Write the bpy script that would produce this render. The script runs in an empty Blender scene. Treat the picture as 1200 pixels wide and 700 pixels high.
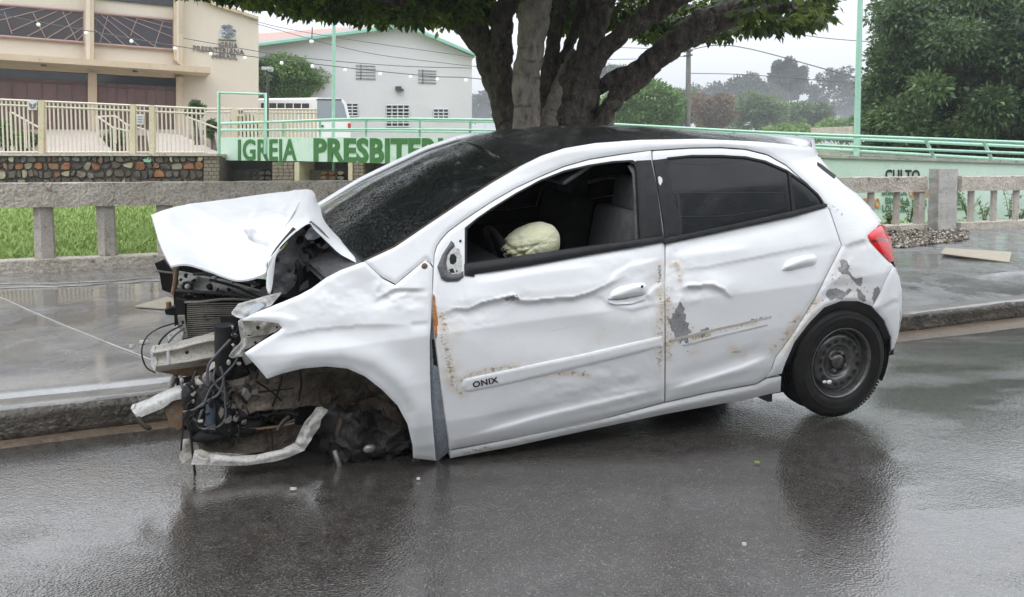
import bpy, math, random
import numpy as np
from mathutils import Vector, Matrix, Euler
from mathutils.geometry import delaunay_2d_cdt
random.seed(7)
RNG = np.random.default_rng(7)
SC = bpy.context.scene
COL = SC.collection
rad = math.radians

# ------------------------------------------------------------ camera
EYE = np.array([0.0, 0.0, 1.32])
FL, CX, CY, HZ = 900.0, 600.0, 250.0, 195.0        # focal length and optical centre, in 1200 px wide units
PITCH = math.atan((CY - HZ) / FL)
cam_data = bpy.data.cameras.new('camera')
cam = bpy.data.objects.new('camera', cam_data)
COL.objects.link(cam)
cam_data.sensor_width = 36.0
cam_data.lens = FL / 1200.0 * 36.0
cam_data.shift_y = -100.0 / 1200.0
cam_data.clip_start = 0.05
cam_data.clip_end = 3000.0
cam.location = EYE
cam.rotation_euler = (math.pi / 2 - PITCH, 0, 0)
SC.camera = cam

# ------------------------------------------------------------ sky, sun, exposure
SUN_EL, SUN_AZ = rad(58), rad(205)                   # azimuth clockwise from +Y
world = bpy.data.worlds.new('World')
SC.world = world
world.use_nodes = True
wn = world.node_tree
wn.nodes.clear()
w_out = wn.nodes.new('ShaderNodeOutputWorld')
w_bg = wn.nodes.new('ShaderNodeBackground')
w_sky = wn.nodes.new('ShaderNodeTexSky')
w_sky.sky_type = 'NISHITA'
w_sky.sun_disc = False
w_sky.sun_elevation = SUN_EL
w_sky.sun_rotation = SUN_AZ
w_sky.dust_density = 5.0
w_sky.air_density = 1.0
w_hsv = wn.nodes.new('ShaderNodeHueSaturation')
w_hsv.inputs['Saturation'].default_value = 0.15
w_tc = wn.nodes.new('ShaderNodeTexCoord')
w_sep = wn.nodes.new('ShaderNodeSeparateXYZ')
w_ramp = wn.nodes.new('ShaderNodeMapRange')           # CIE overcast: zenith three times the horizon
w_ramp.inputs['From Min'].default_value = 0.0
w_ramp.inputs['From Max'].default_value = 1.0
w_ramp.inputs['To Min'].default_value = 6.8
w_ramp.inputs['To Max'].default_value = 38.0
w_cloud = wn.nodes.new('ShaderNodeVectorMath'); w_cloud.operation = 'SCALE'
w_cloud.inputs[0].default_value = (0.945, 0.985, 1.05)
w_mix = wn.nodes.new('ShaderNodeMix'); w_mix.data_type = 'RGBA'
w_mix.inputs['Factor'].default_value = 0.95
wn.links.new(w_tc.outputs['Generated'], w_sep.inputs[0])
w_pow = wn.nodes.new('ShaderNodeMath'); w_pow.operation = 'POWER'; w_pow.use_clamp = True; w_pow.inputs[1].default_value = .8
wn.links.new(w_sep.outputs['Z'], w_pow.inputs[0])
wn.links.new(w_pow.outputs[0], w_ramp.inputs['Value'])
wn.links.new(w_ramp.outputs[0], w_cloud.inputs['Scale'])
wn.links.new(w_sky.outputs[0], w_hsv.inputs['Color'])
wn.links.new(w_hsv.outputs[0], w_mix.inputs['A'])
wn.links.new(w_cloud.outputs[0], w_mix.inputs['B'])
wn.links.new(w_mix.outputs['Result'], w_bg.inputs['Color'])
w_bg.inputs['Strength'].default_value = 0.085
wn.links.new(w_bg.outputs[0], w_out.inputs['Surface'])

sun_data = bpy.data.lights.new('sun', 'SUN')
sun_data.energy = 0.5
sun_data.angle = rad(25)
sun_data.color = (1.0, 0.975, 0.94)
sun = bpy.data.objects.new('sun', sun_data)
COL.objects.link(sun)
sd = Vector((math.sin(SUN_AZ) * math.cos(SUN_EL), math.cos(SUN_AZ) * math.cos(SUN_EL), math.sin(SUN_EL)))
sun.rotation_euler = sd.to_track_quat('Z', 'Y').to_euler()

SC.view_settings.view_transform = 'Standard'
SC.view_settings.look = 'None'
SC.view_settings.exposure = 0.03
SC.view_settings.gamma = 1.0
SC.render.engine = 'CYCLES'
SC.cycles.use_denoising = True
SC.cycles.max_bounces = 8
SC.cycles.transparent_max_bounces = 12
SC.cycles.volume_bounces = 0

# ------------------------------------------------------------ surveying: sight lines through measured points
FW = np.array([0, math.cos(PITCH), -math.sin(PITCH)])
UPV = np.array([0, math.sin(PITCH), math.cos(PITCH)])
def ray(u, v):
    u = np.asarray(u, float); v = np.asarray(v, float)
    return FW + np.stack([(u - CX) / FL, 0 * u, 0 * u], -1) + UPV * ((CY - v) / FL)[..., None]
def at_z(u, v, z=0.0):
    r = ray(u, v); return EYE + r * ((z - EYE[2]) / r[..., 2])[..., None]
def at_y(u, v, y):
    r = ray(u, v); return EYE + r * (y / r[..., 1])[..., None]
class Plane:                                         # a vertical plane through p, running at angle a from +X
    def __init__(s, p, a):
        s.p = np.array([p[0], p[1], 0.0]); s.d = np.array([math.cos(a), math.sin(a), 0]); s.n = np.array([-math.sin(a), math.cos(a), 0])
        s.a = a
    def at(s, u, v, off=0.0):
        r = ray(u, v); t = ((s.p + s.n * off - EYE) @ s.n) / (r @ s.n)
        return EYE + r * t[..., None]
    def st(s, q):                                     # along, height
        return (q - s.p) @ s.d, q[..., 2]
    def w(s, a, z, off=0.0):
        return s.p + s.d * a + s.n * off + np.array([0, 0, z])

# ------------------------------------------------------------ small noise
def vnoise(x, y, seed=0):
    x = np.asarray(x, float); y = np.asarray(y, float)
    xi = np.floor(x).astype(np.int64); yi = np.floor(y).astype(np.int64)
    fx = x - xi; fy = y - yi
    fx = fx * fx * (3 - 2 * fx); fy = fy * fy * (3 - 2 * fy)
    def hsh(a, b):
        n = (a * 374761393 + b * 668265263 + seed * 974634777) & 0x7fffffff
        n = ((n ^ (n >> 13)) * 1274126177) & 0x7fffffff
        return ((n ^ (n >> 16)) & 0xffff) / 65535.0
    return (hsh(xi, yi) * (1 - fx) + hsh(xi + 1, yi) * fx) * (1 - fy) + (hsh(xi, yi + 1) * (1 - fx) + hsh(xi + 1, yi + 1) * fx) * fy
def fbm(x, y, seed=0, o=4):
    s = 0; a = .5
    for i in range(o):
        s = s + a * vnoise(x * 2 ** i, y * 2 ** i, seed + i); a *= .5
    return s

# ------------------------------------------------------------ materials
def S2L(c):
    return tuple((x / 12.92 if x <= .04045 else ((x + .055) / 1.055) ** 2.4) for x in c)
class Mat:
    def __init__(s, name, color=(.5, .5, .5), rough=.6, metal=0., coat=0., spec=.5):
        s.m = bpy.data.materials.new(name); s.m.use_nodes = True
        s.t = s.m.node_tree; s.b = s.t.nodes['Principled BSDF']
        s.set('Base Color', (*color, 1)); s.set('Roughness', rough); s.set('Metallic', metal)
        s.set('Coat Weight', coat); s.set('Specular IOR Level', spec)
        s.color = color
    def set(s, k, v): s.b.inputs[k].default_value = v
    def n(s, typ, **kw):
        nd = s.t.nodes.new(typ)
        for k, v in kw.items():
            if k.startswith('i_'):
                nd.inputs[k[2:].replace('_', ' ')].default_value = v
            else: setattr(nd, k, v)
        return nd
    def l(s, a, b): s.t.links.new(a, b)
    def coords(s, scale=(1, 1, 1), kind='Object'):
        tc = s.n('ShaderNodeTexCoord'); mp = s.n('ShaderNodeMapping')
        mp.inputs['Scale'].default_value = scale
        s.l(tc.outputs[kind], mp.inputs[0]); return mp.outputs[0]
    def noise(s, scale=5., detail=4., co=None, rough=.55, dist=0.):
        nd = s.n('ShaderNodeTexNoise'); nd.inputs['Scale'].default_value = scale
        nd.inputs['Detail'].default_value = detail; nd.inputs['Roughness'].default_value = rough
        nd.inputs['Distortion'].default_value = dist
        if co is None: co = s.coords()
        s.l(co, nd.inputs['Vector']); return nd.outputs['Fac']
    def voro(s, scale=5., co=None, feature='F1', rnd=1.):
        nd = s.n('ShaderNodeTexVoronoi'); nd.feature = feature; nd.inputs['Scale'].default_value = scale
        nd.inputs['Randomness'].default_value = rnd
        if co is None: co = s.coords()
        s.l(co, nd.inputs['Vector']); return nd
    def ramp(s, fac, stops):
        nd = s.n('ShaderNodeValToRGB'); s.l(fac, nd.inputs[0]); e = nd.color_ramp.elements
        while len(e) < len(stops): e.new(.5)
        for el, (p, c) in zip(e, stops):
            el.position = p; el.color = (*c, 1) if not isinstance(c, (int, float)) else (c, c, c, 1)
        return nd.outputs[0]
    def rng(s, fac, a, b, c=0., d=1.):
        nd = s.n('ShaderNodeMapRange'); s.l(fac, nd.inputs[0])
        for k, v in zip((1, 2, 3, 4), (a, b, c, d)): nd.inputs[k].default_value = v
        return nd.outputs[0]
    def mix(s, fac, a, b, mode='MIX'):
        nd = s.n('ShaderNodeMix'); nd.data_type = 'RGBA'; nd.blend_type = mode
        for sock, v in ((nd.inputs['Factor'], fac), (nd.inputs['A'], a), (nd.inputs['B'], b)):
            if isinstance(v, (int, float)): sock.default_value = v
            elif isinstance(v, tuple): sock.default_value = (*v, 1)
            else: s.l(v, sock)
        return nd.outputs['Result']
    def math(s, op, a, b=0.):
        nd = s.n('ShaderNodeMath'); nd.operation = op
        for i, v in enumerate((a, b)):
            if isinstance(v, (int, float)): nd.inputs[i].default_value = v
            else: s.l(v, nd.inputs[i])
        return nd.outputs[0]
    def attr(s, name):
        nd = s.n('ShaderNodeAttribute'); nd.attribute_name = name; return nd.outputs['Fac']
    def base(s, sock): s.l(sock, s.b.inputs['Base Color']); return s
    def rgh(s, sock): s.l(sock, s.b.inputs['Roughness']); return s
    def bump(s, h, strength=.3, dist=.01, chain=None):
        nd = s.n('ShaderNodeBump'); nd.inputs['Strength'].default_value = strength; nd.inputs['Distance'].default_value = dist
        s.l(h, nd.inputs['Height'])
        if chain is not None: s.l(chain, nd.inputs['Normal'])
        s.l(nd.outputs[0], s.b.inputs['Normal']); return nd.outputs[0]

def mottled(name, c1, c2, scale=3., rough=.8, bump=.2, bscale=40., metal=0., coat=0., c3=None, dist=.01, spk=.55):
    m = Mat(name, c1, rough, metal, coat)
    f = m.noise(scale, 6, rough=.65)
    col = m.ramp(f, [(.32, c1), (.68, c2)])
    if c3 is not None:
        g = m.noise(scale * 3.1, 5, rough=.7)
        col = m.mix(m.rng(g, .56, .7), col, c3)
    if spk: col = m.mix(spk, col, m.ramp(m.noise(bscale * 1.6, 5, rough=.75), [(.32, (.45, .45, .45)), (.5, (1., 1., 1.)), (.70, (1.45, 1.42, 1.38))]), 'MULTIPLY')
    m.base(col)
    if bump: m.bump(m.noise(bscale, 4), bump, dist)
    return m

M = {}
# --- wet asphalt
m = Mat('wet_asphalt', (.05, .047, .045), .3, spec=.3)
oc = m.coords()
grit = m.voro(100., oc).outputs['Distance']
grit2 = m.noise(90., 3, oc, .6)
big = m.noise(.9, 4, m.coords((1, 2.2, 1)), .55, .4)
for px_, py_, rr_, am_ in ((1.35, 2.75, 1.0, .16), (-1.9, 3.1, 1.2, .10), (2.6, 3.6, 1.2, .12)):        # shallow pools
    vd = m.n('ShaderNodeVectorMath', operation='DISTANCE'); m.l(oc, vd.inputs[0]); vd.inputs[1].default_value = (px_, py_, 0)
    big = m.math('ADD', big, m.rng(vd.outputs['Value'], rr_, .0, 0., am_))
spk = m.voro(150., oc)
spkc = m.n('ShaderNodeSeparateColor'); m.l(spk.outputs['Color'], spkc.inputs[0])
speck = m.math('MULTIPLY', m.rng(spkc.outputs[0], .86, .9), m.rng(spk.outputs['Distance'], .42, .25))
colr = m.ramp(m.noise(14., 5, oc, .7), [(.3, (.028, .025, .023)), (.7, (.066, .060, .056))])
colr = m.mix(.9, colr, m.ramp(m.noise(150., 3, oc, .7), [(.36, (.35, .35, .35)), (.52, (1., 1., 1.)), (.66, (2.3, 2.2, 2.05))]), 'MULTIPLY')
colr = m.mix(m.math('MULTIPLY', speck, .6), colr, (.25, .21, .17))
m.base(colr)
film = m.rng(big, .38, .56)                             # 0 = grainy wet, 1 = smooth water film
m.rgh(m.rng(film, 0., 1., .26, .10))
m.set('Coat Weight', 1.); m.set('Coat Roughness', .045); m.set('Coat IOR', 1.8)
hb = m.math('ADD', m.math('MULTIPLY', grit, .8), m.math('MULTIPLY', grit2, .7))
b1 = m.n('ShaderNodeBump'); m.l(hb, b1.inputs['Height']); b1.inputs['Distance'].default_value = .0045
m.l(m.rng(film, 0., 1., .8, .35), b1.inputs['Strength'])
b2 = m.n('ShaderNodeBump'); m.l(m.noise(11., 4, oc, .6), b2.inputs['Height']); b2.inputs['Distance'].default_value = .012
b2.inputs['Strength'].default_value = .25; m.l(b1.outputs[0], b2.inputs['Normal']); m.l(b2.outputs[0], m.b.inputs['Normal'])
b3 = m.n('ShaderNodeBump'); m.l(m.math('ADD', m.math('MULTIPLY', grit, .55), m.noise(30., 4, oc, .65)), b3.inputs['Height']); b3.inputs['Distance'].default_value = .006
m.l(m.rng(film, 0., 1., .36, .10), b3.inputs['Strength']); m.l(b3.outputs[0], m.b.inputs['Coat Normal'])
M['asphalt'] = m.m
# --- wet concrete pavement
m = Mat('wet_concrete', (.2, .19, .18), .3)
oc = m.coords()
c = m.ramp(m.noise(2.2, 7, oc, .7), [(.3, (.105, .106, .108)), (.5, (.17, .170, .172)), (.72, (.25, .25, .254))])
c = m.mix(m.rng(m.noise(9., 6, oc, .75), .58, .7), c, (.066, .064, .062))
m.base(c)
m.rgh(m.rng(m.noise(1.3, 4, m.coords((1, 1, 1)), .6, .5), .4, .62, .42, .1))
h = m.math('ADD', m.math('MULTIPLY', m.noise(60., 4, oc, .7), .5), m.noise(8., 4, oc, .6))
m.bump(h, .12, .012)
sx = m.n('ShaderNodeSeparateXYZ'); m.l(oc, sx.inputs[0])
wet = m.math('ADD', m.noise(1.6, 5, m.coords((1, 1.8, 1)), .65, .4), m.rng(sx.outputs['X'], 3., -2., -.12, .16))
m.l(m.rng(wet, .46, .6, .12, 1.), m.b.inputs['Coat Weight']); m.set('Coat Roughness', .07); m.set('Coat IOR', 1.5)
stn = m.mix(m.rng(m.noise(3.2, 6, m.coords((1.6, .6, 1)), .75, 1.2), .52, .66), c, (.085, .078, .07))
m.base(m.mix(.6, stn, m.ramp(m.noise(45., 5, oc, .75), [(.32, (.5, .5, .5)), (.5, (1., 1., 1.)), (.7, (1.35, 1.33, 1.3))]), 'MULTIPLY'))
M['pave'] = m.m
# --- pavement bits
M['kerb'] = mottled('kerb_concrete', (.085, .072, .055), (.035, .029, .023), 6., .5, .9, 18., c3=(.20, .185, .16), dist=.03).m
M['kerb_top'] = mottled('kerb_top', (.21, .20, .19), (.12, .115, .11), 7., .35, .5, 30., coat=.35, dist=.01).m
M['mud'] = mottled('wet_mud', (.17, .125, .085), (.10, .078, .058), 7., .28, .7, 40., c3=(.06, .05, .04), dist=.02).m
M['old_concrete'] = mottled('weathered_concrete', (.41, .365, .30), (.58, .53, .455), 2.5, .45, .8, 22., c3=(.14, .10, .065), dist=.035, spk=.9).m
M['post_concrete'] = mottled('post_concrete', (.40, .36, .31), (.54, .50, .45), 3.5, .8, .5, 30., c3=(.24, .17, .12), dist=.015).m
M['big_post'] = mottled('pillar_concrete', (.36, .345, .32), (.48, .46, .43), 3., .85, .5, 35., c3=(.17, .16, .145), dist=.015).m
M['tan_slab'] = mottled('tan_slab', (.40, .35, .26), (.30, .265, .20), 6., .5, .2, 50.).m
M['rail_top'] = mottled('rail_top_wet', (.5, .48, .45), (.36, .34, .32), 4., .4, .3, 40.).m
# --- terrain
M['ground'] = mottled('grassy_soil', (.13, .19, .045), (.19, .24, .07), 1.2, .9, .5, 18., c3=(.10, .085, .05)).m
M['grass'] = mottled('grass_blades', (.20, .33, .06), (.34, .44, .13), 9., .6, 0, c3=(.42, .42, .20)).m
M['weed'] = mottled('weed_leaves', (.10, .19, .04), (.20, .27, .07), 6., .55, 0).m
M['gravel'] = mottled('gravel', (.17, .145, .115), (.10, .085, .07), 30., .7, .2, 60.).m
# --- buildings
M['cream'] = mottled('cream_wall', (.62, .55, .455), (.66, .59, .495), .5, .85, .08, 12., spk=.12).m
M['cream_trim'] = mottled('beige_trim', (.52, .41, .28), (.58, .475, .345), .8, .8, .05, 12., c3=(.44, .33, .22), spk=.12).m
M['brown_door'] = mottled('brown_door', (.165, .085, .072), (.12, .062, .055), 1.5, .45, .1, 20.).m
M['dark_glass'] = Mat('tinted_window', (.022, .026, .032), .08, spec=.6).m
m = Mat('stained_glass', (.03, .03, .05), .12)
v = m.voro(.55, m.coords((.55, .55, 1.4)))
sc_ = m.n('ShaderNodeSeparateColor'); m.l(v.outputs['Color'], sc_.inputs[0])
m.base(m.ramp(sc_.outputs[0], [(.25, (.030, .032, .038)), (.5, (.040, .032, .032)), (.66, (.038, .048, .10)), (.82, (.035, .034, .036)), (.93, (.07, .045, .04))]))
M['stained'] = m.m
M['mullion'] = Mat('mullion', (.36, .25, .22), .6).m
M['pink_floor'] = mottled('pale_ramp_floor', (.46, .40, .36), (.40, .35, .315), 1., .7, .05, 20., spk=.12).m
M['fence_paint'] = mottled('cream_fence_paint', (.60, .54, .44), (.66, .60, .50), 3., .6, 0).m
M['fence_post'] = mottled('fence_post_paint', (.53, .46, .31), (.60, .53, .38), 2., .7, .1, 20.).m
M['hall_white'] = mottled('white_hall_wall', (.64, .63, .645), (.59, .58, .60), .3, .85, .04, 8., spk=.12).m
M['hall_trim'] = Mat('hall_green_trim', (.22, .50, .38), .6).m
M['clay_roof'] = mottled('clay_roof', (.44, .27, .22), (.36, .22, .19), 1.5, .8, .2, 10.).m
M['louvre'] = mottled('grey_louvre', (.50, .50, .51), (.42, .42, .43), 3., .5, .1, 20.).m
M['mint'] = mottled('mint_wall', (.57, .73, .62), (.64, .79, .69), .8, .75, .12, 14., c3=(.50, .64, .53), spk=.12).m
M['mint_pipe'] = mottled('mint_pipe', (.30, .55, .42), (.38, .63, .50), 3., .3, 0, coat=.5).m
M['ledge'] = mottled('weathered_ledge', (.45, .45, .40), (.30, .32, .28), 3., .8, .3, 20., c3=(.10, .10, .08)).m
M['letter_green'] = mottled('green_lettering', (.040, .165, .035), (.06, .20, .055), 2., .7, 0).m
M['letter_black'] = Mat('black_lettering', (.018, .018, .02), .7).m
M['letter_orange'] = Mat('orange_lettering', (.62, .26, .06), .7).m
M['letter_sage'] = Mat('faded_green_lettering', (.09, .22, .12), .7).m
M['logo_grey'] = Mat('emblem_grey', (.20, .22, .25), .5).m
M['logo_dark'] = Mat('emblem_dark', (.16, .14, .14), .5).m
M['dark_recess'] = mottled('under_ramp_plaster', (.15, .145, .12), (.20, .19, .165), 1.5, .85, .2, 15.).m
M['mortar'] = mottled('stone_mortar', (.07, .055, .04), (.11, .09, .07), 6., .9, .5, 25.).m
stone_cols = [(.10, .075, .055), (.15, .115, .085), (.07, .055, .045), (.30, .12, .045), (.25, .13, .065), (.38, .335, .22), (.31, .28, .21), (.20, .17, .14), (.12, .10, .08), (.25, .10, .05)]
for i, c in enumerate(stone_cols):
    M['stone%d' % i] = mottled('wall_stone', c, tuple(x * .7 for x in c), 5., .8, .35, 20.).m
M['mint_stone'] = Mat('painted_stone', (.25, .50, .36), .8).m
M['brick'] = mottled('pale_brick', (.27, .22, .165), (.20, .165, .13), 4., .85, .3, 25.).m
M['bus_white'] = Mat('bus_paint', (.84, .84, .85), .3, coat=.6).m
M['bus_glass'] = Mat('bus_glass', (.27, .31, .34), .12, spec=.7).m
M['red_lamp'] = Mat('red_lamp', (.5, .02, .02), .3).m
M['lamp_metal'] = Mat('lamp_metal', (.05, .05, .05), .5).m
m = Mat('bulb_glow', (.95, .93, .88), .3); m.set('Emission Color', (1, .97, .9, 1)); m.set('Emission Strength', .3)
M['bulb'] = m.m
M['wire'] = Mat('wire', (.10, .10, .11), .6).m
M['pole_concrete'] = mottled('pole_concrete', (.13, .12, .11), (.18, .17, .16), 3., .8, .1, 20.).m
# --- vegetation
def leaf_mat(name, dark, mid, light, rough=.42, transl=.25):
    m = Mat(name, mid, rough)
    f = m.attr('tone')
    m.base(m.ramp(f, [(.0, dark), (.5, mid), (1., light)]))
    m.set('Specular IOR Level', .45)
    tr = m.n('ShaderNodeBsdfTranslucent'); mx = m.n('ShaderNodeMixShader'); mx.inputs[0].default_value = transl
    m.l(m.ramp(f, [(.0, dark), (1., tuple(min(1, x * 1.6) for x in light))]), tr.inputs['Color'])
    out = m.t.nodes['Material Output']
    m.l(m.b.outputs[0], mx.inputs[1]); m.l(tr.outputs[0], mx.inputs[2]); m.l(mx.outputs[0], out.inputs['Surface'])
    return m.m
M['leaf_main'] = leaf_mat('almond_leaves', (.022, .050, .010), (.060, .115, .024), (.32, .38, .06), .36, .38)
M['leaf_right'] = leaf_mat('dense_leaves', (.020, .045, .014), (.072, .135, .044), (.21, .30, .11), .42)
M['leaf_bright'] = leaf_mat('bright_bush_leaves', (.06, .13, .03), (.12, .24, .05), (.24, .34, .09), .5)
M['leaf_olive'] = leaf_mat('olive_leaves', (.05, .09, .03), (.10, .165, .05), (.20, .27, .10), .6)
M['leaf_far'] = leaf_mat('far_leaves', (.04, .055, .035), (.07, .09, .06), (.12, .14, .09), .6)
M['leaf_rust'] = leaf_mat('rusty_leaves', (.12, .09, .05), (.19, .14, .08), (.28, .20, .12), .6)
m = Mat('bark_dark', (.05, .042, .038), .75)
oc = m.coords((1, 1, .45))
c = m.ramp(m.noise(9., 7, oc, .7), [(.3, (.012, .010, .008)), (.48, (.11, .09, .075)), (.72, (.27, .23, .19))])
c = m.mix(m.math('MULTIPLY', m.rng(m.noise(26., 5, oc, .75), .56, .62), m.rng(m.noise(3., 3, oc), .44, .54)), c, (.36, .33, .28))
m.base(c); m.bump(m.noise(14., 8, oc, .75), 1., .09)
M['bark'] = m.m
m = Mat('bark_pale', (.2, .16, .13), .8)
c = m.ramp(m.noise(7., 7, oc := m.coords((1, 1, .5)), .7), [(.28, (.08, .062, .052)), (.46, (.36, .315, .275)), (.70, (.62, .57, .51))])
m.base(c); m.bump(m.noise(14., 8, oc, .75), 1., .06)
M['bark_pale'] = m.m
# --- car
def dull(k, s=.2): M[k].node_tree.nodes['Principled BSDF'].inputs['Specular IOR Level'].default_value = s
def paint(name, base=(.74, .75, .765), worn=True):
    m = Mat(name, base, .42, coat=.3, spec=.4); m.set('Coat Roughness', .12)
    oc = m.coords()
    dirt = m.noise(3.5, 6, oc, .7)
    col = m.mix(m.rng(dirt, .45, .8, 0., .22), base, (.60, .585, .56))
    fine = m.noise(70., 5, oc, .75)
    r = m.attr('rust'); g = m.attr('scuff')
    streak = m.noise(30., 6, m.coords((.5, 1, 1.2)), .75)
    rr = m.math('ADD', r, m.math('MULTIPLY', m.math('SUBTRACT', streak, .5), 1.5))
    blot = m.noise(16., 6, oc, .8)
    haze = m.math('MULTIPLY', m.math('MULTIPLY', m.rng(r, .02, .7), m.rng(blot, .36, .62)), .75)
    col = m.mix(haze, col, m.ramp(streak, [(.35, (.55, .42, .27)), (.65, (.66, .58, .46))]))
    scr = m.noise(26., 5, m.coords((.16, 1, 2.2)), .8)
    sp1 = m.math('MULTIPLY', m.rng(m.math('ADD', m.math('MULTIPLY', r, .30), m.noise(46., 6, oc, .85)), .76, .83), m.rng(r, .10, .3))
    sp2 = m.math('MULTIPLY', m.rng(m.math('ADD', m.math('MULTIPLY', r, .22), scr), .74, .80), m.rng(r, .06, .2))
    rr2 = m.math('MAXIMUM', sp1, sp2)
    col = m.mix(rr2, col, m.ramp(fine, [(.35, (.15, .09, .05)), (.55, (.31, .21, .13)), (.75, (.10, .075, .055))]))
    grime = m.math('MULTIPLY', m.rng(m.noise(5., 7, m.coords((.7, 1, 1.2)), .78, 1.), .50, .72), .16)
    col = m.mix(grime, col, (.42, .40, .36))
    hair = m.math('MULTIPLY', m.rng(m.noise(9., 6, m.coords((.12, 1, 5.)), .8, .6), .66, .70), .35)
    col = m.mix(hair, col, (.45, .44, .42))
    gg = m.math('ADD', g, m.math('MULTIPLY', m.math('SUBTRACT', fine, .5), 1.7))
    gmask = m.math('MULTIPLY', m.rng(gg, .54, .62), m.rng(g, .08, .2))
    col = m.mix(gmask, col, m.ramp(streak, [(.4, (.20, .20, .205)), (.65, (.36, .36, .36))]))
    m.base(col)
    anym = m.math('MAXIMUM', rr2, gmask)
    m.rgh(m.rng(anym, 0., 1., .42, .7))
    m.l(m.rng(anym, 0., 1., .3, 0.), m.b.inputs['Coat Weight'])
    drops = m.voro(150., oc).outputs['Distance']
    m.bump(m.rng(drops, .0, .22, 1., 0.), .05, .002)
    return m.m
M['paint'] = paint('white_paint')
M['bare'] = mottled('bare_primer', (.20, .20, .205), (.30, .30, .30), 18., .6, .2, 80., c3=(.12, .12, .125)).m
M['jamb'] = mottled('blue_grey_jamb', (.30, .33, .38), (.22, .245, .28), 6., .5, .2, 50.).m
M['rust'] = mottled('rust_edge', (.52, .20, .05), (.22, .09, .035), 30., .8, .4, 80.).m
m = Mat('wet_black_roof', (.008, .008, .010), .12, coat=.3, spec=.5); m.set('Coat Roughness', .06)
oc = m.coords()
d = m.voro(65., oc); d2 = m.voro(120., oc)
hh = m.math('MAXIMUM', m.rng(d.outputs['Distance'], .0, .42, 1., 0.), m.math('MULTIPLY', m.rng(d2.outputs['Distance'], .0, .4, 1., 0.), .6))
m.bump(hh, .60, .005); m.l(m.t.nodes['Bump'].outputs[0], m.b.inputs['Coat Normal'])
m.rgh(m.rng(m.noise(9., 4, oc), .3, .7, .1, .3))
M['roof'] = m.m
m = Mat('wet_windshield', (.004, .005, .006), .07, coat=.0, spec=.5); m.set('Coat Roughness', .05)
oc = m.coords()
d = m.voro(75., oc); d2 = m.voro(140., oc)
hh = m.math('MAXIMUM', m.rng(d.outputs['Distance'], .0, .42, 1., 0.), m.math('MULTIPLY', m.rng(d2.outputs['Distance'], .0, .4, 1., 0.), .6))
m.bump(hh, .5, .004)
M['windshield'] = m.m
m = Mat('tinted_glass', (.030, .033, .038), .07, coat=.0, spec=.4)
m.base(m.ramp(m.noise(3., 5, m.coords((1, 1, 1)), .7), [(.3, (.010, .011, .013)), (.7, (.022, .023, .026))]))
m.bump(m.rng(m.voro(90., m.coords()).outputs['Distance'], 0., .3, 1., 0.), .2, .002)
M['tint'] = m.m
M['black_trim'] = mottled('black_trim', (.012, .012, .013), (.024, .024, .026), 12., .42, .1, 90.).m
M['rubber'] = mottled('rubber', (.014, .014, .014), (.024, .023, .022), 20., .6, .2, 90.).m
m = Mat('tyre_rubber', (.016, .016, .016), .5, spec=.22)
m.base(m.ramp(m.noise(14., 5, m.coords(), .7), [(.35, (.008, .008, .008)), (.75, (.024, .023, .022))]))
m.bump(m.noise(70., 4), .3, .003); M['tyre'] = m.m
M['rim'] = mottled('black_steel_rim', (.030, .030, .031), (.075, .073, .071), 12., .26, .05, 60., coat=.4).m
M['steel'] = mottled('dull_steel', (.30, .29, .28), (.20, .18, .16), 12., .45, .2, 60., metal=.6).m
M['primer'] = mottled('inner_body_metal', (.50, .50, .49), (.40, .395, .38), 6., .5, .25, 50., c3=(.17, .14, .10)).m
M['dirty_metal'] = mottled('dirty_metal', (.42, .40, .36), (.28, .255, .215), 7., .55, .35, 50., c3=(.14, .095, .055)).m
M['splash'] = mottled('scraped_white_plastic', (.55, .54, .51), (.38, .365, .34), 8., .55, .5, 40., c3=(.16, .14, .12), dist=.01, spk=.8).m
M['brown_bracket'] = mottled('rusty_bracket', (.24, .15, .085), (.15, .095, .055), 12., .7, .35, 60.).m
M['plastic'] = mottled('black_plastic', (.016, .016, .017), (.032, .031, .030), 12., .42, .25, 60.).m
M['film'] = Mat('dark_window_film', (.008, .008, .009), .6).m
M['insulation'] = mottled('grey_insulation', (.11, .112, .12), (.17, .17, .175), 9., .7, .5, 30., c3=(.05, .05, .052), dist=.02).m
M['grey_plastic'] = mottled('grey_plastic', (.055, .056, .060), (.10, .10, .105), 8., .5, .25, 40., c3=(.025, .025, .026)).m
M['mud_liner'] = mottled('muddy_liner', (.21, .175, .135), (.075, .06, .048), 6., .7, 1., 30., c3=(.028, .024, .02), dist=.03, spk=.9).m
M['liner_brown'] = mottled('liner_rusty', (.085, .055, .038), (.04, .032, .027), 7., .75, .6, 35.).m
M['torn_black'] = mottled('torn_black_liner', (.020, .019, .018), (.045, .042, .038), 9., .5, .6, 40., c3=(.09, .075, .06), dist=.02, spk=.8).m
M['cable'] = Mat('cable_sheath', (.10, .10, .105), .4).m
M['cable_black'] = Mat('black_cable', (.015, .015, .015), .4).m
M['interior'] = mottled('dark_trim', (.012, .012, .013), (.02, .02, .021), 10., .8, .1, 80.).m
M['seat'] = mottled('seat_fabric', (.055, .055, .058), (.085, .085, .088), 20., .9, .3, 120.).m
m = Mat('airbag_fabric', (.62, .62, .42), .75)
m.base(m.ramp(m.noise(12., 5, m.coords(), .6), [(.3, (.64, .63, .38)), (.7, (.74, .74, .56))]))
m.bump(m.noise(26., 6, m.coords((1, 1, 1.8)), .7, 2.2), .8, .010); M['airbag'] = m.m
m = Mat('red_lens', (.62, .004, .010), .15, coat=.25); m.set('Coat Roughness', .03); M['lens'] = m.m
m = Mat('dark_red_lens', (.16, .004, .008), .15, coat=1.); M['lens_dark'] = m.m
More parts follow.
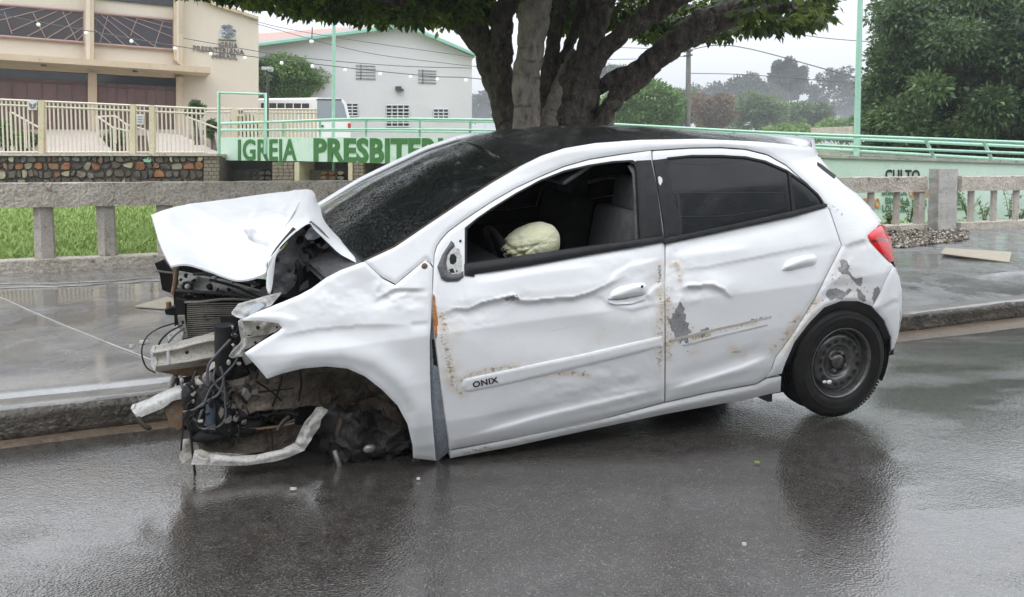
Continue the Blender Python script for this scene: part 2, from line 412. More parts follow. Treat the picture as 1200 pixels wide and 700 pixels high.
M['lens_clear'] = Mat('clear_lamp', (.55, .60, .66), .1, coat=.6).m
M['rust_line'] = Mat('seal_brown', (.20, .11, .05), .6).m

for k_ in ('black_trim', 'plastic', 'rubber', 'interior', 'film', 'torn_black'): dull(k_, .22)
dull('tint', .25)
# ------------------------------------------------------------ mesh building
def mesh_np(name, V, F, mats, smooth=False, mi=None, attrs=None):
    me = bpy.data.meshes.new(name)
    V = np.asarray(V, dtype=np.float32)
    if isinstance(F, np.ndarray):
        n, k = F.shape; flat = F.astype(np.int32).ravel(); ls = np.arange(0, n * k, k, dtype=np.int32); lt = np.full(n, k, np.int32)
    else:
        lt = np.array([len(f) for f in F], np.int32); ls = np.concatenate([[0], np.cumsum(lt)[:-1]]).astype(np.int32)
        flat = np.array([i for f in F for i in f], np.int32); n = len(F)
    me.vertices.add(len(V)); me.vertices.foreach_set('co', V.ravel())
    me.loops.add(len(flat)); me.loops.foreach_set('vertex_index', flat)
    me.polygons.add(n); me.polygons.foreach_set('loop_start', ls); me.polygons.foreach_set('loop_total', lt)
    if smooth is not False:
        sm = np.ones(n, bool) if smooth is True else np.asarray(smooth, bool)
        me.polygons.foreach_set('use_smooth', sm)
    if mi is not None: me.polygons.foreach_set('material_index', np.asarray(mi, np.int32))
    if attrs:
        for k, a in attrs.items():
            at = me.attributes.new(k, 'FLOAT', 'POINT'); at.data.foreach_set('value', np.asarray(a, np.float32))
    me.update(calc_edges=True)
    for mt in (mats if isinstance(mats, (list, tuple)) else [mats]): me.materials.append(mt)
    return me
def link(name, me, parent=None, loc=None):
    o = bpy.data.objects.new(name, me); COL.objects.link(o)
    if parent is not None: o.parent = parent
    if loc is not None: o.location = loc
    return o
def tag(o, label=None, cat=None, group=None, kind=None):
    if label: o['label'] = label
    if cat: o['category'] = cat
    if group: o['group'] = group
    if kind: o['kind'] = kind
    return o
def empty(name, loc, label, cat, group=None):
    o = bpy.data.objects.new(name, None); COL.objects.link(o); o.location = tuple(float(x) for x in loc)
    o.empty_display_size = .2
    return tag(o, label, cat, group)
class MB:                                             # collects shapes in world space, then links them as one mesh
    def __init__(s): s.V = []; s.F = []; s.mi = []; s.sm = []; s.n = 0
    def add(s, V, F, mi=0, sm=False):
        V = np.asarray(V, float).reshape(-1, 3); s.V.append(V)
        for f in F: s.F.append([i + s.n for i in f]); s.mi.append(mi); s.sm.append(sm)
        s.n += len(V); return s
    def hexa(s, a, b, mi=0):                          # a: 4 pts, b: 4 pts (opposite face, same order)
        return s.add(list(a) + list(b), [(0, 3, 2, 1), (4, 5, 6, 7), (0, 1, 5, 4), (1, 2, 6, 5), (2, 3, 7, 6), (3, 0, 4, 7)], mi)
    def box(s, c, d, rz=0, mi=0):
        c = np.array(c, float); d = np.array(d, float) / 2; cs, sn = math.cos(rz), math.sin(rz)
        P = []
        for z in (-1, 1):
            for x, y in ((-1, -1), (1, -1), (1, 1), (-1, 1)):
                X, Y = x * d[0], y * d[1]; P.append(c + [X * cs - Y * sn, X * sn + Y * cs, z * d[2]])
        return s.hexa(P[:4], P[4:], mi)
    def prism(s, poly, dv, mi=0):                     # poly: Nx3 planar-ish points, extruded by dv
        P = np.asarray(poly, float); n = len(P); Q = P + np.asarray(dv, float)
        F = [tuple(range(n))[::-1], tuple(range(n, 2 * n))] + [(i, (i + 1) % n, n + (i + 1) % n, n + i) for i in range(n)]
        return s.add(np.vstack([P, Q]), F, mi)
    def tube(s, pts, r, seg=8, mi=0, cap=True, sm=True, rough=0., seed=0):
        P = np.asarray(pts, float); n = len(P); r = np.broadcast_to(np.asarray(r, float), (n,))
        T = np.gradient(P, axis=0) if n > 2 else np.repeat((P[1] - P[0])[None], n, 0)
        T = T / (np.linalg.norm(T, axis=1, keepdims=True) + 1e-9)
        ref = np.array([0, 0, 1.]) if abs(T[0][2]) < .9 else np.array([1., 0, 0])
        V = []; U = np.cross(T[0], ref); U /= np.linalg.norm(U)
        for i in range(n):
            U = U - T[i] * (U @ T[i]); U /= np.linalg.norm(U) + 1e-9; W = np.cross(T[i], U)
            for k in range(seg):
                a = 2 * math.pi * k / seg; rr = r[i]
                if rough: rr *= 1 + rough * (float(vnoise(math.cos(a) * 1.9 + i * .22 + seed, math.sin(a) * 1.9 + i * .07 + seed * 3.1)) - .5) * 2
                V.append(P[i] + (U * math.cos(a) + W * math.sin(a)) * rr)
        F = [(i * seg + k, i * seg + (k + 1) % seg, (i + 1) * seg + (k + 1) % seg, (i + 1) * seg + k) for i in range(n - 1) for k in range(seg)]
        s.add(V, F, mi, sm)
        if cap: s.add(V[:seg], [tuple(range(seg))[::-1]], mi); s.add(V[-seg:], [tuple(range(seg))], mi)
        return s
    def build(s, name, mats, parent=None, origin=None, local=False):
        V = np.vstack(s.V)
        me = mesh_np(name, V, s.F, mats, smooth=np.array(s.sm), mi=s.mi)
        o = link(name, me)
        if origin is None and parent is None: origin = (V.min(0) + V.max(0)) / 2; origin[2] = V[:, 2].min()
        if parent is not None:
            top = parent
            while top.parent: top = top.parent
            origin = np.zeros(3) if local else np.array(top.location)
        me.transform(Matrix.Translation(-Vector(tuple(map(float, origin)))))
        if parent is not None:
            o.parent = parent
        else: o.location = tuple(map(float, origin))
        return o
def spline(pts, n=8):                                 # Catmull-Rom through points (any dimension)
    P = np.asarray(pts, float); P = np.vstack([2 * P[0] - P[1], P, 2 * P[-1] - P[-2]]); out = []
    for i in range(1, len(P) - 2):
        for t in np.linspace(0, 1, n, endpoint=False):
            out.append(.5 * ((2 * P[i]) + (-P[i - 1] + P[i + 1]) * t + (2 * P[i - 1] - 5 * P[i] + 4 * P[i + 1] - P[i + 2]) * t * t + (-P[i - 1] + 3 * P[i] - 3 * P[i + 1] + P[i + 2]) * t ** 3))
    out.append(P[-2]); return np.array(out)
def inside(poly, x, y):
    P = np.asarray(poly, float); x = np.asarray(x); y = np.asarray(y); c = np.zeros(x.shape, bool)
    j = len(P) - 1
    for i in range(len(P)):
        xi, yi = P[i]; xj, yj = P[j]
        if yi != yj:
            c ^= ((yi > y) != (yj > y)) & (x < (xj - xi) * (y - yi) / (yj - yi) + xi)
        j = i
    return c
def seg_dist(poly, x, y, closed=True):
    P = np.asarray(poly, float); Q = np.roll(P, -1, 0) if closed else P[1:]; P = P if closed else P[:-1]
    best = np.full(np.shape(x), 1e9); sgn = np.zeros(np.shape(x)); par = np.zeros(np.shape(x)); L = 0
    for a, b in zip(P, Q):
        d = b - a; l2 = d @ d + 1e-12; t = np.clip(((x - a[0]) * d[0] + (y - a[1]) * d[1]) / l2, 0, 1)
        dx = x - a[0] - t * d[0]; dy = y - a[1] - t * d[1]; D = np.hypot(dx, dy)
        m = D < best; best = np.where(m, D, best); sgn = np.where(m, np.sign(d[0] * dy - d[1] * dx), sgn)
        par = np.where(m, L + t * math.sqrt(l2), par); L += math.sqrt(l2)
    return best, sgn, par / L
def resample(poly, step, closed=True):
    P = np.asarray(poly, float); Q = np.roll(P, -1, 0) if closed else P[1:]; P0 = P if closed else P[:-1]; out = []
    for a, b in zip(P0, Q):
        n = max(1, int(round(np.linalg.norm(b - a) / step)))
        for i in range(n): out.append(a + (b - a) * i / n)
    if not closed: out.append(P[-1])
    return np.array(out)
def text_mesh(body, size, bold=0., depth=.004, mat=None, spacing=1.):
    cu = bpy.data.curves.new('text', 'FONT'); cu.body = body; cu.size = size; cu.extrude = depth; cu.offset = bold; cu.space_character = spacing
    cu.align_x = 'LEFT'; cu.resolution_u = 3
    ob = bpy.data.objects.new('text', cu); COL.objects.link(ob)
    dg = bpy.context.evaluated_depsgraph_get(); me = bpy.data.meshes.new_from_object(ob.evaluated_get(dg))
    bpy.data.objects.remove(ob); bpy.data.curves.remove(cu)
    n = len(me.vertices); V = np.empty(n * 3, np.float32); me.vertices.foreach_get('co', V); V = V.reshape(-1, 3)
    F = [tuple(p.vertices) for p in me.polygons]; bpy.data.meshes.remove(me)
    return V, F
# ============================================================ ROAD, KERB, PAVEMENT
K0 = at_z(0, 518, -.06); K1 = at_z(1200, 372.6, -.06)
RA = math.atan2(K1[1] - K0[1], K1[0] - K0[0])
RD = np.array([math.cos(RA), math.sin(RA), 0]); RN = np.array([-math.sin(RA), math.cos(RA), 0])
O0 = np.array([K0[0], K0[1], 0])
def rd(s, t, z=0.): return O0 + RD * s + RN * t + np.array([0, 0, z])
def st(q): d = np.asarray(q) - O0; return float(d @ RD), float(d @ RN)
def road_z(t): return np.where(t > -1.7, -.06 * np.clip((t + 1.7) / 1.7, 0, 1) ** 1.3, 0.0) + 0 * t
ss = np.concatenate([np.arange(-60, -8, 4.), np.arange(-8, 16, .25), np.arange(16, 90, 4.)]); tt = np.concatenate([np.arange(-16, -6, 1.), np.arange(-6, .101, .1)])
def sheet(name, ss, tt, zf, mat, sm=True):
    S_, T_ = np.meshgrid(ss, tt); Z_ = zf(S_, T_)
    V = O0 + S_[..., None] * RD + T_[..., None] * RN; V = V + np.stack([0 * Z_, 0 * Z_, Z_], -1)
    n, k = S_.shape; i = np.arange(n * k).reshape(n, k)
    F = np.stack([i[:-1, :-1], i[:-1, 1:], i[1:, 1:], i[1:, :-1]], -1).reshape(-1, 4)
    return link(name, mesh_np(name, V.reshape(-1, 3), F, mat, smooth=sm))
tag(sheet('road', ss, tt, lambda s, t: road_z(t) + .004 * (fbm(s * .8, t * .8, 5) - .5) - .004, M['asphalt']), 'wet dark asphalt road in the foreground', kind='structure')
# far side of the street behind the viewer: a plain kerbed strip
tag(sheet('ground', np.linspace(-400, 400, 9), np.linspace(-400, -16, 5), lambda s, t: -.02 + 0 * s, M['pave']), 'paved ground on the near side of the road', kind='structure')
# kerb: a battered concrete face with a rounded nose
ks = np.arange(-20, 40, .045); prof_k = [(.02, -.09), (0.0, -.06), (-.012, -.02), (.004, .02), (-.006, .055), (.004, .078), (.022, .090), (.10, .094), (.24, .092), (.26, .08)]
V = []; rowsn = len(prof_k)
for j, (t, z) in enumerate(prof_k):
    nt = (fbm(ks * 2.6, ks * 0 + j * 1.3, 11, 6) - .47) * (.045 if 0 < j < 7 else .008)
    nz = (fbm(ks * 1.7, ks * 0 + j * .5, 12, 6) - .47) * (.022 if 0 < j < 8 else .006)
    V.append(O0 + ks[:, None] * RD + (t + nt)[:, None] * RN + np.stack([0 * ks, 0 * ks, z + nz - (.0)], -1))
V = np.array(V); n = len(ks); i = np.arange(rowsn * n).reshape(rowsn, n)
F = np.stack([i[:-1, :-1], i[1:, :-1], i[1:, 1:], i[:-1, 1:]], -1).reshape(-1, 4)
kmi = np.repeat(np.array([0, 0, 0, 0, 0, 0, 1, 1, 1]), n - 1)
tag(link('kerb', mesh_np('kerb', V.reshape(-1, 3), F, [M['kerb'], M['kerb_top']], smooth=True, mi=kmi)), 'weathered concrete kerb along the wet road', kind='structure')
# mud in the gutter
V = []; F = []
ms = np.arange(-8, 20, .12); wd = np.interp(ms, [-2, 1, 4, 7.5, 12], [.10, .15, .2, .34, .45]) * (1 + .35 * (fbm(ms * 1.8, ms * 0, 21) - .5))
for t, z in ((.03, -.052), (-.5, -.056), (-1., -.0625)):
    for s_, w_ in zip(ms, wd): V.append(rd(s_, (t if t > 0 else t * w_), float(z + (0 if t > -.9 else 0))))
n = len(ms); i = np.arange(3 * n).reshape(3, n)
F = np.stack([i[:-1, :-1], i[1:, :-1], i[1:, 1:], i[:-1, 1:]], -1).reshape(-1, 4)
V = np.array(V)
for q in range(2 * n, 3 * n): V[q, 2] = float(road_z(np.array(-wd[q - 2 * n]))) - .008
for q in range(n, 2 * n): V[q, 2] = float(road_z(np.array(-wd[q - n] * .5))) + .006
tag(link('gutter_mud', mesh_np('gutter_mud', V, F, M['mud'], smooth=True)), 'strip of brown mud in the gutter under the kerb', kind='structure')
B0 = at_z(0, 321.4, .08); B1 = at_z(1160, 268.5, .08)
BA = math.atan2(B1[1] - B0[1], B1[0] - B0[0]); tB0 = st(B0)[1]
hole_c = st(at_z(1192, 330, .08))
def pave_z(s, t):
    z = .086 + .006 * (fbm(s * 1.1, t * 1.1, 31) - .5) - .01 * np.exp(-((t - .26) / .05) ** 2)
    # cement ramp that swells up on the right
    z = z + .05 * np.clip((s - 6.4) / .8, 0, 1) * np.exp(-((t - 1.3) / .9) ** 2)
    hs, ht = hole_c
    d = np.hypot((s - hs - .9) / 1.15, (t - ht + .12 * (s - hs)) / .20)
    return z - .45 * np.clip((1.2 - d) * 2.5, 0, 1)
tag(sheet('pavement', np.concatenate([np.arange(-60, -6, 3.), np.arange(-6, 16, .09), np.arange(16, 90, 3.)]), np.concatenate([np.arange(.24, 4.6, .08), np.arange(4.6, 7.3, .4)]), pave_z, M['pave']), 'wet concrete pavement between the kerb and the balustrade', kind='structure')
def on_pave(u, v, lift=.004):
    p = at_z(u, v, .09); s_, t_ = st(p); p = at_z(u, v, float(pave_z(np.array(s_), np.array(t_)))); p[2] += lift; return p
# expansion joint running across the pavement (a narrow raised bead of old filler)
mb = MB()
jp = spline([on_pave(u, v) for u, v in ((-40, 336), (0, 349), (40, 367), (90, 388), (130, 404), (168, 419), (200, 433))], 6)
mb.tube(jp, .006, 5)
tag(mb.build('pavement_joint', M['rail_top']), 'thin pale joint line crossing the left pavement', kind='structure')
mb = MB()
for a, b in (((-30, 339), (68, 337)), ((70, 337), (128, 333)), ((-30, 334.5), (92, 332)), ((134, 333), (200, 329)), ((94, 332), (200, 325))):
    q = spline([on_pave(a[0] + (b[0] - a[0]) * k / 4, a[1] + (b[1] - a[1]) * k / 4 + .5 * math.sin(k * 2 + a[1]), .006) for k in range(5)], 3); mb.tube(q, .008, 5)
tag(mb.build('pavement_edge_strips', M['rail_top']), 'narrow wet strips of cement along the foot of the left balustrade', kind='structure')
# tan slabs on the pavement
def ground_slab(name, px, th, mat, label, cat):
    P = [on_pave(u, v, .004) for u, v in px]; zt = max(p[2] for p in P) + .002
    P = [np.array([p[0], p[1], zt]) for p in P]
    mb = MB(); mb.prism(P, (0, 0, th)); o = mb.build(name, mat); tag(o, label, cat); return o
ground_slab('paving_slab', [(1102, 301), (1183, 309), (1185, 299), (1107, 294.5)], .012, M['tan_slab'], 'long tan tactile slab on the right pavement before the concrete pillar', 'paving slab')
ground_slab('paving_slab', [(158, 361), (196, 364), (215, 356), (196, 350)], .012, M['tan_slab'], 'tan and white wedge of slab on the pavement behind the crushed radiator', 'paving slab')
for u, v, r, lb in ((168, 403, .035, 'larger pale broken plastic shard on the pavement left of the bumper beam'), (154, 408, .02, 'smaller pale plastic shard on the pavement, left of the larger one')):
    mb = MB(); p = on_pave(u, v, .0); q = [p + np.array([math.cos(a) * r * s_, math.sin(a) * r * s_ * .7, .004]) for a, s_ in ((.2, 1.), (1.3, .7), (2.6, 1.1), (3.6, .8), (5.2, 1.))]
    mb.prism(q, (0, .004, .018)); tag(mb.build('plastic_shard', M['rail_top']), lb, 'debris')

# ============================================================ BALUSTRADE
def pave_line(u):                                    # foot of the balustrade at photo column u
    v = 321.4 + (268.5 - 321.4) * u / 1160.; return at_z(u, v, .08)
BD = np.array([math.cos(BA), math.sin(BA), 0]); BN = np.array([-math.sin(BA), math.cos(BA), 0])
BP = Plane(B0, BA)
def bal(s, n, z): return np.array([B0[0], B0[1], 0]) + BD * s + BN * n + np.array([0, 0, z])
def bs(u): return float((BP.at(u, 260.) - BP.p) @ BP.d)
def long_block(mb, s0, s1, n0, n1, z0, z1, seed, amp=.012, step=.12):
    S_ = np.arange(s0, s1 + step * .5, step); sec = [(n0, z0), (n0, z0 + (z1 - z0) * .5), (n0, z1 - .012), (n0 + .012, z1), (n1 - .012, z1), (n1, z1 - .012), (n1, z0)]
    V = []
    for j, (a, z) in enumerate(sec):
        w = (fbm(S_ * 3.1, S_ * 0 + j * 1.7, seed) - .47) * amp * (1.8 if z > z1 - .02 else 1.2)
        w2 = (fbm(S_ * 4.3, S_ * 0 + j * 2.1, seed + 9) - .47) * amp
        V.append(np.array([bal(s, a + (q if j < 3 else 0), z + q2) for s, q, q2 in zip(S_, w, w2)]))
    V = np.array(V); m_, n = V.shape[:2]; i = np.arange(m_ * n).reshape(m_, n)
    F = [tuple(f) for f in np.stack([i[:-1, :-1], i[1:, :-1], i[1:, 1:], i[:-1, 1:]], -1).reshape(-1, 4)]
    F += [tuple(i[[j for j in range(m_)], 0][::-1]), tuple(i[:, -1])]
    F += [tuple(f) for f in np.stack([i[-1, :-1], i[0, :-1], i[0, 1:], i[-1, 1:]], -1)]
    mb.add(V.reshape(-1, 3), F)
sP0, sP1 = bs(1084), bs(1127)
def zat(u, v): return float(BP.at(u, v)[2])
ZT, ZL, ZB = 1.14, .86, .24
ZT = zat(100, 214); ZL = zat(100, 242); ZB = zat(100, 302)
POST_SP = 0.655
def balustrade(label, s0, s1, sphase, group):
    root = empty('concrete_balustrade', bal((s0 + s1) / 2, 0, .08), label, 'balustrade', group)
    mb = MB(); long_block(mb, s0, s1, -.02, .20, ZL, ZT, int(s0 * 7) % 50 + 3, .03, .08); mb.build('top_rail', M['old_concrete'], root)
    mb = MB(); long_block(mb, s0, s1, -.03, .24, .03, ZB, int(s0 * 5) % 50 + 60, .02, .08); mb.build('base_beam', M['old_concrete'], root)
    s = sphase
    me = None
    while s > s0 + .1: s -= POST_SP
    while s < s1 - .1:
        if s > s0 + .1:
            mb = MB(); w = (.095 if s < sP0 - 6 else .06); dd_ = (.2 if w > .08 else .12); sec = [(-w, .07), (-w * .1, .02), (w, .06), (w, dd_), (-w, dd_)]
            P0 = [bal(s + a + random.uniform(-.008, .008), b, ZB - .02) for a, b in sec]; P1 = [bal(s + a + random.uniform(-.008, .008), b, ZL + .02) for a, b in sec]
            n = len(sec); mb.add(P0 + P1, [(i, (i + 1) % n, n + (i + 1) % n, n + i) for i in range(n)])
            mb.build('baluster', M['post_concrete'], root)
        s += POST_SP
balustrade('long grey concrete balustrade running from the left edge behind the white car', bs(-60) - 9, sP0 + .05, bs(49), 'concrete balustrades along the pavement')
balustrade('stretch of rusty topped concrete balustrade right of the big pillar', sP1 - .05, sP1 + 9, bs(1142), 'concrete balustrades along the pavement')
# the pillar between them
mb = MB(); P0 = []; zt = zat(1105, 198)
NS = 14
V = []; 
def pc_(u, off): q = BP.at(u, 240., off) - BP.p; return float(q @ BP.d)
cl, cr2, cr3, cl2 = pc_(1098, -.14), pc_(1118, -.14), pc_(1123, .12), pc_(1088.5, .12)
for k in range(NS + 1):
    z = .02 + (zt - .02) * k / NS; f = k / NS
    for a, b in ((cl - .03 + .03 * f, -.16 - .05 * (1 - f)), (cr2 - .06 + .06 * f, -.16 - .05 * (1 - f)), (cr3, .14), (cl2, .14)):
        V.append(bal(a + random.uniform(-.006, .006), b + random.uniform(-.006, .006), z))
F = [(k * 4 + i, k * 4 + (i + 1) % 4, k * 4 + 4 + (i + 1) % 4, k * 4 + 4 + i) for k in range(NS) for i in range(4)] + [(NS * 4, NS * 4 + 1, NS * 4 + 2, NS * 4 + 3)]
mb.add(V, F); tag(mb.build('concrete_pillar', M['big_post']), 'stout rough concrete pillar joining the two balustrades, right of the car', 'pillar')
mb = MB(); mb.box(bal(bs(1081), .08, .42), (.16, .13, .84), BA); tag(mb.build('concrete_stub', M['post_concrete']), 'pale square concrete stub against the left side of the big pillar', 'pillar')

# ============================================================ GROUND BEYOND THE BALUSTRADE
def ter_z(x, y):
    # distance beyond the balustrade line
    t = (x - O0[0]) * RN[0] + (y - O0[1]) * RN[1]
    left = np.clip(-(x - .18 * y + 1) / 8, 0, 1)
    d = np.clip(t - tB0 - .4, 0, None)
    z = -.10 + .75 * np.clip(d / 15., 0, 1) * left - .10 * (1 - left) + .10 * (fbm(x * .35, y * .35, 41) - .5)
    z = z + np.clip((d - 26) / 40, 0, 1) * 1.6 + np.clip((d - 80) / 260, 0, 1) * 14.
    return z
gx = np.concatenate([np.linspace(-900, -42, 12), np.arange(-40, 60, 1.), np.linspace(62, 900, 12)]); gy = np.concatenate([np.arange(4, 60, .8), np.linspace(62, 1600, 20)])
X_, Y_ = np.meshgrid(gx, gy); t_ = (X_ - O0[0]) * RN[0] + (Y_ - O0[1]) * RN[1]
Z_ = ter_z(X_, Y_) - np.clip((tB0 + .5 - t_) * 3, 0, 1.2)
n, k = X_.shape; i = np.arange(n * k).reshape(n, k); F = np.stack([i[:-1, :-1], i[:-1, 1:], i[1:, 1:], i[1:, :-1]], -1).reshape(-1, 4)
tag(link('terrain', mesh_np('terrain', np.stack([X_, Y_, Z_], -1).reshape(-1, 3), F, M['ground'], smooth=True)), 'green sloping ground beyond the balustrade', kind='structure')
# grass blades on the slope seen between the balusters
def blades(name, P, hmin, hmax, w, mat, label, lean=.5):
    n = len(P); a = RNG.uniform(0, 2 * math.pi, n); h = RNG.uniform(hmin, hmax, n); ln = RNG.uniform(.1, lean, n) * h; b = RNG.uniform(0, 6.28, n)
    d = np.stack([np.cos(a), np.sin(a), 0 * a], -1) * (w * RNG.uniform(.5, 1.3, n))[:, None]
    L = np.stack([np.cos(b), np.sin(b), 0 * b], -1)
    m1 = P + L * (ln * .35)[:, None] + np.stack([0 * h, 0 * h, h * .6], -1); tip = P + L * ln[:, None] + np.stack([0 * h, 0 * h, h * .92], -1)
    V = np.stack([P - d, P + d, m1 + d * .7, m1 - d * .7, tip], 1).reshape(-1, 3); i = np.arange(n) * 5
    F = [tuple(x) for x in np.stack([i, i + 1, i + 2, i + 3], -1)] + [tuple(x) for x in np.stack([i + 3, i + 2, i + 4], -1)]
    o = link(name, mesh_np(name, V, F, mat)); return tag(o, label, kind='stuff')
N_ = 80000
u = RNG.uniform(-80, 430, N_); dep = 9.6 + 17 * RNG.uniform(0, 1, N_) ** 1.4
X_ = (u - 600) / 900 * dep; Y_ = dep; t_ = (X_ - O0[0]) * RN[0] + (Y_ - O0[1]) * RN[1]; ok = t_ > tB0 + .45
P = np.stack([X_, Y_, ter_z(X_, Y_) - .02], -1)[ok]
blades('grass', P, .05, .15, .011, M['grass'], 'tangled green grass on the slope behind the left balustrade', 1.3)
N_ = 9000
u = RNG.uniform(940, 1260, N_); dep = RNG.uniform(14, 19.5, N_); X_ = (u - 600) / 900 * dep; t_ = (X_ - O0[0]) * RN[0] + (dep - O0[1]) * RN[1]; ok = t_ > tB0 + .45
P = np.stack([X_, dep, ter_z(X_, dep) - .02], -1)[ok]
blades('grass', P, .10, .42, .014, M['grass'], 'rough grass at the foot of the mint wall behind the right balustrade', 1.0)
# gravel heap against the pillar
gc = at_z(1045, 280, .09); V = []; F = []; n0 = 0
ico = bmesh_ico = None
base = np.array([(0, 0, 1), (.9, 0, .35), (.28, .85, .35), (-.72, .53, .35), (-.72, -.53, .35), (.28, -.85, .35), (.5, .5, -.6), (-.5, .5, -.6), (-.5, -.5, -.6), (.5, -.5, -.6)])
bf = [(0, 1, 2), (0, 2, 3), (0, 3, 4), (0, 4, 5), (0, 5, 1), (1, 6, 2), (2, 6, 7), (2, 7, 3), (3, 7, 8), (3, 8, 4), (4, 8, 9), (4, 9, 5), (5, 9, 6), (5, 6, 1)]
Vs = []; Fs = []; gm = []
for k in range(3000):
    u = random.uniform(985, 1135); v = 262 + 30 * random.random() ** .8
    if v > 291 - max(0, (u - 1060)) * .12 or (u > 1090 and v < 272): continue
    p = at_z(u, v, .09); ss_, tt_ = st(p)
    lim = tB0 - .06
    if tt_ > lim: continue
    p[2] = .085 + .05 * max(0, 1 - ((v - 262) / 30.)) + random.uniform(0, .02)
    r = random.uniform(.018, .045); R_ = Euler((random.uniform(0, 6), random.uniform(0, 6), random.uniform(0, 6))).to_matrix()
    B = (base * r * np.array([1.2, .9, .6]) * RNG.uniform(.7, 1.2, (10, 1))) @ np.array(R_).T + p
    Fs += [tuple(i + n0 for i in f) for f in bf]; gm += [random.choice((0, 0, 0, 3, 3, 1, 2))] * len(bf); n0 += 10; Vs.append(B)
o = link('gravel_heap', mesh_np('gravel_heap', np.vstack(Vs), Fs, [M['gravel'], M['tan_slab'], M['post_concrete'], M['stone1']], mi=gm)); tag(o, 'heap of mixed gravel and dry leaves at the foot of the balustrade behind the tail light', kind='stuff')

# ============================================================ plants
def leaf_cloud(P, D, size, asp=.5, droop=.3, tone=None):
    """P leaf bases, D outward directions; returns V, F, tone for bent two-quad leaves"""
    n = len(P); s = size * RNG.uniform(.6, 1.3, n)
    D = D + RNG.normal(0, .45, (n, 3)); D[:, 2] -= droop; D /= np.linalg.norm(D, axis=1, keepdims=True) + 1e-9
    up = RNG.normal(0, .6, (n, 3)); up[:, 2] += 1; W = np.cross(D, up); W /= np.linalg.norm(W, axis=1, keepdims=True) + 1e-9
    N3 = np.cross(W, D)
    L = s[:, None]; w = (s * asp * .5)[:, None]
    a = P; b = P + D * L * .45 + W * w + N3 * L * .05; c = P + D * L * .45 - W * w + N3 * L * .05; d = P + D * L - N3 * L * .12
    V = np.stack([a, b, d, c], 1).reshape(-1, 3); i = np.arange(n) * 4
    F = np.stack([i, i + 1, i + 2, i + 3], -1)
    F = np.concatenate([F[:, [0, 1, 2]], F[:, [0, 2, 3]]], 0)
    if tone is None: tone = RNG.uniform(0, 1, n)
    return V, F, np.repeat(tone, 4)
def clumped(centres, radii, nper, size, asp=.5, droop=.3, tonebase=None, shell=.6):
    Ps = []; Ds = []; Ts = []
    for k, (c, r) in enumerate(zip(centres, radii)):
        m_ = int(nper * (r / np.mean(radii)) ** 2); d = RNG.normal(0, 1, (m_, 3)); d /= np.linalg.norm(d, axis=1, keepdims=True)
        rr = r * (shell + (1 - shell) * RNG.uniform(0, 1, m_)) * RNG.uniform(.75, 1.15, m_)
        p = c + d * rr[:, None] * np.array([1, 1, .75]); Ps.append(p); Ds.append(d)
        tb = (.5 if tonebase is None else tonebase[k]); Ts.append(np.clip(tb + RNG.normal(0, .16, m_), 0, 1))
    return leaf_cloud(np.vstack(Ps), np.vstack(Ds), size, asp, droop, np.concatenate(Ts))
def crown_obj(name, data, mat, parent):
    V, F, T = data; V = V - np.array(parent.location)
    o = link(name, mesh_np(name, V, F, mat, attrs={'tone': T}), parent); return o
def simple_tree(name, u, v, dep, rx, ry, nclump, nper, leaf, mat, label, cat, base_v=None, trunk_r=.12, group=None, ycomp=.8, open_=0.):
    c = at_y(u, v, dep); sc = dep / 900.; RX, RY = rx * sc, ry * sc
    gz = float(ter_z(np.array(c[0]), np.array(c[1]))); root = empty(name, (c[0], dep, gz), label, cat, group)
    C_ = []; Rr = []; Tn = []
    for k in range(nclump):
        d = RNG.normal(0, 1, 3); d /= np.linalg.norm(d); f = RNG.uniform(.25, 1) ** .5
        q = c + d * f * np.array([RX, RX * ycomp, RY]) * .85
        if q[2] < gz + .1: q[2] = gz + .1 + random.random() * .2
        C_.append(q); Rr.append(RX * RNG.uniform(.16, .34) * (1 - open_ * .4)); Tn.append(RNG.uniform(.2, .8))
    crown_obj('crown', clumped(C_, Rr, nper, leaf, .55, .25, Tn), mat, root)
    mb = MB(); top = c + np.array([0, 0, RY * .3]); b = np.array([c[0], dep, gz - .1])
    mb.tube(spline([b, b * .5 + top * .5 + [trunk_r, 0, 0], top], 4), np.linspace(trunk_r, trunk_r * .3, 9), 7)
    for k in range(5):
        q = C_[k * 3 % len(C_)]; m_ = b * .45 + top * .55 + np.array([0, 0, random.uniform(-.3, .5)]) ; mb.tube([m_, (m_ + q) / 2 + [0, 0, .1], q], [trunk_r * .4, trunk_r * .25, trunk_r * .1], 5)
    mb.build('trunk', M['bark'], root); return root

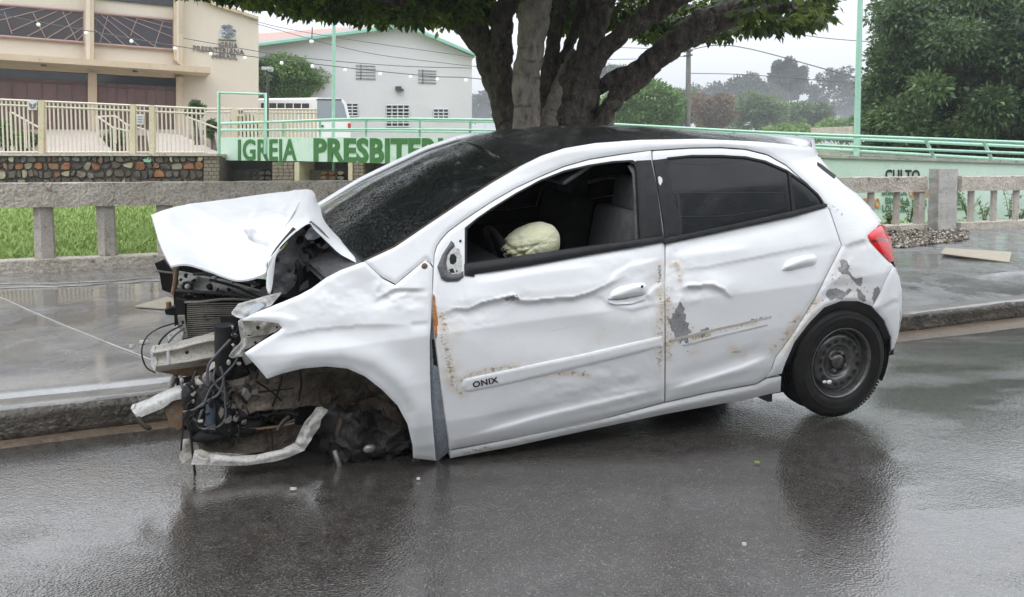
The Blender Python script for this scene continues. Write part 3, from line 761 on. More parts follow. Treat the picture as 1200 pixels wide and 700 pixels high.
# ============================================================ STONE RETAINING WALL (church forecourt)
WY = 25.0
WP = Plane(at_y(120, 180, WY), rad(4))
root = empty('stone_wall', WP.at(100., 215.), 'retaining wall of mixed orange, brown and cream stones under the cream church fence', 'stone wall')
def px_slab(mb, plane, px, o0, o1, mi=0):
    a = np.array([plane.at(u, v, o0) for u, v in px]); b = a + plane.n * (o1 - o0); mb.prism(a, b[0] - a[0], mi)
mb = MB(); px_slab(mb, WP, [(-420, 181), (239, 181), (239, 235), (-420, 235)], .06, 1.2); mb.build('mortar_core', M['mortar'], root)
mb = MB(); px_slab(mb, WP, [(-420, 179.5), (256.5, 180.2), (256.5, 183), (-420, 182.5)], -.12, 1.2); mb.build('coping', M['old_concrete'], root)
def stone(plane, u, v, ru, rv, mat, root, name='stone'):
    nn = random.randint(6, 8); pts = []
    for k in range(nn):
        a = 2 * math.pi * (k + random.uniform(-.25, .25)) / nn
        pts.append((u + ru * math.cos(a) * random.uniform(.85, 1.12), v + rv * math.sin(a) * random.uniform(.85, 1.12)))
    A = [plane.at(x, y, .08) for x, y in pts]; Bq = [plane.at(u + (x - u) * .82, v + (y - v) * .82, -.02 - random.random() * .04) for x, y in pts]
    mb = MB(); n = nn; mb.add(A + Bq, [(i, (i + 1) % n, n + (i + 1) % n, n + i) for i in range(n)] + [tuple(range(n, 2 * n))[::-1]], 0, False)
    return mb.build(name, mat, root)
rows_ = [(187.5, 4.2, 5.0), (195.5, 5.0, 6.5), (204.5, 5.2, 7), (213.5, 5, 7.5), (222, 5, 7.5)]
def cell_stone(P4, mat, root, plane, out=.0):
    c_ = np.mean(P4, 0); pts = []
    for k in range(4):
        a_, b_ = np.array(P4[k]), np.array(P4[(k + 1) % 4]); pts += [a_ + (c_ - a_) * random.uniform(.16, .34) + np.array([random.uniform(-.8, .8), random.uniform(-.7, .7)]), (a_ + b_) / 2 + (c_ - (a_ + b_) / 2) * .05 + np.array([random.uniform(-.5, .5), random.uniform(-.5, .5)])]
    A = [plane.at(x, y, .08) for x, y in pts]; Bq = [plane.at(c_[0] + (x - c_[0]) * .86, c_[1] + (y - c_[1]) * .84, -.01 - out - random.random() * .05) for x, y in pts]
    n = 8; mb = MB(); mb.add(A + Bq, [(i, (i + 1) % n, n + (i + 1) % n, n + i) for i in range(n)] + [tuple(range(n, 2 * n))[::-1]]); return mb.build('stone', mat, root)
rowy = [183.0, 190.5, 199.5, 208.5, 219., 230.]
def ry_(i, x): return rowy[i] + (5.5 * (float(fbm(x / 13., i * 3.3, 5)) - .45) * 2 if 0 < i else 0)
for i in range(5):
    x = -20 - random.uniform(0, 6)
    while x < 237:
        w = random.choice((5.5, 7.5, 9, 11, 13.5)) * (1.0 if i else .85); x1 = min(x + w, 238.5); j0, j1 = random.uniform(-3.2, 3.2), random.uniform(-3.2, 3.2)
        if x1 - x > 3:
            cx_ = (x + x1) / 2; key = [((19, 196), 3), ((45, 197), 3), ((67, 195), 4), ((81, 195), 3), ((113, 197), 3), ((118, 185), 4), ((234, 192), 3), ((186, 203), 3), ((5, 208), 5), ((75, 207), 5), ((52, 209), 5), ((155, 196), 5), ((100, 194), 6), ((187, 197), 4), ((6, 197), 4), ((130, 194), 5), ((208, 194), 6)]
            ci = random.choices(range(10), [.22, .17, .2, 0, 0, .05, .06, .16, .16, .07])[0]
            for (ku, kv), kc in key:
                if abs(ku - cx_) < 5 and abs(kv - (rowy[i] + rowy[i + 1]) / 2) < 4.5: ci = kc
            cell_stone([(x + j0 * .5, ry_(i, x)), (x1 - j1 * .3, ry_(i, x1)), (x1 + j1 * .5, ry_(i + 1, x1)), (x - j0 * .3, ry_(i + 1, x))], M['stone%d' % ci], root, WP, .04 if ci in (3, 4, 5) else 0)
        x = x1 + .3
stone(WP, 173, 187.5, 6, 4.2, M['mint_stone'], root)
# brick pier at its right end
for r in range(9):
    v0 = 183 + r * 4.5; off = (r % 2) * 3.3
    x = 238.5 - (0 if off == 0 else 0)
    cuts = [238.5] + [238.5 + off + q for q in (6.2, 12.4) if 238.5 + off + q < 255] + [256.5]
    for a, b in zip(cuts[:-1], cuts[1:]):
        mb = MB(); px_slab(mb, WP, [(a + .35, v0 + .35), (b - .35, v0 + .35), (b - .35, v0 + 4.1), (a + .35, v0 + 4.1)], -.03 - random.random() * .015, .1); mb.build('brick', M['brick'], root)
mb = MB(); px_slab(mb, WP, [(238.5, 183), (256.5, 183), (256.5, 235), (238.5, 235)], .0, 1.2); mb.build('pier_core', M['mortar'], root)
# forecourt and its sloping floor behind the wall
CPa = rad(27)
def quad_obj(name, pts, mat, **kw):
    me = mesh_np(name, np.array(pts), [tuple(range(len(pts)))], mat); o = link(name, me); return tag(o, **kw)
wz = float(WP.at(100., 180.)[2])
gA = WP.at(-120., 180., .0); gB = WP.at(256., 180., 0.)
mb = MB(); zb = wz - .02
mb.prism([[gA[0], gA[1] + .3, zb], [gB[0], gB[1] + .3, zb], [gB[0] + 2, 45, zb + .0], [gA[0] - 8, 45, zb + .0]], (0, 0, -.1))
tag(mb.build('church_forecourt', M['pink_floor']), 'pale concrete forecourt of the church', kind='structure')
# ============================================================ CHURCH
CP = Plane(at_y(205, 100, 34.), rad(27))
church = empty('church', CP.at(120., 160.), 'cream church building with stained glass bands, brown doors and a round emblem on its wall', 'church')
def cpart(name, px, o0, o1, mat, parent=None, plane=None):
    mb = MB(); px_slab(mb, plane or CP, px, o0, o1); return mb.build(name, mat, parent or church)
cpart('wall', [(-330, -70), (203, -42), (203, -20), (250, 4), (303, 22), (303, 190), (-330, 190)], .25, 9., M['cream'])
def c_line(u, a, b): return a + (b - a) * u / 200.
def band(u0, u1, t0, t1, b0, b1): return [(u0, t0), (u1, t1), (u1, b1), (u0, b0)]
wL = band(-60, 98.5, .3, 13.5, 38, 50.2); wR = band(110.5, 203.5, 15.2, 23.6, 51.6, 58.8)
seg = lambda p: p
for px, lines in ((wL, [((0, 12), (30, 6)), ((8, 22), (52, 11)), ((12, 37), (68, 13)), ((32, 43), (85, 14)), ((55, 45), (98, 20)), ((75, 47), (98, 32)), ((38, 14), (53, 44)), ((73, 13), (90, 48)), ((5, 14), (14, 40)), ((-30, 30), (8, 22)), ((90, 48), (98, 40))]),
                  (wR, [((111, 21), (146, 53)), ((126, 17), (184, 56)), ((141, 19), (203, 44)), ((161, 22), (203, 34)), ((111, 35), (130, 51)), ((127, 17), (117, 50)), ((161, 21), (153, 42)), ((191, 25), (181, 55)), ((118, 17), (164, 55)), ((175, 22), (203, 27))])):
    w = cpart('window', px, .16, .24, M['stained'])
    mb = MB()
    for a, b in lines: mb.tube([CP.at(a[0], a[1], .13), CP.at(b[0], b[1], .13)], .02, 4)
    mb.tube([CP.at(*px[0], .12), CP.at(*px[1], .12)], .06, 4); mb.tube([CP.at(*px[3], .12), CP.at(*px[2], .12)], .06, 4)
    mb.tube([CP.at(*px[1], .12), CP.at(*px[2], .12)], .05, 4)
    mb.build('mullion', M['mullion'], w)
w = cpart('window', [(112, -30), (203, -24), (203, 7.8), (119, -.5), (112, -1)], .16, .24, M['stained'])
w = cpart('window', [(-60, -40), (98, -30), (98, -12), (-60, -26)], .16, .24, M['stained'])
for a, b in ((99, 110), (203.8, 214)): cpart('pilaster', [(a, -60), (b, -60), (b, 78), (a, 70)], -.25, .24, M['cream_trim'])
for a, b in ((101, 105.5), (207, 209.5)): cpart('pilaster_face', [(a, -60), (b, -60), (b, 76), (a, 69)], -.28, -.252, M['cream'])
for a, b, c, d in ((103, 113.5, 84, 172), (206.5, 214.5, 90, 160)): cpart('column', [(a, c), (b, c + .5), (b, d), (a, d)], -.20, .24, M['cream_trim'])
cpart('canopy', [(-130, 52.5), (0, 62.4), (220, 77.3), (247, 79), (247, 86), (220, 84), (0, 70), (-130, 60)], -1.3, .24, M['cream_trim'])
cpart('lintel', [(-130, 61), (0, 71), (205, 84.5), (205, 91.5), (0, 80), (-130, 71)], -.12, .24, M['cream_trim'])
for px in ([(-130, 71), (0, 80.5), (102.5, 86.8), (102.5, 160), (-130, 160)], [(113.8, 87.6), (206, 92.6), (206, 156), (113.8, 156)]):
    d = cpart('door', px, .10, .22, M['brown_door'])
    u0, v0 = px[0] if px[0][0] > 0 else (-40, 78); u1, v1 = px[2] if px[0][0] < 0 else px[1]
    uu0 = max(px[0][0], -40); 
    top = lambda u: 80.5 + (u) * .0600
    cpart('transom_glass', [(uu0, top(uu0) + .5), (u1 - .5, top(u1) + .5), (u1 - .5, top(u1) + 9), (uu0, top(uu0) + 10)], .05, .095, M['dark_glass'], d)
    mb = MB(); n = 8
    for k in range(n + 1):
        x = uu0 + (u1 - uu0) * k / n; mb.tube([CP.at(x, top(x) + 10, .08), CP.at(x, 156, .08)], .03, 4)
    mb.tube([CP.at(uu0, top(uu0) + 14, .08), CP.at(u1, top(u1) + 13, .08)], .04, 4)
    mb.build('door_moulding', M['brown_door'], d)
# parapet and roof verge on the right
mb = MB(); px_slab(mb, CP, [(203, -24), (250, 2), (303, 19.5), (303, 23), (250, 6), (203, -20)], .05, 9.); mb.build('parapet', M['cream_trim'], church)
for u_, v_ in ((51, 72.5), (158.5, 79.5)):
    mb = MB(); mb.box(CP.at(u_, v_ + 2, -.5), (.12, .2, .22)); mb.build('canopy_lamp', M['lamp_metal'], church)
# emblem: a round leafy bush over a line, with the church name under it
mb = MB()
for k in range(46):
    a = random.uniform(0, 6.28); r = math.sqrt(random.random()); uu = 266.8 + 8.6 * r * math.cos(a); vv = 36 + 7.2 * r * math.sin(a) + (1.5 if abs(math.cos(a)) > .8 else 0)
    p = [CP.at(uu + 2.6 * math.cos(q) + .8 * math.cos(3 * q), vv + 1.7 * math.sin(q), .17 + .02 * (k % 4)) for q in np.linspace(0, 6.28, 8, endpoint=False)]
    mb.prism(p, CP.n * .02, k % 2)
for q in (-3, 0, 3): mb.tube([CP.at(266.8 + q * .4, 44, .15), CP.at(266.8 + q, 38, .15)], .03, 4)
mb.build('emblem', [M['logo_grey'], M['lens_clear']], church)
mb = MB(); mb.tube([CP.at(256, 46.2, .2), CP.at(277, 47.4, .2)], .035, 4); mb.build('emblem_line', M['logo_grey'], church)
def plane_text(body, plane, u0, u1, v_base0, v_top0, v_base1, v_top1, off, mat, parent, bold=.02, depth=.03, name='lettering'):
    V, F = text_mesh(body, 1., bold, depth, spacing=1.05)
    x0, x1 = V[:, 0].min(), V[:, 0].max(); y0, y1 = 0., max(.001, V[:, 1].max())
    fx = (V[:, 0] - x0) / (x1 - x0); fy = (V[:, 1] - y0) / (y1 - y0)
    uu = u0 + (u1 - u0) * fx; vb = v_base0 + (v_base1 - v_base0) * fx; vt = v_top0 + (v_top1 - v_top0) * fx
    W = plane.at(uu, vb + (vt - vb) * fy, off) - plane.n * (V[:, 2:3])
    mb = MB(); mb.add(W, F); return mb.build(name, mat, parent)
plane_text('IGREJA', CP, 256.3, 278.3, 55.2, 49.2, 56.2, 50.4, .22, M['logo_dark'], church, .0)
plane_text('PRESBITERIANA', CP, 226.5, 286, 60.0, 53.4, 64.4, 58.0, .22, M['logo_dark'], church, .0)
plane_text('DO', CP, 248.5, 256, 67.8, 63.8, 68.2, 64.2, .22, M['logo_dark'], church, .0)
plane_text('BRASIL', CP, 256.5, 278.5, 68.6, 62.4, 70.0, 63.8, .22, M['logo_dark'], church, .0)
# approach ramps between doors and fence
AP = Plane(at_y(100, 160, 29.), rad(12))
mb = MB()
mb.prism([AP.at(56, 151.5, 3.2), AP.at(110, 152.5, 3.2), AP.at(135, 181, -2.5), AP.at(50, 181, -2.5)], (0, 0, -.25))
mb.prism([AP.at(172, 154, 3.2), AP.at(212, 158, 3.2), AP.at(262, 181, -2.2), AP.at(176, 181, -2.2)], (0, 0, -.25))
mb.prism([AP.at(-130, 152, 4.6), AP.at(303, 152, 4.6), AP.at(303, 152, 3.3), AP.at(-130, 152, 3.3)], (0, 0, -.25))
tag(mb.build('church_ramps', M['pink_floor']), 'pale sloping access ramps leading up to the church doors', kind='structure')
# ============================================================ CHURCH FENCE
FP = Plane(WP.p + WP.n * .35, WP.a)
def ftop(u): return 116.2 + u * .0445
fence = empty('church_fence', FP.at(120., 181.), 'cream metal bar fence standing on the stone wall in front of the church', 'fence')
bar = None
for k, u in enumerate(np.arange(-259.4, 241, 5.05)):
    if any(abs(u - q) < 4.6 for q in (47.5, 155, 177.5)): continue
    mb = MB(); a = FP.at(u, 180.5); b = FP.at(u, ftop(u)); mb.box((a + b) / 2 + [0, 0, 0], (.038, .04, abs(b[2] - a[2])), FP.a); mb.build('bar', M['fence_paint'], fence)
for dv in (0.6, 6.8):
    mb = MB(); mb.tube([FP.at(-262, ftop(-262) + dv, -.01), FP.at(240, ftop(240) + dv, -.01)], .035, 4); mb.build('rail', M['fence_paint'], fence)
mb = MB(); mb.tube([FP.at(-262, 178.5, -.01), FP.at(240, 178.8, -.01)], .035, 4); mb.build('rail', M['fence_paint'], fence)
for a, b, t in ((44.5, 51, 117.5), (152, 158, 122.5), (174.5, 180.5, 123.5)):
    mb = MB(); px_slab(mb, FP, [(a, t), (b, t), (b, 181), (a, 181)], -.1, .1); mb.build('post', M['fence_post'], fence)
# panel signs on the fence
def small_sign(u0, v0, u1, v1, label, kindn):
    root = empty('fence_sign', FP.at((u0 + u1) / 2, v1, -.1), label, 'sign')
    mb = MB(); px_slab(mb, FP, [(u0, v0), (u1, v0), (u1, v1), (u0, v1)], -.09, -.06); mb.build('plate', M['hall_white'], root)
    mb = MB(); cu, cv = (u0 + u1) / 2, (v0 + v1) / 2; w, h = (u1 - u0), (v1 - v0)
    if kindn == 'mask':
        for sg in (-1, 1):
            px_slab(mb, FP, [(cu + sg * w * .05, cv - h * .05), (cu + sg * w * .42, cv - h * .25), (cu + sg * w * .36, cv + h * .12), (cu + sg * w * .1, cv + h * .18)], -.105, -.092)
        px_slab(mb, FP, [(cu - w * .35, cv + h * .2), (cu + w * .35, cv + h * .2), (cu + w * .1, cv + h * .36), (cu - w * .1, cv + h * .36)], -.105, -.092)
    else:
        for q in (-.25, 0, .25): px_slab(mb, FP, [(cu - w * .35, cv + h * q - .4), (cu + w * .35, cv + h * q - .4), (cu + w * .35, cv + h * q + .4), (cu - w * .35, cv + h * q + .4)], -.105, -.092)
    mb.build('print', M['logo_dark'], root)
small_sign(33, 117.5, 43, 129, 'small white sign with a dark mask mark on the left of the church fence', 'mask')
small_sign(160, 134, 168, 146, 'small white notice with lines of writing on the church fence between its two posts', 'lines')
# stair handrails behind the fence
for k, (pl, lab) in enumerate((([(12, 131), (30, 141), (50, 152)], 'sloping cream handrail behind the leftmost bars of the church fence'), ([(115, 137), (135, 136), (148, 146), (170, 152)], 'bent cream handrail between the two ramps of the church, upper one'),
                                   ([(113, 136), (133, 150), (152, 154)], 'short sloping cream handrail below the bent one between the church ramps'), ([(219, 137), (240, 145), (262, 153)], 'sloping cream handrail left of the green pipe gate'))):
    mb = MB(); P = [AP.at(u, v, -1.0 - .3 * k) for u, v in pl]; mb.tube(P, .035, 6)
    for p in P: mb.tube([p, p - [0, 0, 1.0]], .03, 5)
    tag(mb.build('handrail', M['fence_paint']), lab, 'handrail')
# ============================================================ PEDESTRIAN RAMP
RPl = None
rp0 = at_y(258, 160, 26.); rp1 = at_y(1200, 160, 17.4); RPl = Plane(rp0, math.atan2(rp1[1] - rp0[1], rp1[0] - rp0[0]))
ramp = empty('pedestrian_ramp', RPl.at(600., 215.), 'mint green pedestrian ramp wall with green lettering and pipe handrails, passing behind the car', 'ramp')
mb = MB(); px_slab(mb, RPl, [(257, 161), (525, 161), (640, 162), (700, 164.5), (800, 171), (900, 179), (970, 183.8), (1200, 191), (1360, 197), (1360, 245), (1200, 215), (960, 212), (700, 198), (480, 192.8), (420, 190.6), (350, 189), (257, 188)], 0, .18); mb.build('parapet', M['mint'], ramp)
mb = MB(); px_slab(mb, RPl, [(930, 214), (960, 212), (1200, 214.5), (1330, 235), (1330, 272), (930, 262)], .012, .2); mb.build('lower_wall', M['mint'], ramp)
mb = MB(); px_slab(mb, RPl, [(925, 178.7), (970, 182.0), (1200, 188.8), (1360, 194.5), (1360, 198), (1200, 192), (970, 185.2), (925, 181.8)], -.06, .3); mb.build('ledge', M['ledge'], ramp)
mb = MB(); px_slab(mb, RPl, [(940, 176.5), (1060, 181), (1150, 184.5), (1260, 187), (1260, 193), (1060, 184.5), (940, 180)], 1.7, 1.9); mb.build('far_ledge', M['ledge'], ramp)
mb = MB()
dk = [(258, 170), (525, 169), (700, 172), (970, 190), (1340, 203)]
for (a, b) in zip(dk[:-1], dk[1:]):
    A = [RPl.at(*a, .2), RPl.at(*b, .2)]; Bq = [A[1] + RPl.n * 1.5, A[0] + RPl.n * 1.5]; mb.prism([A[0], A[1], Bq[0], Bq[1]], (0, 0, -.18))
mb.build('deck', M['old_concrete'], ramp)
plane_text('IGREJA', RPl, 279, 347.5, 187.3, 163.5, 187.6, 162.6, -.015, M['letter_green'], ramp, .022, .012)
plane_text('PRESBITERIANA', RPl, 367.5, 588, 187.8, 161.8, 194, 161.5, -.015, M['letter_green'], ramp, .04, .012)
plane_text('DO BRASIL', RPl, 612, 760, 194, 164, 200, 172, -.015, M['letter_green'], ramp, .03, .012)
for bd, u0, u1, vb, vt, mt in (('CULTO', 1037.5, 1078, 209.5, 198.8, 'letter_black'), ('DOMINGO', 998, 1031, 243.5, 232, 'letter_orange'), ('BIBLICA', 1033.5, 1063, 228.5, 221.5, 'letter_sage'),
                               ('ESCOLA', 1037.5, 1066, 238.5, 231.5, 'letter_sage'), ('LOUVOR', 1034, 1062, 248, 240.3, 'letter_sage'), ('QUINTA', 1065, 1090, 230.5, 221.5, 'letter_orange'), ('À DEUS', 1061, 1086, 241.5, 234, 'letter_sage'),
                               ('S.', 1121, 1127, 236, 228, 'letter_sage'), ('C.D', 1120, 1132, 245, 238, 'letter_sage')):
    if 'À' in bd: bd = 'A DEUS'
    plane_text(bd, RPl, u0, u1, vb, vt, vb + .4, vt + .4, (-.015 if bd == 'CULTO' else -.004), M[mt], ramp, .03, .012)
# openings and piers under the ramp, left part
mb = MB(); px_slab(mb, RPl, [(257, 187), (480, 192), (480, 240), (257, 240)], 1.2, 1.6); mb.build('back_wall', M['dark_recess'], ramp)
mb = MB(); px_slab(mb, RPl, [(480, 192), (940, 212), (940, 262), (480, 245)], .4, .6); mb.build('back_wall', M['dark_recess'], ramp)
for a, b in ((319, 344), (414, 426)):
    mb = MB(); px_slab(mb, RPl, [(a, 189), (b, 189.5), (b, 240), (a, 240)], .03, .7); mb.build('pier', M['mortar'], ramp)
    for r in range(8):
        x = a
        while x < b - 2:
            w = min(random.uniform(5, 8), b - x); v0 = 190 + r * 4.1
            mb = MB(); px_slab(mb, RPl, [(x + .4, v0 + .4), (x + w - .3, v0 + .4), (x + w - .3, v0 + 3.7), (x + .4, v0 + 3.7)], -.01 - random.random() * .03, .1); mb.build('brick', M['brick'], ramp); x += w
for a, b in ((345, 350.5), (408, 413)):
    mb = MB(); px_slab(mb, RPl, [(a, 190), (b, 190), (b, 240), (a, 240)], -.02, .8); mb.build('column', M['fence_post'], ramp)
mb = MB(); px_slab(mb, RPl, [(364, 199.5), (395, 200), (395, 240), (364, 240)], .5, .9); mb.build('stone_block', M['mortar'], ramp)
for r in range(3):
    for q in range(3): stone(RPl, 369.5 + q * 10, 203 + r * 6, 4.6, 2.8, M['stone%d' % random.choice((5, 3, 4, 6))], ramp).location = tuple(RPl.n * .46)
mb = MB(); px_slab(mb, RPl, [(272, 198), (306, 198), (306, 240), (272, 240)], .6, 1.0); mb.build('stone_block', M['mortar'], ramp)
for r in range(3):
    for q in range(4): stone(RPl, 277 + q * 8, 203 + r * 6, 4., 2.8, M['stone%d' % random.choice((1, 7, 0, 8))], ramp).location = tuple(RPl.n * .56)
# pipe handrails
def pipe(pl, off, r, name='pipe'):
    mb = MB(); mb.tube(spline([RPl.at(u, v, off) for u, v in pl], 3), r, 8); return mb.build(name, M['mint_pipe'], ramp)
pipe([(257, 145.5), (330, 142.8), (420, 139.6), (580, 140.8), (720, 146), (900, 155.6), (1100, 163.3), (1200, 167.3), (1330, 172)], -.03, .038)
pipe([(257, 153.2), (420, 151.6), (580, 153), (720, 157.5), (943, 169.8), (1200, 180), (1330, 185)], -.03, .034)
pipe([(257, 144.5), (420, 141.0), (580, 143), (720, 148), (900, 158.4), (1100, 167.4), (1200, 172), (1330, 178)], 1.7, .042)
pipe([(257, 152), (420, 153.5), (580, 155.5), (720, 160), (943, 173.5), (1200, 188.2), (1330, 195)], 1.7, .042)
for u, vt, vb, du in ((332, 142.7, 161, 0), (375, 141, 161, 0), (429, 139.8, 161, 0), (492, 140, 161, 0), (551, 140.6, 161, 0), (790, 149.6, 168, 1), (860, 153.5, 174, 2), (934, 157.5, 180, 0), (1084, 162.8, 187.5, 12), (1152.5, 165.5, 190, 11), (1225, 168, 192, 12)):
    mb = MB(); mb.tube([RPl.at(u, vt, -.03), RPl.at(u + du, vb, .06)], .04, 7); mb.build('pipe_post', M['mint_pipe'], ramp)
# green pipe gate frame by the church fence
mb = MB(); g = Plane(WP.p + WP.n * .1, WP.a)
mb.tube([g.at(256.5, 181, -.2), g.at(256.5, 108.8, -.2), g.at(311, 110.5, -.2), g.at(311, 181, -.2)], .06, 8)
tag(mb.build('pipe_gate_frame', M['mint_pipe']), 'tall mint green pipe frame at the left end of the lettered ramp', 'gate frame')
# beige fence behind the ramp
F2 = Plane(at_y(330, 150, 29.5), rad(6))
fence2 = empty('bar_fence', F2.at(320., 165.), 'low beige bar fence behind the mint ramp beside the parked bus', 'fence')
for u in np.arange(260, 371, 4.4):
    mb = MB(); t = 127 if u > 303 else 126.5; a = F2.at(u, 166.); b = F2.at(u, t); mb.box((a + b) / 2, (.085, .04, b[2] - a[2]), F2.a); mb.build('bar', M['fence_post'] if u > 303 else M['fence_paint'], fence2)
for v in (127.5, 131.5): 
    mb = MB(); mb.tube([F2.at(240, v, -.02), F2.at(371, v + .8, -.02)], .03, 4); mb.build('rail', M['fence_paint'], fence2)
mb = MB(); px_slab(mb, F2, [(271, 127), (278, 127), (278, 168), (271, 168)], -.1, .1); mb.build('post', M['fence_post'], fence2)
root = empty('fence_sign', F2.at(282., 136., -.2), 'small white sign with a dark mask mark behind the green pipe gate frame', 'sign')
mb = MB(); px_slab(mb, F2, [(278, 127.5), (285.5, 127.5), (285.5, 136), (278, 136)], -.2, -.17); mb.build('plate', M['fence_paint'], root)
mb = MB()
for sg in (-1, 1): px_slab(mb, F2, [(281.7 + sg * .4, 130), (281.7 + sg * 3, 128.8), (281.7 + sg * 2.4, 132.5), (281.7 + sg * .8, 134)], -.22, -.205)
mb.build('print', M['logo_dark'], root)
# ============================================================ WHITE HALL
HPl = Plane(at_y(430, 100, 47.), rad(10))
hall = empty('white_hall', HPl.at(430., 165.), 'large white gabled hall with mint roof edge, grey louvres and barred windows', 'hall')
def hpart(name, px, o0, o1, mat, parent=None):
    mb = MB(); px_slab(mb, HPl, px, o0, o1); return mb.build(name, mat, parent or hall)
hpart('wall', [(240, 62), (303, 53.5), (474, 31.5), (553, 66), (553, 182), (240, 182)], 0, 22, M['hall_white'])
hpart('roof', [(235, 55), (303, 48.2), (474, 26.2), (475, 26), (558, 62.5), (558, 65), (475, 31), (303, 53), (235, 60)], -.5, 22.4, M['hall_white'])
hpart('roof_edge', [(235, 58.5), (303, 51.0), (474, 28.4), (476, 28.4), (560, 64.0), (560, 66.5), (475, 31.6), (303, 54), (235, 61.5)], -.62, -.505, M['hall_trim'])
for px in ((339.5, 72, 353, 88), (417, 75.5, 440, 94), (490, 81.3, 511, 98.7)):
    a, b, c, d = px; w = hpart('window', [(a, b), (c, b + 1.2), (c, d), (a, d - .6)], -.03, .05, M['louvre'])
    mb = MB()
    for k in range(5): vv = b + (d - b) * (k + .5) / 5; mb.tube([HPl.at(a, vv, -.05), HPl.at(c, vv + .6, -.05)], .014, 4)
    mb.tube([HPl.at(a + (c - a) * .26, b, -.06), HPl.at(a + (c - a) * .26, d, -.06)], .018, 4)
    mb.build('slat', M['lamp_metal'], w)
for (a, b, c, d, nx, ny) in ((406, 121.5, 419.5, 136, 2, 4), (452.5, 123.5, 479.5, 148.5, 4, 6), (508, 128, 525.5, 140, 3, 3)):
    w = hpart('window', [(a, b), (c, b + .3), (c, d), (a, d - .2)], -.03, .05, M['dark_glass'])
    mb = MB()
    for k in range(nx + 1): x = a + (c - a) * k / nx; mb.tube([HPl.at(x, b, -.06), HPl.at(x, d, -.06)], .04, 4)
    for k in range(ny + 1): y = b + (d - b) * k / ny; mb.tube([HPl.at(a, y, -.06), HPl.at(c, y, -.06)], .04, 4)
    mb.build('frame', M['hall_white'], w)
mb = MB(); mb.box(HPl.at(467, 104, -.15), (.35, .3, .25)); mb.box(HPl.at(471, 105.5, -.2), (.18, .3, .12)); mb.build('wall_lamp', M['lamp_metal'], hall)
RP2 = Plane(at_y(370, 40, 52.), rad(10))
mb = MB()
a = [RP2.at(290, 53.5, 0), RP2.at(474, 30, 0), RP2.at(440, 29.5, 14), RP2.at(290, 40.5, 14)]
mb.prism(a, (0, 0, -.2)); tag(mb.build('clay_roof', M['clay_roof']), 'faded red tile roof showing above the left slope of the white hall', 'roof')
# ============================================================ BUS
BC = at_y(371, 150, 41.); b_ang_rear = rad(28)
bus = empty('parked_bus', BC - [0, 0, 1.], 'white minibus parked behind the mint ramp in front of the white hall', 'bus')
PR = Plane(BC, b_ang_rear); PS = Plane(BC, rad(-18))
mb = MB(); 
prof_b = [(370, 116.3), (374, 114.6), (395, 114.8), (402, 116), (406, 122), (410.5, 140), (411, 165), (370, 165)]
A = [PR.at(u, v) for u, v in prof_b]; dv = np.array([-6.0, .9, 0.]) 
mb.prism(A, dv); mb.build('body', M['bus_white'], bus)
mb = MB(); px_slab(mb, PR, [(372, 117.2), (399, 117.6), (403, 123), (407, 139.5), (371.5, 139.5)], -.03, -.004); mb.build('windscreen', M['bus_glass'], bus)
mb = MB(); px_slab(mb, PR, [(371, 116), (400, 116.3), (401, 117.8), (371, 117.6)], -.05, -.03); mb.build('visor', M['lamp_metal'], bus)
BSd = Plane(BC, math.atan2(-.9, 6.0))
mb = MB(); q = [(306, 121), (363.5, 121.5), (363.5, 129), (306, 128.6)]
P = np.array([BSd.at(u, v) for u, v in q]); nn = np.array([-.148, -.989, 0]) * .03; mb.prism(P + nn, nn); mb.build('side_windows', M['dark_glass'], bus)
mb = MB(); 
for k in range(7):
    uu = 306 + 57.5 * k / 6; P = [BSd.at(uu - .5, 121), BSd.at(uu + .5, 121), BSd.at(uu + .5, 129), BSd.at(uu - .5, 129)]; mb.prism(np.array(P) + nn * 2.1, nn * .5)
mb.build('window_pillar', M['bus_white'], bus)
mb = MB(); mb.box(PR.at(409.5, 147.5, -.06), (.14, .1, .26)); mb.build('lamp', M['red_lamp'], bus)
mb = MB(); mb.box(PR.at(377.5, 148, -.05), (.16, .08, .1)); mb.build('door_handle', M['lamp_metal'], bus)
for sgn in (0.12, .8):
    mb = MB(); p = BSd.at(360 if sgn < .5 else 310, 165); p[2] = bus.location[2] - .3; mb.tube([p, p + [.25, .3, 0]], .42, 14); mb.build('wheel', M['tyre'], bus)
# ============================================================ POLES, WIRES, LIGHT STRING
mb = MB(); p = at_y(390.5, 172, 25.); q = at_y(391.5, 23, 25.); mb.tube([p - [0, 0, 1.5], p, q], .055, 8)
mb.tube([q, at_y(380, 19.5, 24.6), at_y(369, 17.8, 24.2)], .04, 7)
tag(mb.build('street_lamp', M['mint_pipe']), 'thin mint green lamp post with a short arm, in front of the white hall', 'street lamp')
mb = MB(); p = at_y(1003.3, 196, 20.2); q = at_y(1009.4, -60, 20.2); mb.tube([p - [0, 0, 1.3], p, q], [.085, .085, .06], 10)
tag(mb.build('metal_pole', M['mint_pipe']), 'tall mint green pole rising behind the handrails right of the car', 'pole')
root = empty('dark_lamp_post', at_y(313, 181, 28.), 'slim dark lamp post with a globe beside the parked bus', 'lamp post')
mb = MB(); mb.tube([at_y(313.3, 185, 28.), at_y(313.5, 80, 28.)], .05, 7); mb.build('post', M['lamp_metal'], root)
mb = MB(); mb.box(at_y(313.5, 80.5, 28.), (.34, .3, .1)); mb.tube([at_y(316.5, 84, 28.), at_y(316.5, 79, 28.)], .11, 8); mb.build('lamp_head', M['louvre'], root)
root = empty('utility_pole', at_y(806, 160, 62.), 'weathered concrete utility pole beyond the handrail, under the long tree limb', 'utility pole')
mb = MB(); mb.tube([at_y(805.5, 190, 62.), at_y(807, 52, 62.)], [.26, .18], 8); mb.build('post', M['pole_concrete'], root)
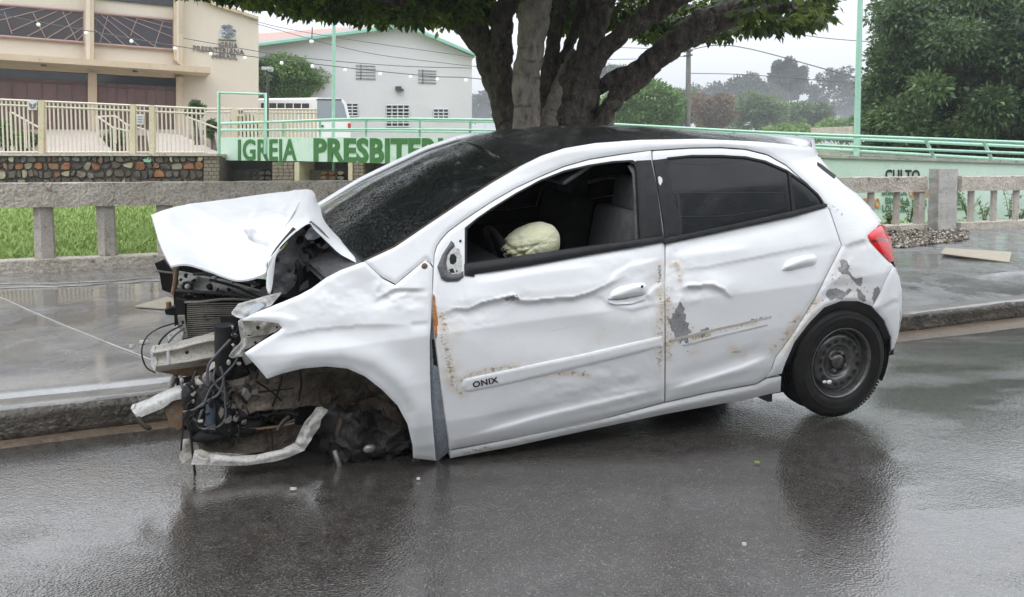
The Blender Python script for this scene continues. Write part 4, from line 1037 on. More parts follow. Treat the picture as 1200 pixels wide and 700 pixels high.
mb = MB(); 
for v_ in (61, 66): mb.tube([at_y(801, v_, 61.7), at_y(811.5, v_ - 1.5, 61.7)], .07, 5)
mb.build('crossarm', M['lamp_metal'], root)
def wire(label, pl, deps, r=.016):
    mb = MB(); mb.tube(spline([at_y(u, v, d) for (u, v), d in zip(pl, deps)], 5), r, 4); tag(mb.build('overhead_wire', M['wire']), label, 'wire')
wire('overhead cable falling to the right from the utility pole across the pale sky', [(800, 60), (860, 54), (1000, 90), (1200, 140)], [62, 58, 50, 44], .035)
wire('thin cable from the utility pole sagging behind the hazy trees', [(807, 86), (880, 88), (1000, 97), (1200, 105)], [62, 62, 60, 58], .03)
wire('thin cable seen through the gap between the tree limbs', [(690, 55), (760, 57), (806, 60)], [62, 62, 62], .025)
wire('second thin cable seen through the gap between the tree limbs', [(690, 70), (760, 69), (806, 66)], [62, 62, 62], .025)
wire('pair of faint cables crossing the sky right of the tree crown', [(880, 30), (960, 44), (1060, 52)], [50, 50, 50], .025)
wire('cable running across the upper face of the white hall', [(215, 45), (340, 66), (460, 77), (553, 80)], [30, 30, 30, 30], .014)
wire('cable across the white hall just under the louvred windows', [(300, 28), (420, 60), (520, 74), (600, 82)], [31, 31, 31, 31], .012)
wire('cable entering from the upper left over the hall roof', [(270, 6), (303, 26), (400, 45), (560, 68)], [33, 33, 33, 33], .012)
sl = empty('string_lights', at_y(300, 80, 23.), 'string of round bulbs hung across the church front and the white hall', 'string lights')
bulbs = [(45, 29), (101, 39), (154, 48.5), (205, 57), (247, 63.5), (287, 68.5), (330, 74), (366, 78), (404.5, 82.5), (445.5, 87), (481, 90.5), (512.5, 93.3), (546, 94.3)]
mb = MB(); mb.tube(spline([at_y(-40, 10, 23.)] + [at_y(u, v - 3.2, 23.) for u, v in bulbs] + [at_y(590, 96, 23.)], 5), .012, 4); mb.build('cable', M['wire'], sl)
def ball(mb, c, r, seg=10, mi=0, sq=(1, 1, 1)):
    V = []; F = []
    for i in range(seg // 2 + 1):
        th = math.pi * i / (seg // 2)
        for k in range(seg): a = 2 * math.pi * k / seg; V.append(np.array(c) + np.array([math.sin(th) * math.cos(a) * sq[0], math.sin(th) * math.sin(a) * sq[1], math.cos(th) * sq[2]]) * r)
    for i in range(seg // 2):
        for k in range(seg): F.append((i * seg + k, i * seg + (k + 1) % seg, (i + 1) * seg + (k + 1) % seg, (i + 1) * seg + k))
    mb.add(V, F, mi, True)
for u, v in bulbs:
    mb = MB(); ball(mb, at_y(u, v, 23.), .055); mb.build('bulb', M['bulb'], sl)
root = empty('hanging_lamp', at_y(365, 52, 26.), 'small white pendant lamp hanging on a rod before the white hall', 'lamp')
mb = MB(); mb.tube([at_y(366, 32, 26.), at_y(365.5, 46, 26.)], .018, 5); mb.build('rod', M['lamp_metal'], root)
mb = MB(); ball(mb, at_y(365, 48.8, 26.), .07, sq=(1.1, 1.1, .8)); mb.build('shade', M['bulb'], root)
# ============================================================ PLANTS BY THE CHURCH AND TREES BEYOND
for (u, v, d, rx, ry, nc, npr, lf, mt, lab, cat) in (
    (6, 158, 30, 10, 15, 22, 130, .17, 'leaf_bright', 'leafy green shrub behind the left end of the church fence', 'shrub'),
    (30, 164, 30, 12, 13, 22, 130, .17, 'leaf_bright', 'green shrub beside the leftmost fence post of the church', 'shrub'),
    (140, 163, 29, 14, 12, 22, 120, .15, 'leaf_olive', 'low shrub between the two church ramps', 'shrub'),
    (228, 128, 30, 11, 10, 22, 130, .15, 'leaf_olive', 'rounded shrub in front of the cream church wall', 'shrub'),
    (288, 148, 30.5, 14, 13, 20, 120, .2, 'leaf_bright', 'spiky yellow green plants behind the green pipe gate frame', 'shrub'),
    (248, 150, 29, 8, 11, 14, 100, .15, 'leaf_olive', 'small shrub left of the green pipe gate frame', 'shrub'),
    (-330, 120, 70, 120, 70, 90, 260, .34, 'leaf_olive', 'broad olive tree beyond the far left end of the church', 'tree'),
    (-150, 140, 60, 60, 40, 60, 240, .3, 'leaf_bright', 'green tree beside the far left end of the church', 'tree'),
    (338, 94, 46, 42, 30, 90, 260, .17, 'leaf_bright', 'bushy bright green tree behind the parked bus', 'tree'),
    (306, 88, 44, 14, 22, 26, 180, .17, 'leaf_olive', 'darker small tree at the corner of the church, left of the bushy green one', 'tree'),
    (755, 125, 62, 48, 28, 110, 260, .26, 'leaf_bright', 'bright green bushy tree behind the sloping stem of the big tree', 'tree'),
    (710, 135, 66, 28, 20, 36, 200, .26, 'leaf_bright', 'low bright green bush showing under the big limb', 'bush'),
    (835, 132, 105, 32, 24, 55, 220, .40, 'leaf_rust', 'brownish tinged bush just right of the utility pole', 'bush'),
    (800, 128, 112, 26, 24, 45, 220, .42, 'leaf_olive', 'olive bush right behind the utility pole', 'bush'),
    (885, 133, 118, 42, 22, 60, 220, .46, 'leaf_olive', 'olive green bush in the hedge below the first hazy tree', 'bush'),
    (940, 138, 125, 36, 20, 50, 220, .48, 'leaf_olive', 'olive green bush in the hedge left of the green pole', 'bush'),
    (985, 150, 90, 36, 12, 40, 200, .34, 'leaf_bright', 'low yellow green bush in the hedge behind the green pole', 'bush'),
    (925, 158, 80, 40, 8, 40, 200, .28, 'leaf_bright', 'low yellow green ground bush just over the handrail left of the green pole', 'bush'),
    (870, 112, 440, 42, 22, 70, 220, 1.52, 'leaf_far', 'hazy round tree right of the utility pole', 'tree'),
    (820, 118, 460, 36, 18, 50, 200, 1.52, 'leaf_far', 'hazy low tree behind the utility pole', 'tree'),
    (922, 93, 480, 26, 27, 110, 160, 1.52, 'leaf_far', 'tall hazy tree standing left of the sparse one', 'tree'),
    (976, 108, 430, 33, 36, 70, 110, 1.42, 'leaf_far', 'sparse hazy tree with thin foliage beside the green pole', 'tree'),
    (898, 118, 460, 28, 18, 36, 200, 1.52, 'leaf_far', 'hazy bush mass between the two tall hazy trees and the pole', 'bush'),
    (1015, 130, 460, 34, 26, 40, 200, 1.52, 'leaf_far', 'hazy tree partly hidden by the dense dark tree', 'tree'),
    (568, 125, 470, 26, 20, 40, 200, 1.61, 'leaf_far', 'hazy tree right of the white hall', 'tree'),
    (700, 92, 520, 42, 18, 50, 200, 1.71, 'leaf_far', 'faint hazy tree seen through the gap of the main tree limbs', 'tree'),
    (640, 115, 500, 40, 22, 40, 200, 1.71, 'leaf_far', 'hazy tree hidden behind the stems of the main tree', 'tree'),
    (530, 135, 520, 40, 14, 30, 160, 1.71, 'leaf_far', 'hazy tree behind the right corner of the white hall', 'tree')):
    simple_tree('shrub' if cat == 'shrub' else ('bush' if cat == 'bush' else 'tree'), u, v, d, rx, ry, nc, npr, lf, M[mt], lab, cat, open_=(.9 if 'sparse' in lab else 0))
# sparse yellow plants row / small far wall seen over the ramp
mb = MB(); FW_ = Plane(at_y(980, 145, 58.), rad(3)); px_slab(mb, FW_, [(952, 150), (1000, 148), (1000, 158), (952, 160)], 0, .3); tag(mb.build('low_far_wall', M['old_concrete']), 'low pale wall among the bushes behind the green pole', 'wall')
# right hand weeds through the balustrade
def weed_plant(u, v, dep, h, n, lab, leaf=.09):
    b = at_y(u, v, dep); root = empty('weed', b, lab, 'weed'); mb = MB(); Ps = []; Ds = []
    for k in range(n):
        a = random.uniform(0, 6.28); hh = h * random.uniform(.6, 1.1); tip = b + np.array([math.cos(a) * hh * .4, math.sin(a) * hh * .3, hh])
        c = spline([b, b + (tip - b) * .5 + [0, 0, hh * .12], tip], 4); mb.tube(c, .006, 4)
        for q in range(12):
            p = c[min(len(c) - 1, 1 + int(q / 12 * (len(c) - 1)))]; Ps.append(p); d = np.array([random.uniform(-1, 1), random.uniform(-1, 1), .3]); Ds.append(d)
    mb.build('stem', M['weed'], root)
    V, F, T = leaf_cloud(np.array(Ps), np.array(Ds), leaf, .3, .2); link('foliage', mesh_np('foliage', V - np.array(root.location), F, M['weed'], attrs={'tone': T}), root)
for u, v, d, h, n, lab in ((1135, 262, 15.6, .62, 9, 'tall weed behind the first baluster right of the pillar'), (1153, 262, 15.9, .5, 7, 'weed between the first two balusters right of the pillar'),
                           (1183, 258, 16.2, .75, 7, 'feathery weed near the right edge behind the balustrade'), (1066, 262, 15.3, .42, 9, 'leafy weed between the pale stub and the baluster left of the pillar'),
                           (1042, 264, 15.0, .25, 9, 'low weed under the painted words behind the left balustrade'), (1196, 262, 16.4, .3, 8, 'small weed at the right edge of the balustrade')):
    weed_plant(u, v, d, h, n, lab)
# ============================================================ DENSE TREE ON THE RIGHT
root = empty('dense_tree', at_y(1150, 200, 27.), 'massive dense dark green tree filling the upper right corner', 'tree')
C_ = []; Rr = []; Tn = []
outline_r = [(998, 210), (1012, 160), (1006, 120), (1010, 95), (1020, 72), (1024, 40), (1018, 12), (1026, -12), (1050, -40), (1120, -62), (1220, -50), (1330, -10), (1400, 60), (1430, 210)]
cnt = 0
while cnt < 460:
    u = random.uniform(1000, 1430); v = random.uniform(-65, 205)
    if not inside(outline_r, np.array(u), np.array(v)): continue
    dd, _, _ = seg_dist(outline_r, np.array(u), np.array(v))
    if dd < 6: continue
    dep = 27 + random.uniform(-1, 1) * min(4.5, .5 + float(dd) * .05) - 1.5
    C_.append(at_y(u, v, dep)); Rr.append(min(.95, .25 + float(dd) * .02) * random.uniform(.6, 1.1)); Tn.append(min(.9, max(.05, random.gauss(.36, .2)))); cnt += 1
crown_obj('crown', clumped(C_, Rr, 640, .165, .5, .2, Tn, .35), M['leaf_right'], root)
mb = MB(); b = np.array(root.location); mb.tube(spline([b - [0, 0, 1.], b + [0, 0, 1.5], b + [.3, 0, 4], b + [.2, 0, 8]], 4), np.linspace(.5, .12, 13), 9, rough=.15)
for k in range(10): q = C_[k * 31]; m_ = b + [.1, 0, 2 + k * .4]; mb.tube([m_, (m_ + q) / 2, q], [.14, .09, .03], 6)
mb.build('trunk', M['bark'], root)
# ============================================================ MAIN TREE
TD = 13.4
tree = empty('shade_tree', at_y(650, 292, TD), 'big many stemmed tree with low spreading crown standing behind the car', 'tree')
def limb(name, pts, seed, mat, n=14, seg=26, rough=.17):
    P = []; R_ = []
    for (u, v, r, *d) in pts:
        dep = TD + (d[0] if d else 0); P.append(at_y(u, v, dep)); R_.append(r * dep / 900.)
    S4 = spline(np.column_stack([np.array(P), R_]), n); mb = MB()
    j = np.array([[float(fbm(i * .35, seed, 3)) - .5, float(fbm(i * .35, seed + 7, 4)) - .5, 0] for i in range(len(S4))]) * .10
    mb.tube(S4[:, :3] + j, S4[:, 3], seg, 0, rough=rough, seed=seed); return mb.build(name, mat, tree)
limb('trunk', [(668, 300, 62), (672, 250, 50), (672, 190, 40), (666, 150, 33), (675, 108, 24), (689, 66, 16), (699, 20, 15), (708, -20, 18), (720, -70, 15), (735, -130, 9)], 1, M['bark'])
limb('trunk', [(625, 300, 40, -.3), (620, 220, 24, -.5), (616, 150, 16.5, -.6), (617, 100, 16, -.6), (621, 60, 15.5, -.6), (626, 10, 18, -.7), (634, -40, 17, -.7), (640, -110, 11, -.7)], 2, M['bark_pale'], rough=.1)
limb('trunk', [(640, 300, 50, .2), (615, 200, 36, .2), (602, 145, 21, .2), (586, 95, 18, .2), (572, 58, 17, .1), (550, 28, 16, 0), (518, 4, 14, -.2), (470, -25, 12, -.5), (410, -38, 8, -.9)], 3, M['bark'])
limb('limb', [(588, 120, 8, .0), (588, 80, 11, -.1), (588, 40, 13, -.1), (594, 0, 12, .1), (602, -50, 10, .4), (600, -120, 6, 1)], 4, M['bark'])
limb('limb', [(652, 120, 12, .2), (653, 92, 8, .2), (664, 60, 6, .3), (678, 20, 7, .4), (690, -40, 9, .6), (688, -110, 5, 1.)], 5, M['bark'])
limb('limb', [(688, 110, 10, -.1), (697, 75, 11, -.2), (724, 44, 10.5, -.4), (760, 20, 11, -.5), (805, -8, 11, -.7), (860, -50, 10, -.9), (920, -95, 6, -1.)], 6, M['bark'])
limb('limb', [(693, 107, 3, .1), (703, 102, 9, .1), (730, 90, 10.5, .0), (764, 72, 13, -.2), (795, 48, 16, -.3), (832, 26, 17, -.4), (880, 8, 14, -.5), (930, -15, 11, -.7), (980, -50, 6, -1)], 7, M['bark'])
limb('limb', [(670, 200, 22, -.1), (693, 160, 11, -.1), (712, 128, 10, -.1), (733, 104, 12, -.1), (755, 88, 11, -.1), (775, 68, 8, -.2)], 9, M['bark'], rough=.12)
limb('limb', [(690, 180, 8, .2), (704, 155, 7, .2), (716, 140, 5, .2), (712, 120, 3, .2)], 19, M['bark_pale'], rough=.12)
limb('trunk', [(648, 300, 22, -.4), (646, 200, 16, -.45), (645, 150, 12, -.3), (651, 118, 10, -.15), (660, 88, 7, .05), (672, 60, 4, .2)], 27, M['bark_pale'])
limb('trunk', [(655, 300, 30, 0), (652, 180, 24, .1), (648, 130, 18, .1), (643, 95, 11, .2), (648, 55, 8, .3), (656, 10, 8, .4), (660, -40, 7, .6)], 29, M['bark'])
for k, pts in enumerate(([(560, 20, 10), (500, 10, 6, -.8), (430, -5, 4, -1.6), (350, -10, 2.5, -2)], [(832, 26, 9, -.4), (880, 15, 6, -1), (930, 5, 4, -1.6)], [(712, -20, 12), (690, -80, 8, -1.5), (660, -150, 5, -3)], [(626, 0, 10, -.7), (560, -60, 7, -1.8), (480, -110, 5, -3)], [(760, 20, 7, -.5), (790, -40, 6, -1.6), (840, -120, 4, -3)], [(556, 20, 9), (470, -30, 7, 1), (380, -60, 4, 2)])):
    limb('branch', pts, 20 + k, M['bark'], 5, 10)
# crown: leaves hang in a low umbrella; its lower fringe follows the measured outline
fr_u = [195, 215, 245, 275, 300, 320, 345, 365, 400, 425, 450, 480, 510, 545, 575, 600, 640, 680, 710, 740, 770, 800, 840, 870, 900, 940, 962, 978, 990]
fr_v = [-25, -4, 1, 5, 8, 14, 20, 21, 19, 28, 30, 31, 33, 30, 26, 18, 34, 44, 38, 46, 50, 46, 46, 42, 40, 36, 28, 14, -20]
cc = np.array([-.15, TD - .6, 0.]); Ps = []; Ds = []; Ts = []
def crown_pts(n):
    u = RNG.uniform(200, 988, n); vb = np.interp(u, fr_u, fr_v)
    return u, vb
# (a) curtain hanging at the rim, tufted so that its lower edge is ragged
for k in range(560):
    u = random.uniform(200, 984); vb = np.interp(u, fr_u, fr_v); dep = TD + random.uniform(-2.2, 2.6)
    if 548 < u < 880 and dep < TD + .4: dep = TD + random.uniform(.5, 2.8)
    up_ = abs(random.gauss(0, 26)); vv = vb - up_ - random.uniform(3, 9)
    c = at_y(u, vv, dep); m_ = 34; d = RNG.normal(0, 1, (m_, 3)); d /= np.linalg.norm(d, axis=1, keepdims=True)
    Ps.append(c + d * RNG.uniform(.03, .17, (m_, 1)) * np.array([1.6, 1.4, .7])); Ds.append(d * [1, 1, .4]); Ts.append(np.clip(random.gauss(.30, .16) + RNG.normal(0, .15, m_), 0, 1))
# (b) the body of the crown, a flattened dome reaching out over the road
for k in range(2300):
    a = random.uniform(0, 6.28); r = math.sqrt(random.random()); rx = -.8 + 4.9 * r * math.cos(a); ry = -2.9 + 6.3 * r * math.sin(a)
    zt = 4.4 + 5.0 * math.sqrt(max(0, 1 - r * r * .96)); zb = 3.9 + .5 * r * (1.8 if ry < -3 else .2) + .5 * (1 - r) 
    z = zb + (zt - zb) * (random.random() ** 1.5 if random.random() < .5 else random.uniform(.7, 1))
    c = cc + np.array([rx, ry, z]); dv_ = c[1]
    uu = 600 + 900 * c[0] / dv_; vv = HZ - 900 * (c[2] - EYE[2]) / dv_
    lim = np.interp(uu, fr_u, fr_v)
    if vv > lim - 8: continue
    if 540 < uu < 885 and dv_ < TD + .5 and vv > -22: continue
    m_ = 46; d = RNG.normal(0, 1, (m_, 3)); d /= np.linalg.norm(d, axis=1, keepdims=True)
    Ps.append(c + d * RNG.uniform(.1, .46, (m_, 1)) * np.array([1, 1, .6])); Ds.append(d); Ts.append(np.clip(random.gauss(.28, .16) + RNG.normal(0, .15, m_), 0, 1))
crown_obj('crown', leaf_cloud(np.vstack(Ps), np.vstack(Ds), .155, .55, .55, np.concatenate(Ts)), M['leaf_main'], tree)
# ============================================================ NEAR SIDE OF THE STREET (unseen, added behind the viewer for glass, paint and wet road to mirror)
M['near_wall'] = mottled('near_wall', (.30, .27, .23), (.22, .20, .17), .6, .8, .1, 10.).m
for k, (s0, s1, h_) in enumerate(((-34, -20, 6.5), (-19.5, -8, 4.4), (-7.5, 4, 7.2), (4.5, 17, 5.0), (17.5, 32, 6.8))):
    root = empty('street_house', rd((s0 + s1) / 2, -18., 0), ['low rendered house far left on the near side of the street', 'small single storey house on the near side of the street', 'two storey house right behind the viewer', 'single storey shop front on the near side of the street', 'two storey house far right on the near side of the street'][k], 'house')
    mb = MB(); mb.prism([rd(s0, -16.5, 0), rd(s1, -16.5, 0), rd(s1, -26, 0), rd(s0, -26, 0)], (0, 0, h_)); mb.build('wall', M['near_wall'], root)
    mb = MB(); mb.prism([rd(s0 - .2, -16.1, h_), rd(s1 + .2, -16.1, h_), rd(s1 + .2, -26.3, h_ + .02), rd(s0 - .2, -26.3, h_ + .02)], (0, 0, .3)); mb.build('roof', M['clay_roof'], root)
    for fl in range(1 if h_ < 5.5 else 2):
        q = s0 + 1.2
        while q < s1 - 1.6:
            dr = fl == 0 and random.random() < .4; mb = MB(); z0 = fl * 3. + (.05 if dr else 1.1); z1 = fl * 3 + 2.4
            mb.prism([rd(q, -16.5, z0), rd(q + 1.2, -16.5, z0), rd(q + 1.2, -16.5, z1), rd(q, -16.5, z1)], RN * .06); w = mb.build('door' if dr else 'window', M['brown_door'] if dr else M['dark_glass'], root); q += 2.6
for k, (s_, t_, r_, hh) in enumerate(((-12, -10.5, 3.4, 5.2), (-1.5, -11.5, 3.0, 5.6), (9, -11, 3.6, 5.4), (20, -11, 3.2, 5.4))):
    p = rd(s_, t_, 0); root = empty('street_tree', p, ['street tree at the far left end of the near pavement', 'street tree right behind the viewer', 'street tree behind the viewer to the right', 'street tree at the far right end of the near pavement'][k], 'tree')
    C_ = [p + np.array([0, 0, hh]) + RNG.normal(0, 1, 3) * np.array([r_ * .42, r_ * .42, r_ * .26]) for q in range(60)]
    crown_obj('crown', clumped(C_, [r_ * .3] * 60, 120, .26, .5, .3, [random.uniform(.2, .7) for q in C_]), M['leaf_right'], root)
    mb = MB(); mb.tube(spline([p, p + [.1, 0, hh * .5], p + [0, .1, hh]], 4), np.linspace(.22, .1, 9), 8); mb.build('trunk', M['bark'], root)
# ============================================================ THE WRECKED CAR
def Rm(yaw, pitch, roll):
    c, s = math.cos, math.sin
    Rz = np.array([[c(yaw), -s(yaw), 0], [s(yaw), c(yaw), 0], [0, 0, 1]])
    Ry = np.array([[c(pitch), 0, s(pitch)], [0, 1, 0], [-s(pitch), 0, c(pitch)]])
    Rx = np.array([[1, 0, 0], [0, c(roll), -s(roll)], [0, s(roll), c(roll)]])
    return Rz @ Ry @ Rx
CR = Rm(rad(198), rad(3.8), rad(-4)); CT = at_z(985, 488, 0.) - CR @ np.array([0, .81, 0])
car = empty('wrecked_car', CT, 'white hatchback with crushed front end, dented doors and missing front wheel standing in the road', 'car')
M4 = Matrix(np.block([[CR, CT[:, None]], [np.zeros((1, 3)), np.ones((1, 1))]]).tolist())
car.matrix_world = M4
CE = CR.T @ (EYE - CT)
def cray(u, v): return ray(u, v) @ CR
PROF = np.array([(.0, .70), (.15, .755), (.25, .80), (.35, .825), (.55, .84), (.75, .835), (.88, .80), (.95, .775), (1.1, .71), (1.25, .645), (1.38, .575), (1.46, .54), (1.54, .50)])
REAR = np.array([(.1, -.60), (.25, -.645), (.35, -.661), (.45, -.671), (.55, -.665), (.65, -.652), (.75, -.628), (.85, -.61), (.95, -.584), (1.05, -.52), (1.15, -.427), (1.25, -.324), (1.35, -.249), (1.42, -.268), (1.5, -.24)])
def SURF(X, Z):
    y = np.interp(Z, PROF[:, 0], PROF[:, 1]); xe = np.interp(Z, REAR[:, 0], REAR[:, 1])
    q = np.clip((xe + .55 - X) / .55, 0, 1)
    y = y * (1 - q ** 2.6) ** (1 / 2.6)
    return y - .12 * np.clip(X - 2.3, 0, 3) ** 2
def onY(u, v, Y):                                    # point of the sight line on the car's lengthwise plane Y
    r = cray(u, v); t = (Y - CE[1]) / r[..., 1]; return CE + r * t[..., None]
def onS(u, v, D=0.):
    r = cray(u, v); ys = np.linspace(1.0, .04, 90)
    P = CE + r[None] * ((ys[:, None] - CE[1]) / r[None, :, 1])[..., None]
    g = P[..., 1] - SURF(P[..., 0], P[..., 2]) - D
    neg = g < 0; first = np.where(neg.any(0), neg.argmax(0), -1); k = np.where(first > 0, first, 1)
    lo = ys[k - 1].copy(); hi = ys[k].copy()
    for _ in range(14):
        mid = (lo + hi) / 2; Pm = CE + r * ((mid - CE[1]) / r[:, 1])[:, None]
        gm = Pm[:, 1] - SURF(Pm[:, 0], Pm[:, 2]) - D; pos = gm > 0; lo = np.where(pos, mid, lo); hi = np.where(pos, hi, mid)
    y = (lo + hi) / 2; am = g.argmin(0); y = np.where(first < 0, ys[am], y)
    return CE + r * ((y - CE[1]) / r[:, 1])[:, None]
def feat(u, v, L):
    D = np.zeros_like(u)
    for f in L:
        k = f[0]
        if k == 'ridge':                              # raised or sunk line: ('ridge', polyline, height, width_above, width_below)
            d, s, t = seg_dist(f[1], u, v, False); tp = np.clip(np.minimum(t, 1 - t) * 6, 0, 1) if len(f) < 6 else 1.
            w = np.where(s < 0, f[3], f[4]); D += f[2] * np.exp(-(d / w) ** 2) * tp
        elif k == 'step':                             # surface above the line stands out, below is sunk
            d, s, t = seg_dist(f[1], u, v, False); tp = np.clip(np.minimum(t, 1 - t) * 5, 0, 1)
            D += tp * np.where(s < 0, f[2] * np.exp(-(d / f[3]) ** 2), -f[2] * np.exp(-(d / f[4]) ** 2) * (1 - np.exp(-(d / 3.) ** 2) * 1.)) * 1.
        elif k == 'dent': D += f[3] * np.exp(-((u - f[1][0]) / f[2][0]) ** 2 - ((v - f[1][1]) / f[2][1]) ** 2)
        elif k == 'noise': D += f[1] * (fbm(u / f[2][0], v / f[2][1], f[3], 3) - .44) * 2
        elif k == 'nloc': D += f[1] * (fbm(u / f[2][0], v / f[2][1], f[3], 4) - .46) * 2 * np.exp(-((u - f[4][0]) / f[5][0]) ** 2 - ((v - f[4][1]) / f[5][1]) ** 2)
    return D
def wear(u, v, L):
    a = np.zeros_like(u)
    for pl, w, s in L:
        if len(pl) == 1: d = np.hypot(u - pl[0][0], v - pl[0][1])
        else: d, _, _ = seg_dist(pl, u, v, False)
        a = np.maximum(a, s * np.exp(-(d / w) ** 2))
    return a
def cdt_px(outline, step, patches=(), holes=()):
    O = resample(outline, step * 1.0); n = len(O); verts = [tuple(p) for p in O]; edges = [(i, (i + 1) % n) for i in range(n)]
    for P in list(patches) + list(holes):
        Q = resample(P, step); b = len(verts); verts += [tuple(p) for p in Q]; edges += [(b + i, b + (i + 1) % len(Q)) for i in range(len(Q))]
    x0, y0 = O.min(0); x1, y1 = O.max(0); gx, gy = np.meshgrid(np.arange(x0, x1, step), np.arange(y0, y1, step * .87))
    gx = gx + (np.arange(gx.shape[0]) % 2)[:, None] * step * .5; gx = gx.ravel(); gy = gy.ravel()
    ok = inside(O, gx, gy); gx = gx[ok]; gy = gy[ok]; d, _, _ = seg_dist(O, gx, gy)
    ok = d > step * .55
    for P in list(patches) + list(holes): dd, _, _ = seg_dist(P, gx, gy); ok &= dd > step * .45
    verts += [tuple(p) for p in zip(gx[ok], gy[ok])]
    V, E_, F, *_r = delaunay_2d_cdt([Vector((float(a), float(b))) for a, b in verts], edges, [], 1, 1e-4)
    V = np.array([tuple(p) for p in V]); F = np.array([tuple(f) for f in F], int)
    c = V[F].mean(1); keep = inside(O, c[:, 0], c[:, 1])
    for H_ in holes: keep &= ~inside(H_, c[:, 0], c[:, 1])
    F = F[keep]; c = c[keep]; pid = np.zeros(len(F), int)
    for k, P in enumerate(patches): pid[inside(P, c[:, 0], c[:, 1])] = k + 1
    return V, F, pid, O
def finish(name, V3, F, mi, mats, th, thdir, parent, attrs, smooth=True):
    # close the sheet with a rim and a back
    e = {}
    for f in F:
        for a, b in ((f[0], f[1]), (f[1], f[2]), (f[2], f[0])): e[(a, b)] = 1
    bd = [k for k in e if (k[1], k[0]) not in e]; n = len(V3)
    if th:
        bi = sorted(set(i for k in bd for i in k)); bm_ = {i: n + j for j, i in enumerate(bi)}
        V = np.vstack([V3, V3[bi], V3[bi] + np.asarray(thdir) * th]); m_ = len(bi)
        side = [(bm_[b], bm_[a], bm_[a] + m_, bm_[b] + m_) for a, b in bd]
        Vb = V3 + np.asarray(thdir) * th; nb = len(V); V = np.vstack([V, Vb]); back = [(f[0] + nb, f[2] + nb, f[1] + nb) for f in F]
        FF = [tuple(f) for f in F] + side + back; sm = [smooth] * len(F) + [False] * len(side) + [True] * len(back)
        mi = list(mi) + [0] * len(side) + [0] * len(back)
        ax = {k: np.concatenate([a, a[bi], a[bi], a * 0]) for k, a in attrs.items()}
    else: V, FF, sm, ax = V3, [tuple(f) for f in F], [smooth] * len(F), attrs
    o = link(name, mesh_np(name, V, FF, mats, smooth=np.array(sm), mi=mi, attrs=ax), parent); return o
def orient(V3, F):
    a = V3[F]; nrm = np.cross(a[:, 1] - a[:, 0], a[:, 2] - a[:, 0]).sum(0)
    c = V3.mean(0); view = CE - c
    return F if nrm @ view > 0 else F[:, ::-1]
def panel(name, outline, mats, parent=None, D=(), step=3., th=.010, patches=(), holes=(), rust=(), scuff=(), edge=.006, ew=2.2, Yp=None, lift=0., mirror=False, pmi=None):
    V, F, pid, O = cdt_px(outline, step, patches, holes); u, v = V[:, 0], V[:, 1]
    d, _, _ = seg_dist(O, u, v); dd = feat(u, v, D) - edge * np.exp(-(d / ew) ** 2) + lift
    V3 = onS(u, v, dd) if Yp is None else onY(u, v, Yp(u, v) + dd if callable(Yp) else Yp + dd)
    F = orient(V3, F); at_ = {'rust': wear(u, v, rust), 'scuff': wear(u, v, scuff)}
    mi = pid if pmi is None else np.array([0] + list(pmi))[pid]
    o = finish(name, V3, F, mi, mats if isinstance(mats, list) else [mats], th, (0, -1, 0), parent or car, at_)
    if mirror:
        W = V3 * [1, -1, 1]; finish(name, W, F[:, ::-1], [0] * len(F), mats if isinstance(mats, list) else [mats], th, (0, 1, 0), parent or car, {k: a * 0 for k, a in at_.items()})
    return o
def car_px_tube(name, pts, r, mat, parent=None, n=5, seg=7):       # pts: (u, v, Y)
    P = [onY(np.array(float(u)), np.array(float(v)), Y) for u, v, Y in pts]; mb = MB(); mb.tube(spline(P, n) if len(P) > 2 else P, r, seg)
    return mb.build(name, mat, parent or car, local=True)
def tubes_to(mb, pts, r, n=5, seg=6, mi=0):
    P = [onY(np.array(float(u)), np.array(float(v)), Y) for u, v, Y in pts]; mb.tube(spline(P, n) if len(P) > 2 else P, r, seg, mi)
def plate(name, px, mat, parent=None, th=.02, rough_=.0, step=4., D=(), **kw):   # px: (u, v, Y) polygon, Y interpolated over the plate by least squares
    A = np.array([(p[0], p[1], 1.) for p in px]); Y = np.array([p[2] for p in px]); co = np.linalg.lstsq(A, Y, rcond=None)[0]
    return panel(name, [(p[0], p[1]) for p in px], mat, parent, D=D, step=step, th=th, edge=.0, Yp=lambda u, v: co[0] * u + co[1] * v + co[2], **kw)
P_ = M['paint']
def jag(P, amp=.9, step=1.6, seed=0):
    Q = resample(P, step); rs = np.random.default_rng(seed + int(P[0][0])); return [tuple(q) for q in Q + rs.uniform(-amp, amp, Q.shape)]
# measured seam and edge lines (photo columns and rows)
RAIL_TOP = [(427, 306), (462.5, 289.5), (500, 264), (537.5, 239), (575, 215), (606, 197), (634.5, 183), (662.5, 174), (697.5, 168), (750, 164.2), (820, 163), (890, 166.2), (925, 169.5), (953, 173), (957.5, 178)]
DOOR_SEAM = [(763, 176), (727, 180.5), (690, 186.5), (660, 195), (633, 206.5), (604, 220), (576, 236), (556, 249), (538.5, 261), (525, 271), (516, 281), (511, 289), (508.3, 298), (507.7, 330)]
REAR_SEAM = [(764.5, 176), (811, 173), (845, 172.6), (874, 174.5), (900, 181), (922, 193.5), (946, 215), (962, 231), (970, 243)]
WIN_F = [(547, 310), (547.4, 268.6), (560, 257), (576, 246), (604, 228.6), (633, 213), (661, 202), (690, 195.4), (718.6, 191), (738, 190), (743.5, 193), (746, 200), (750.5, 284)]
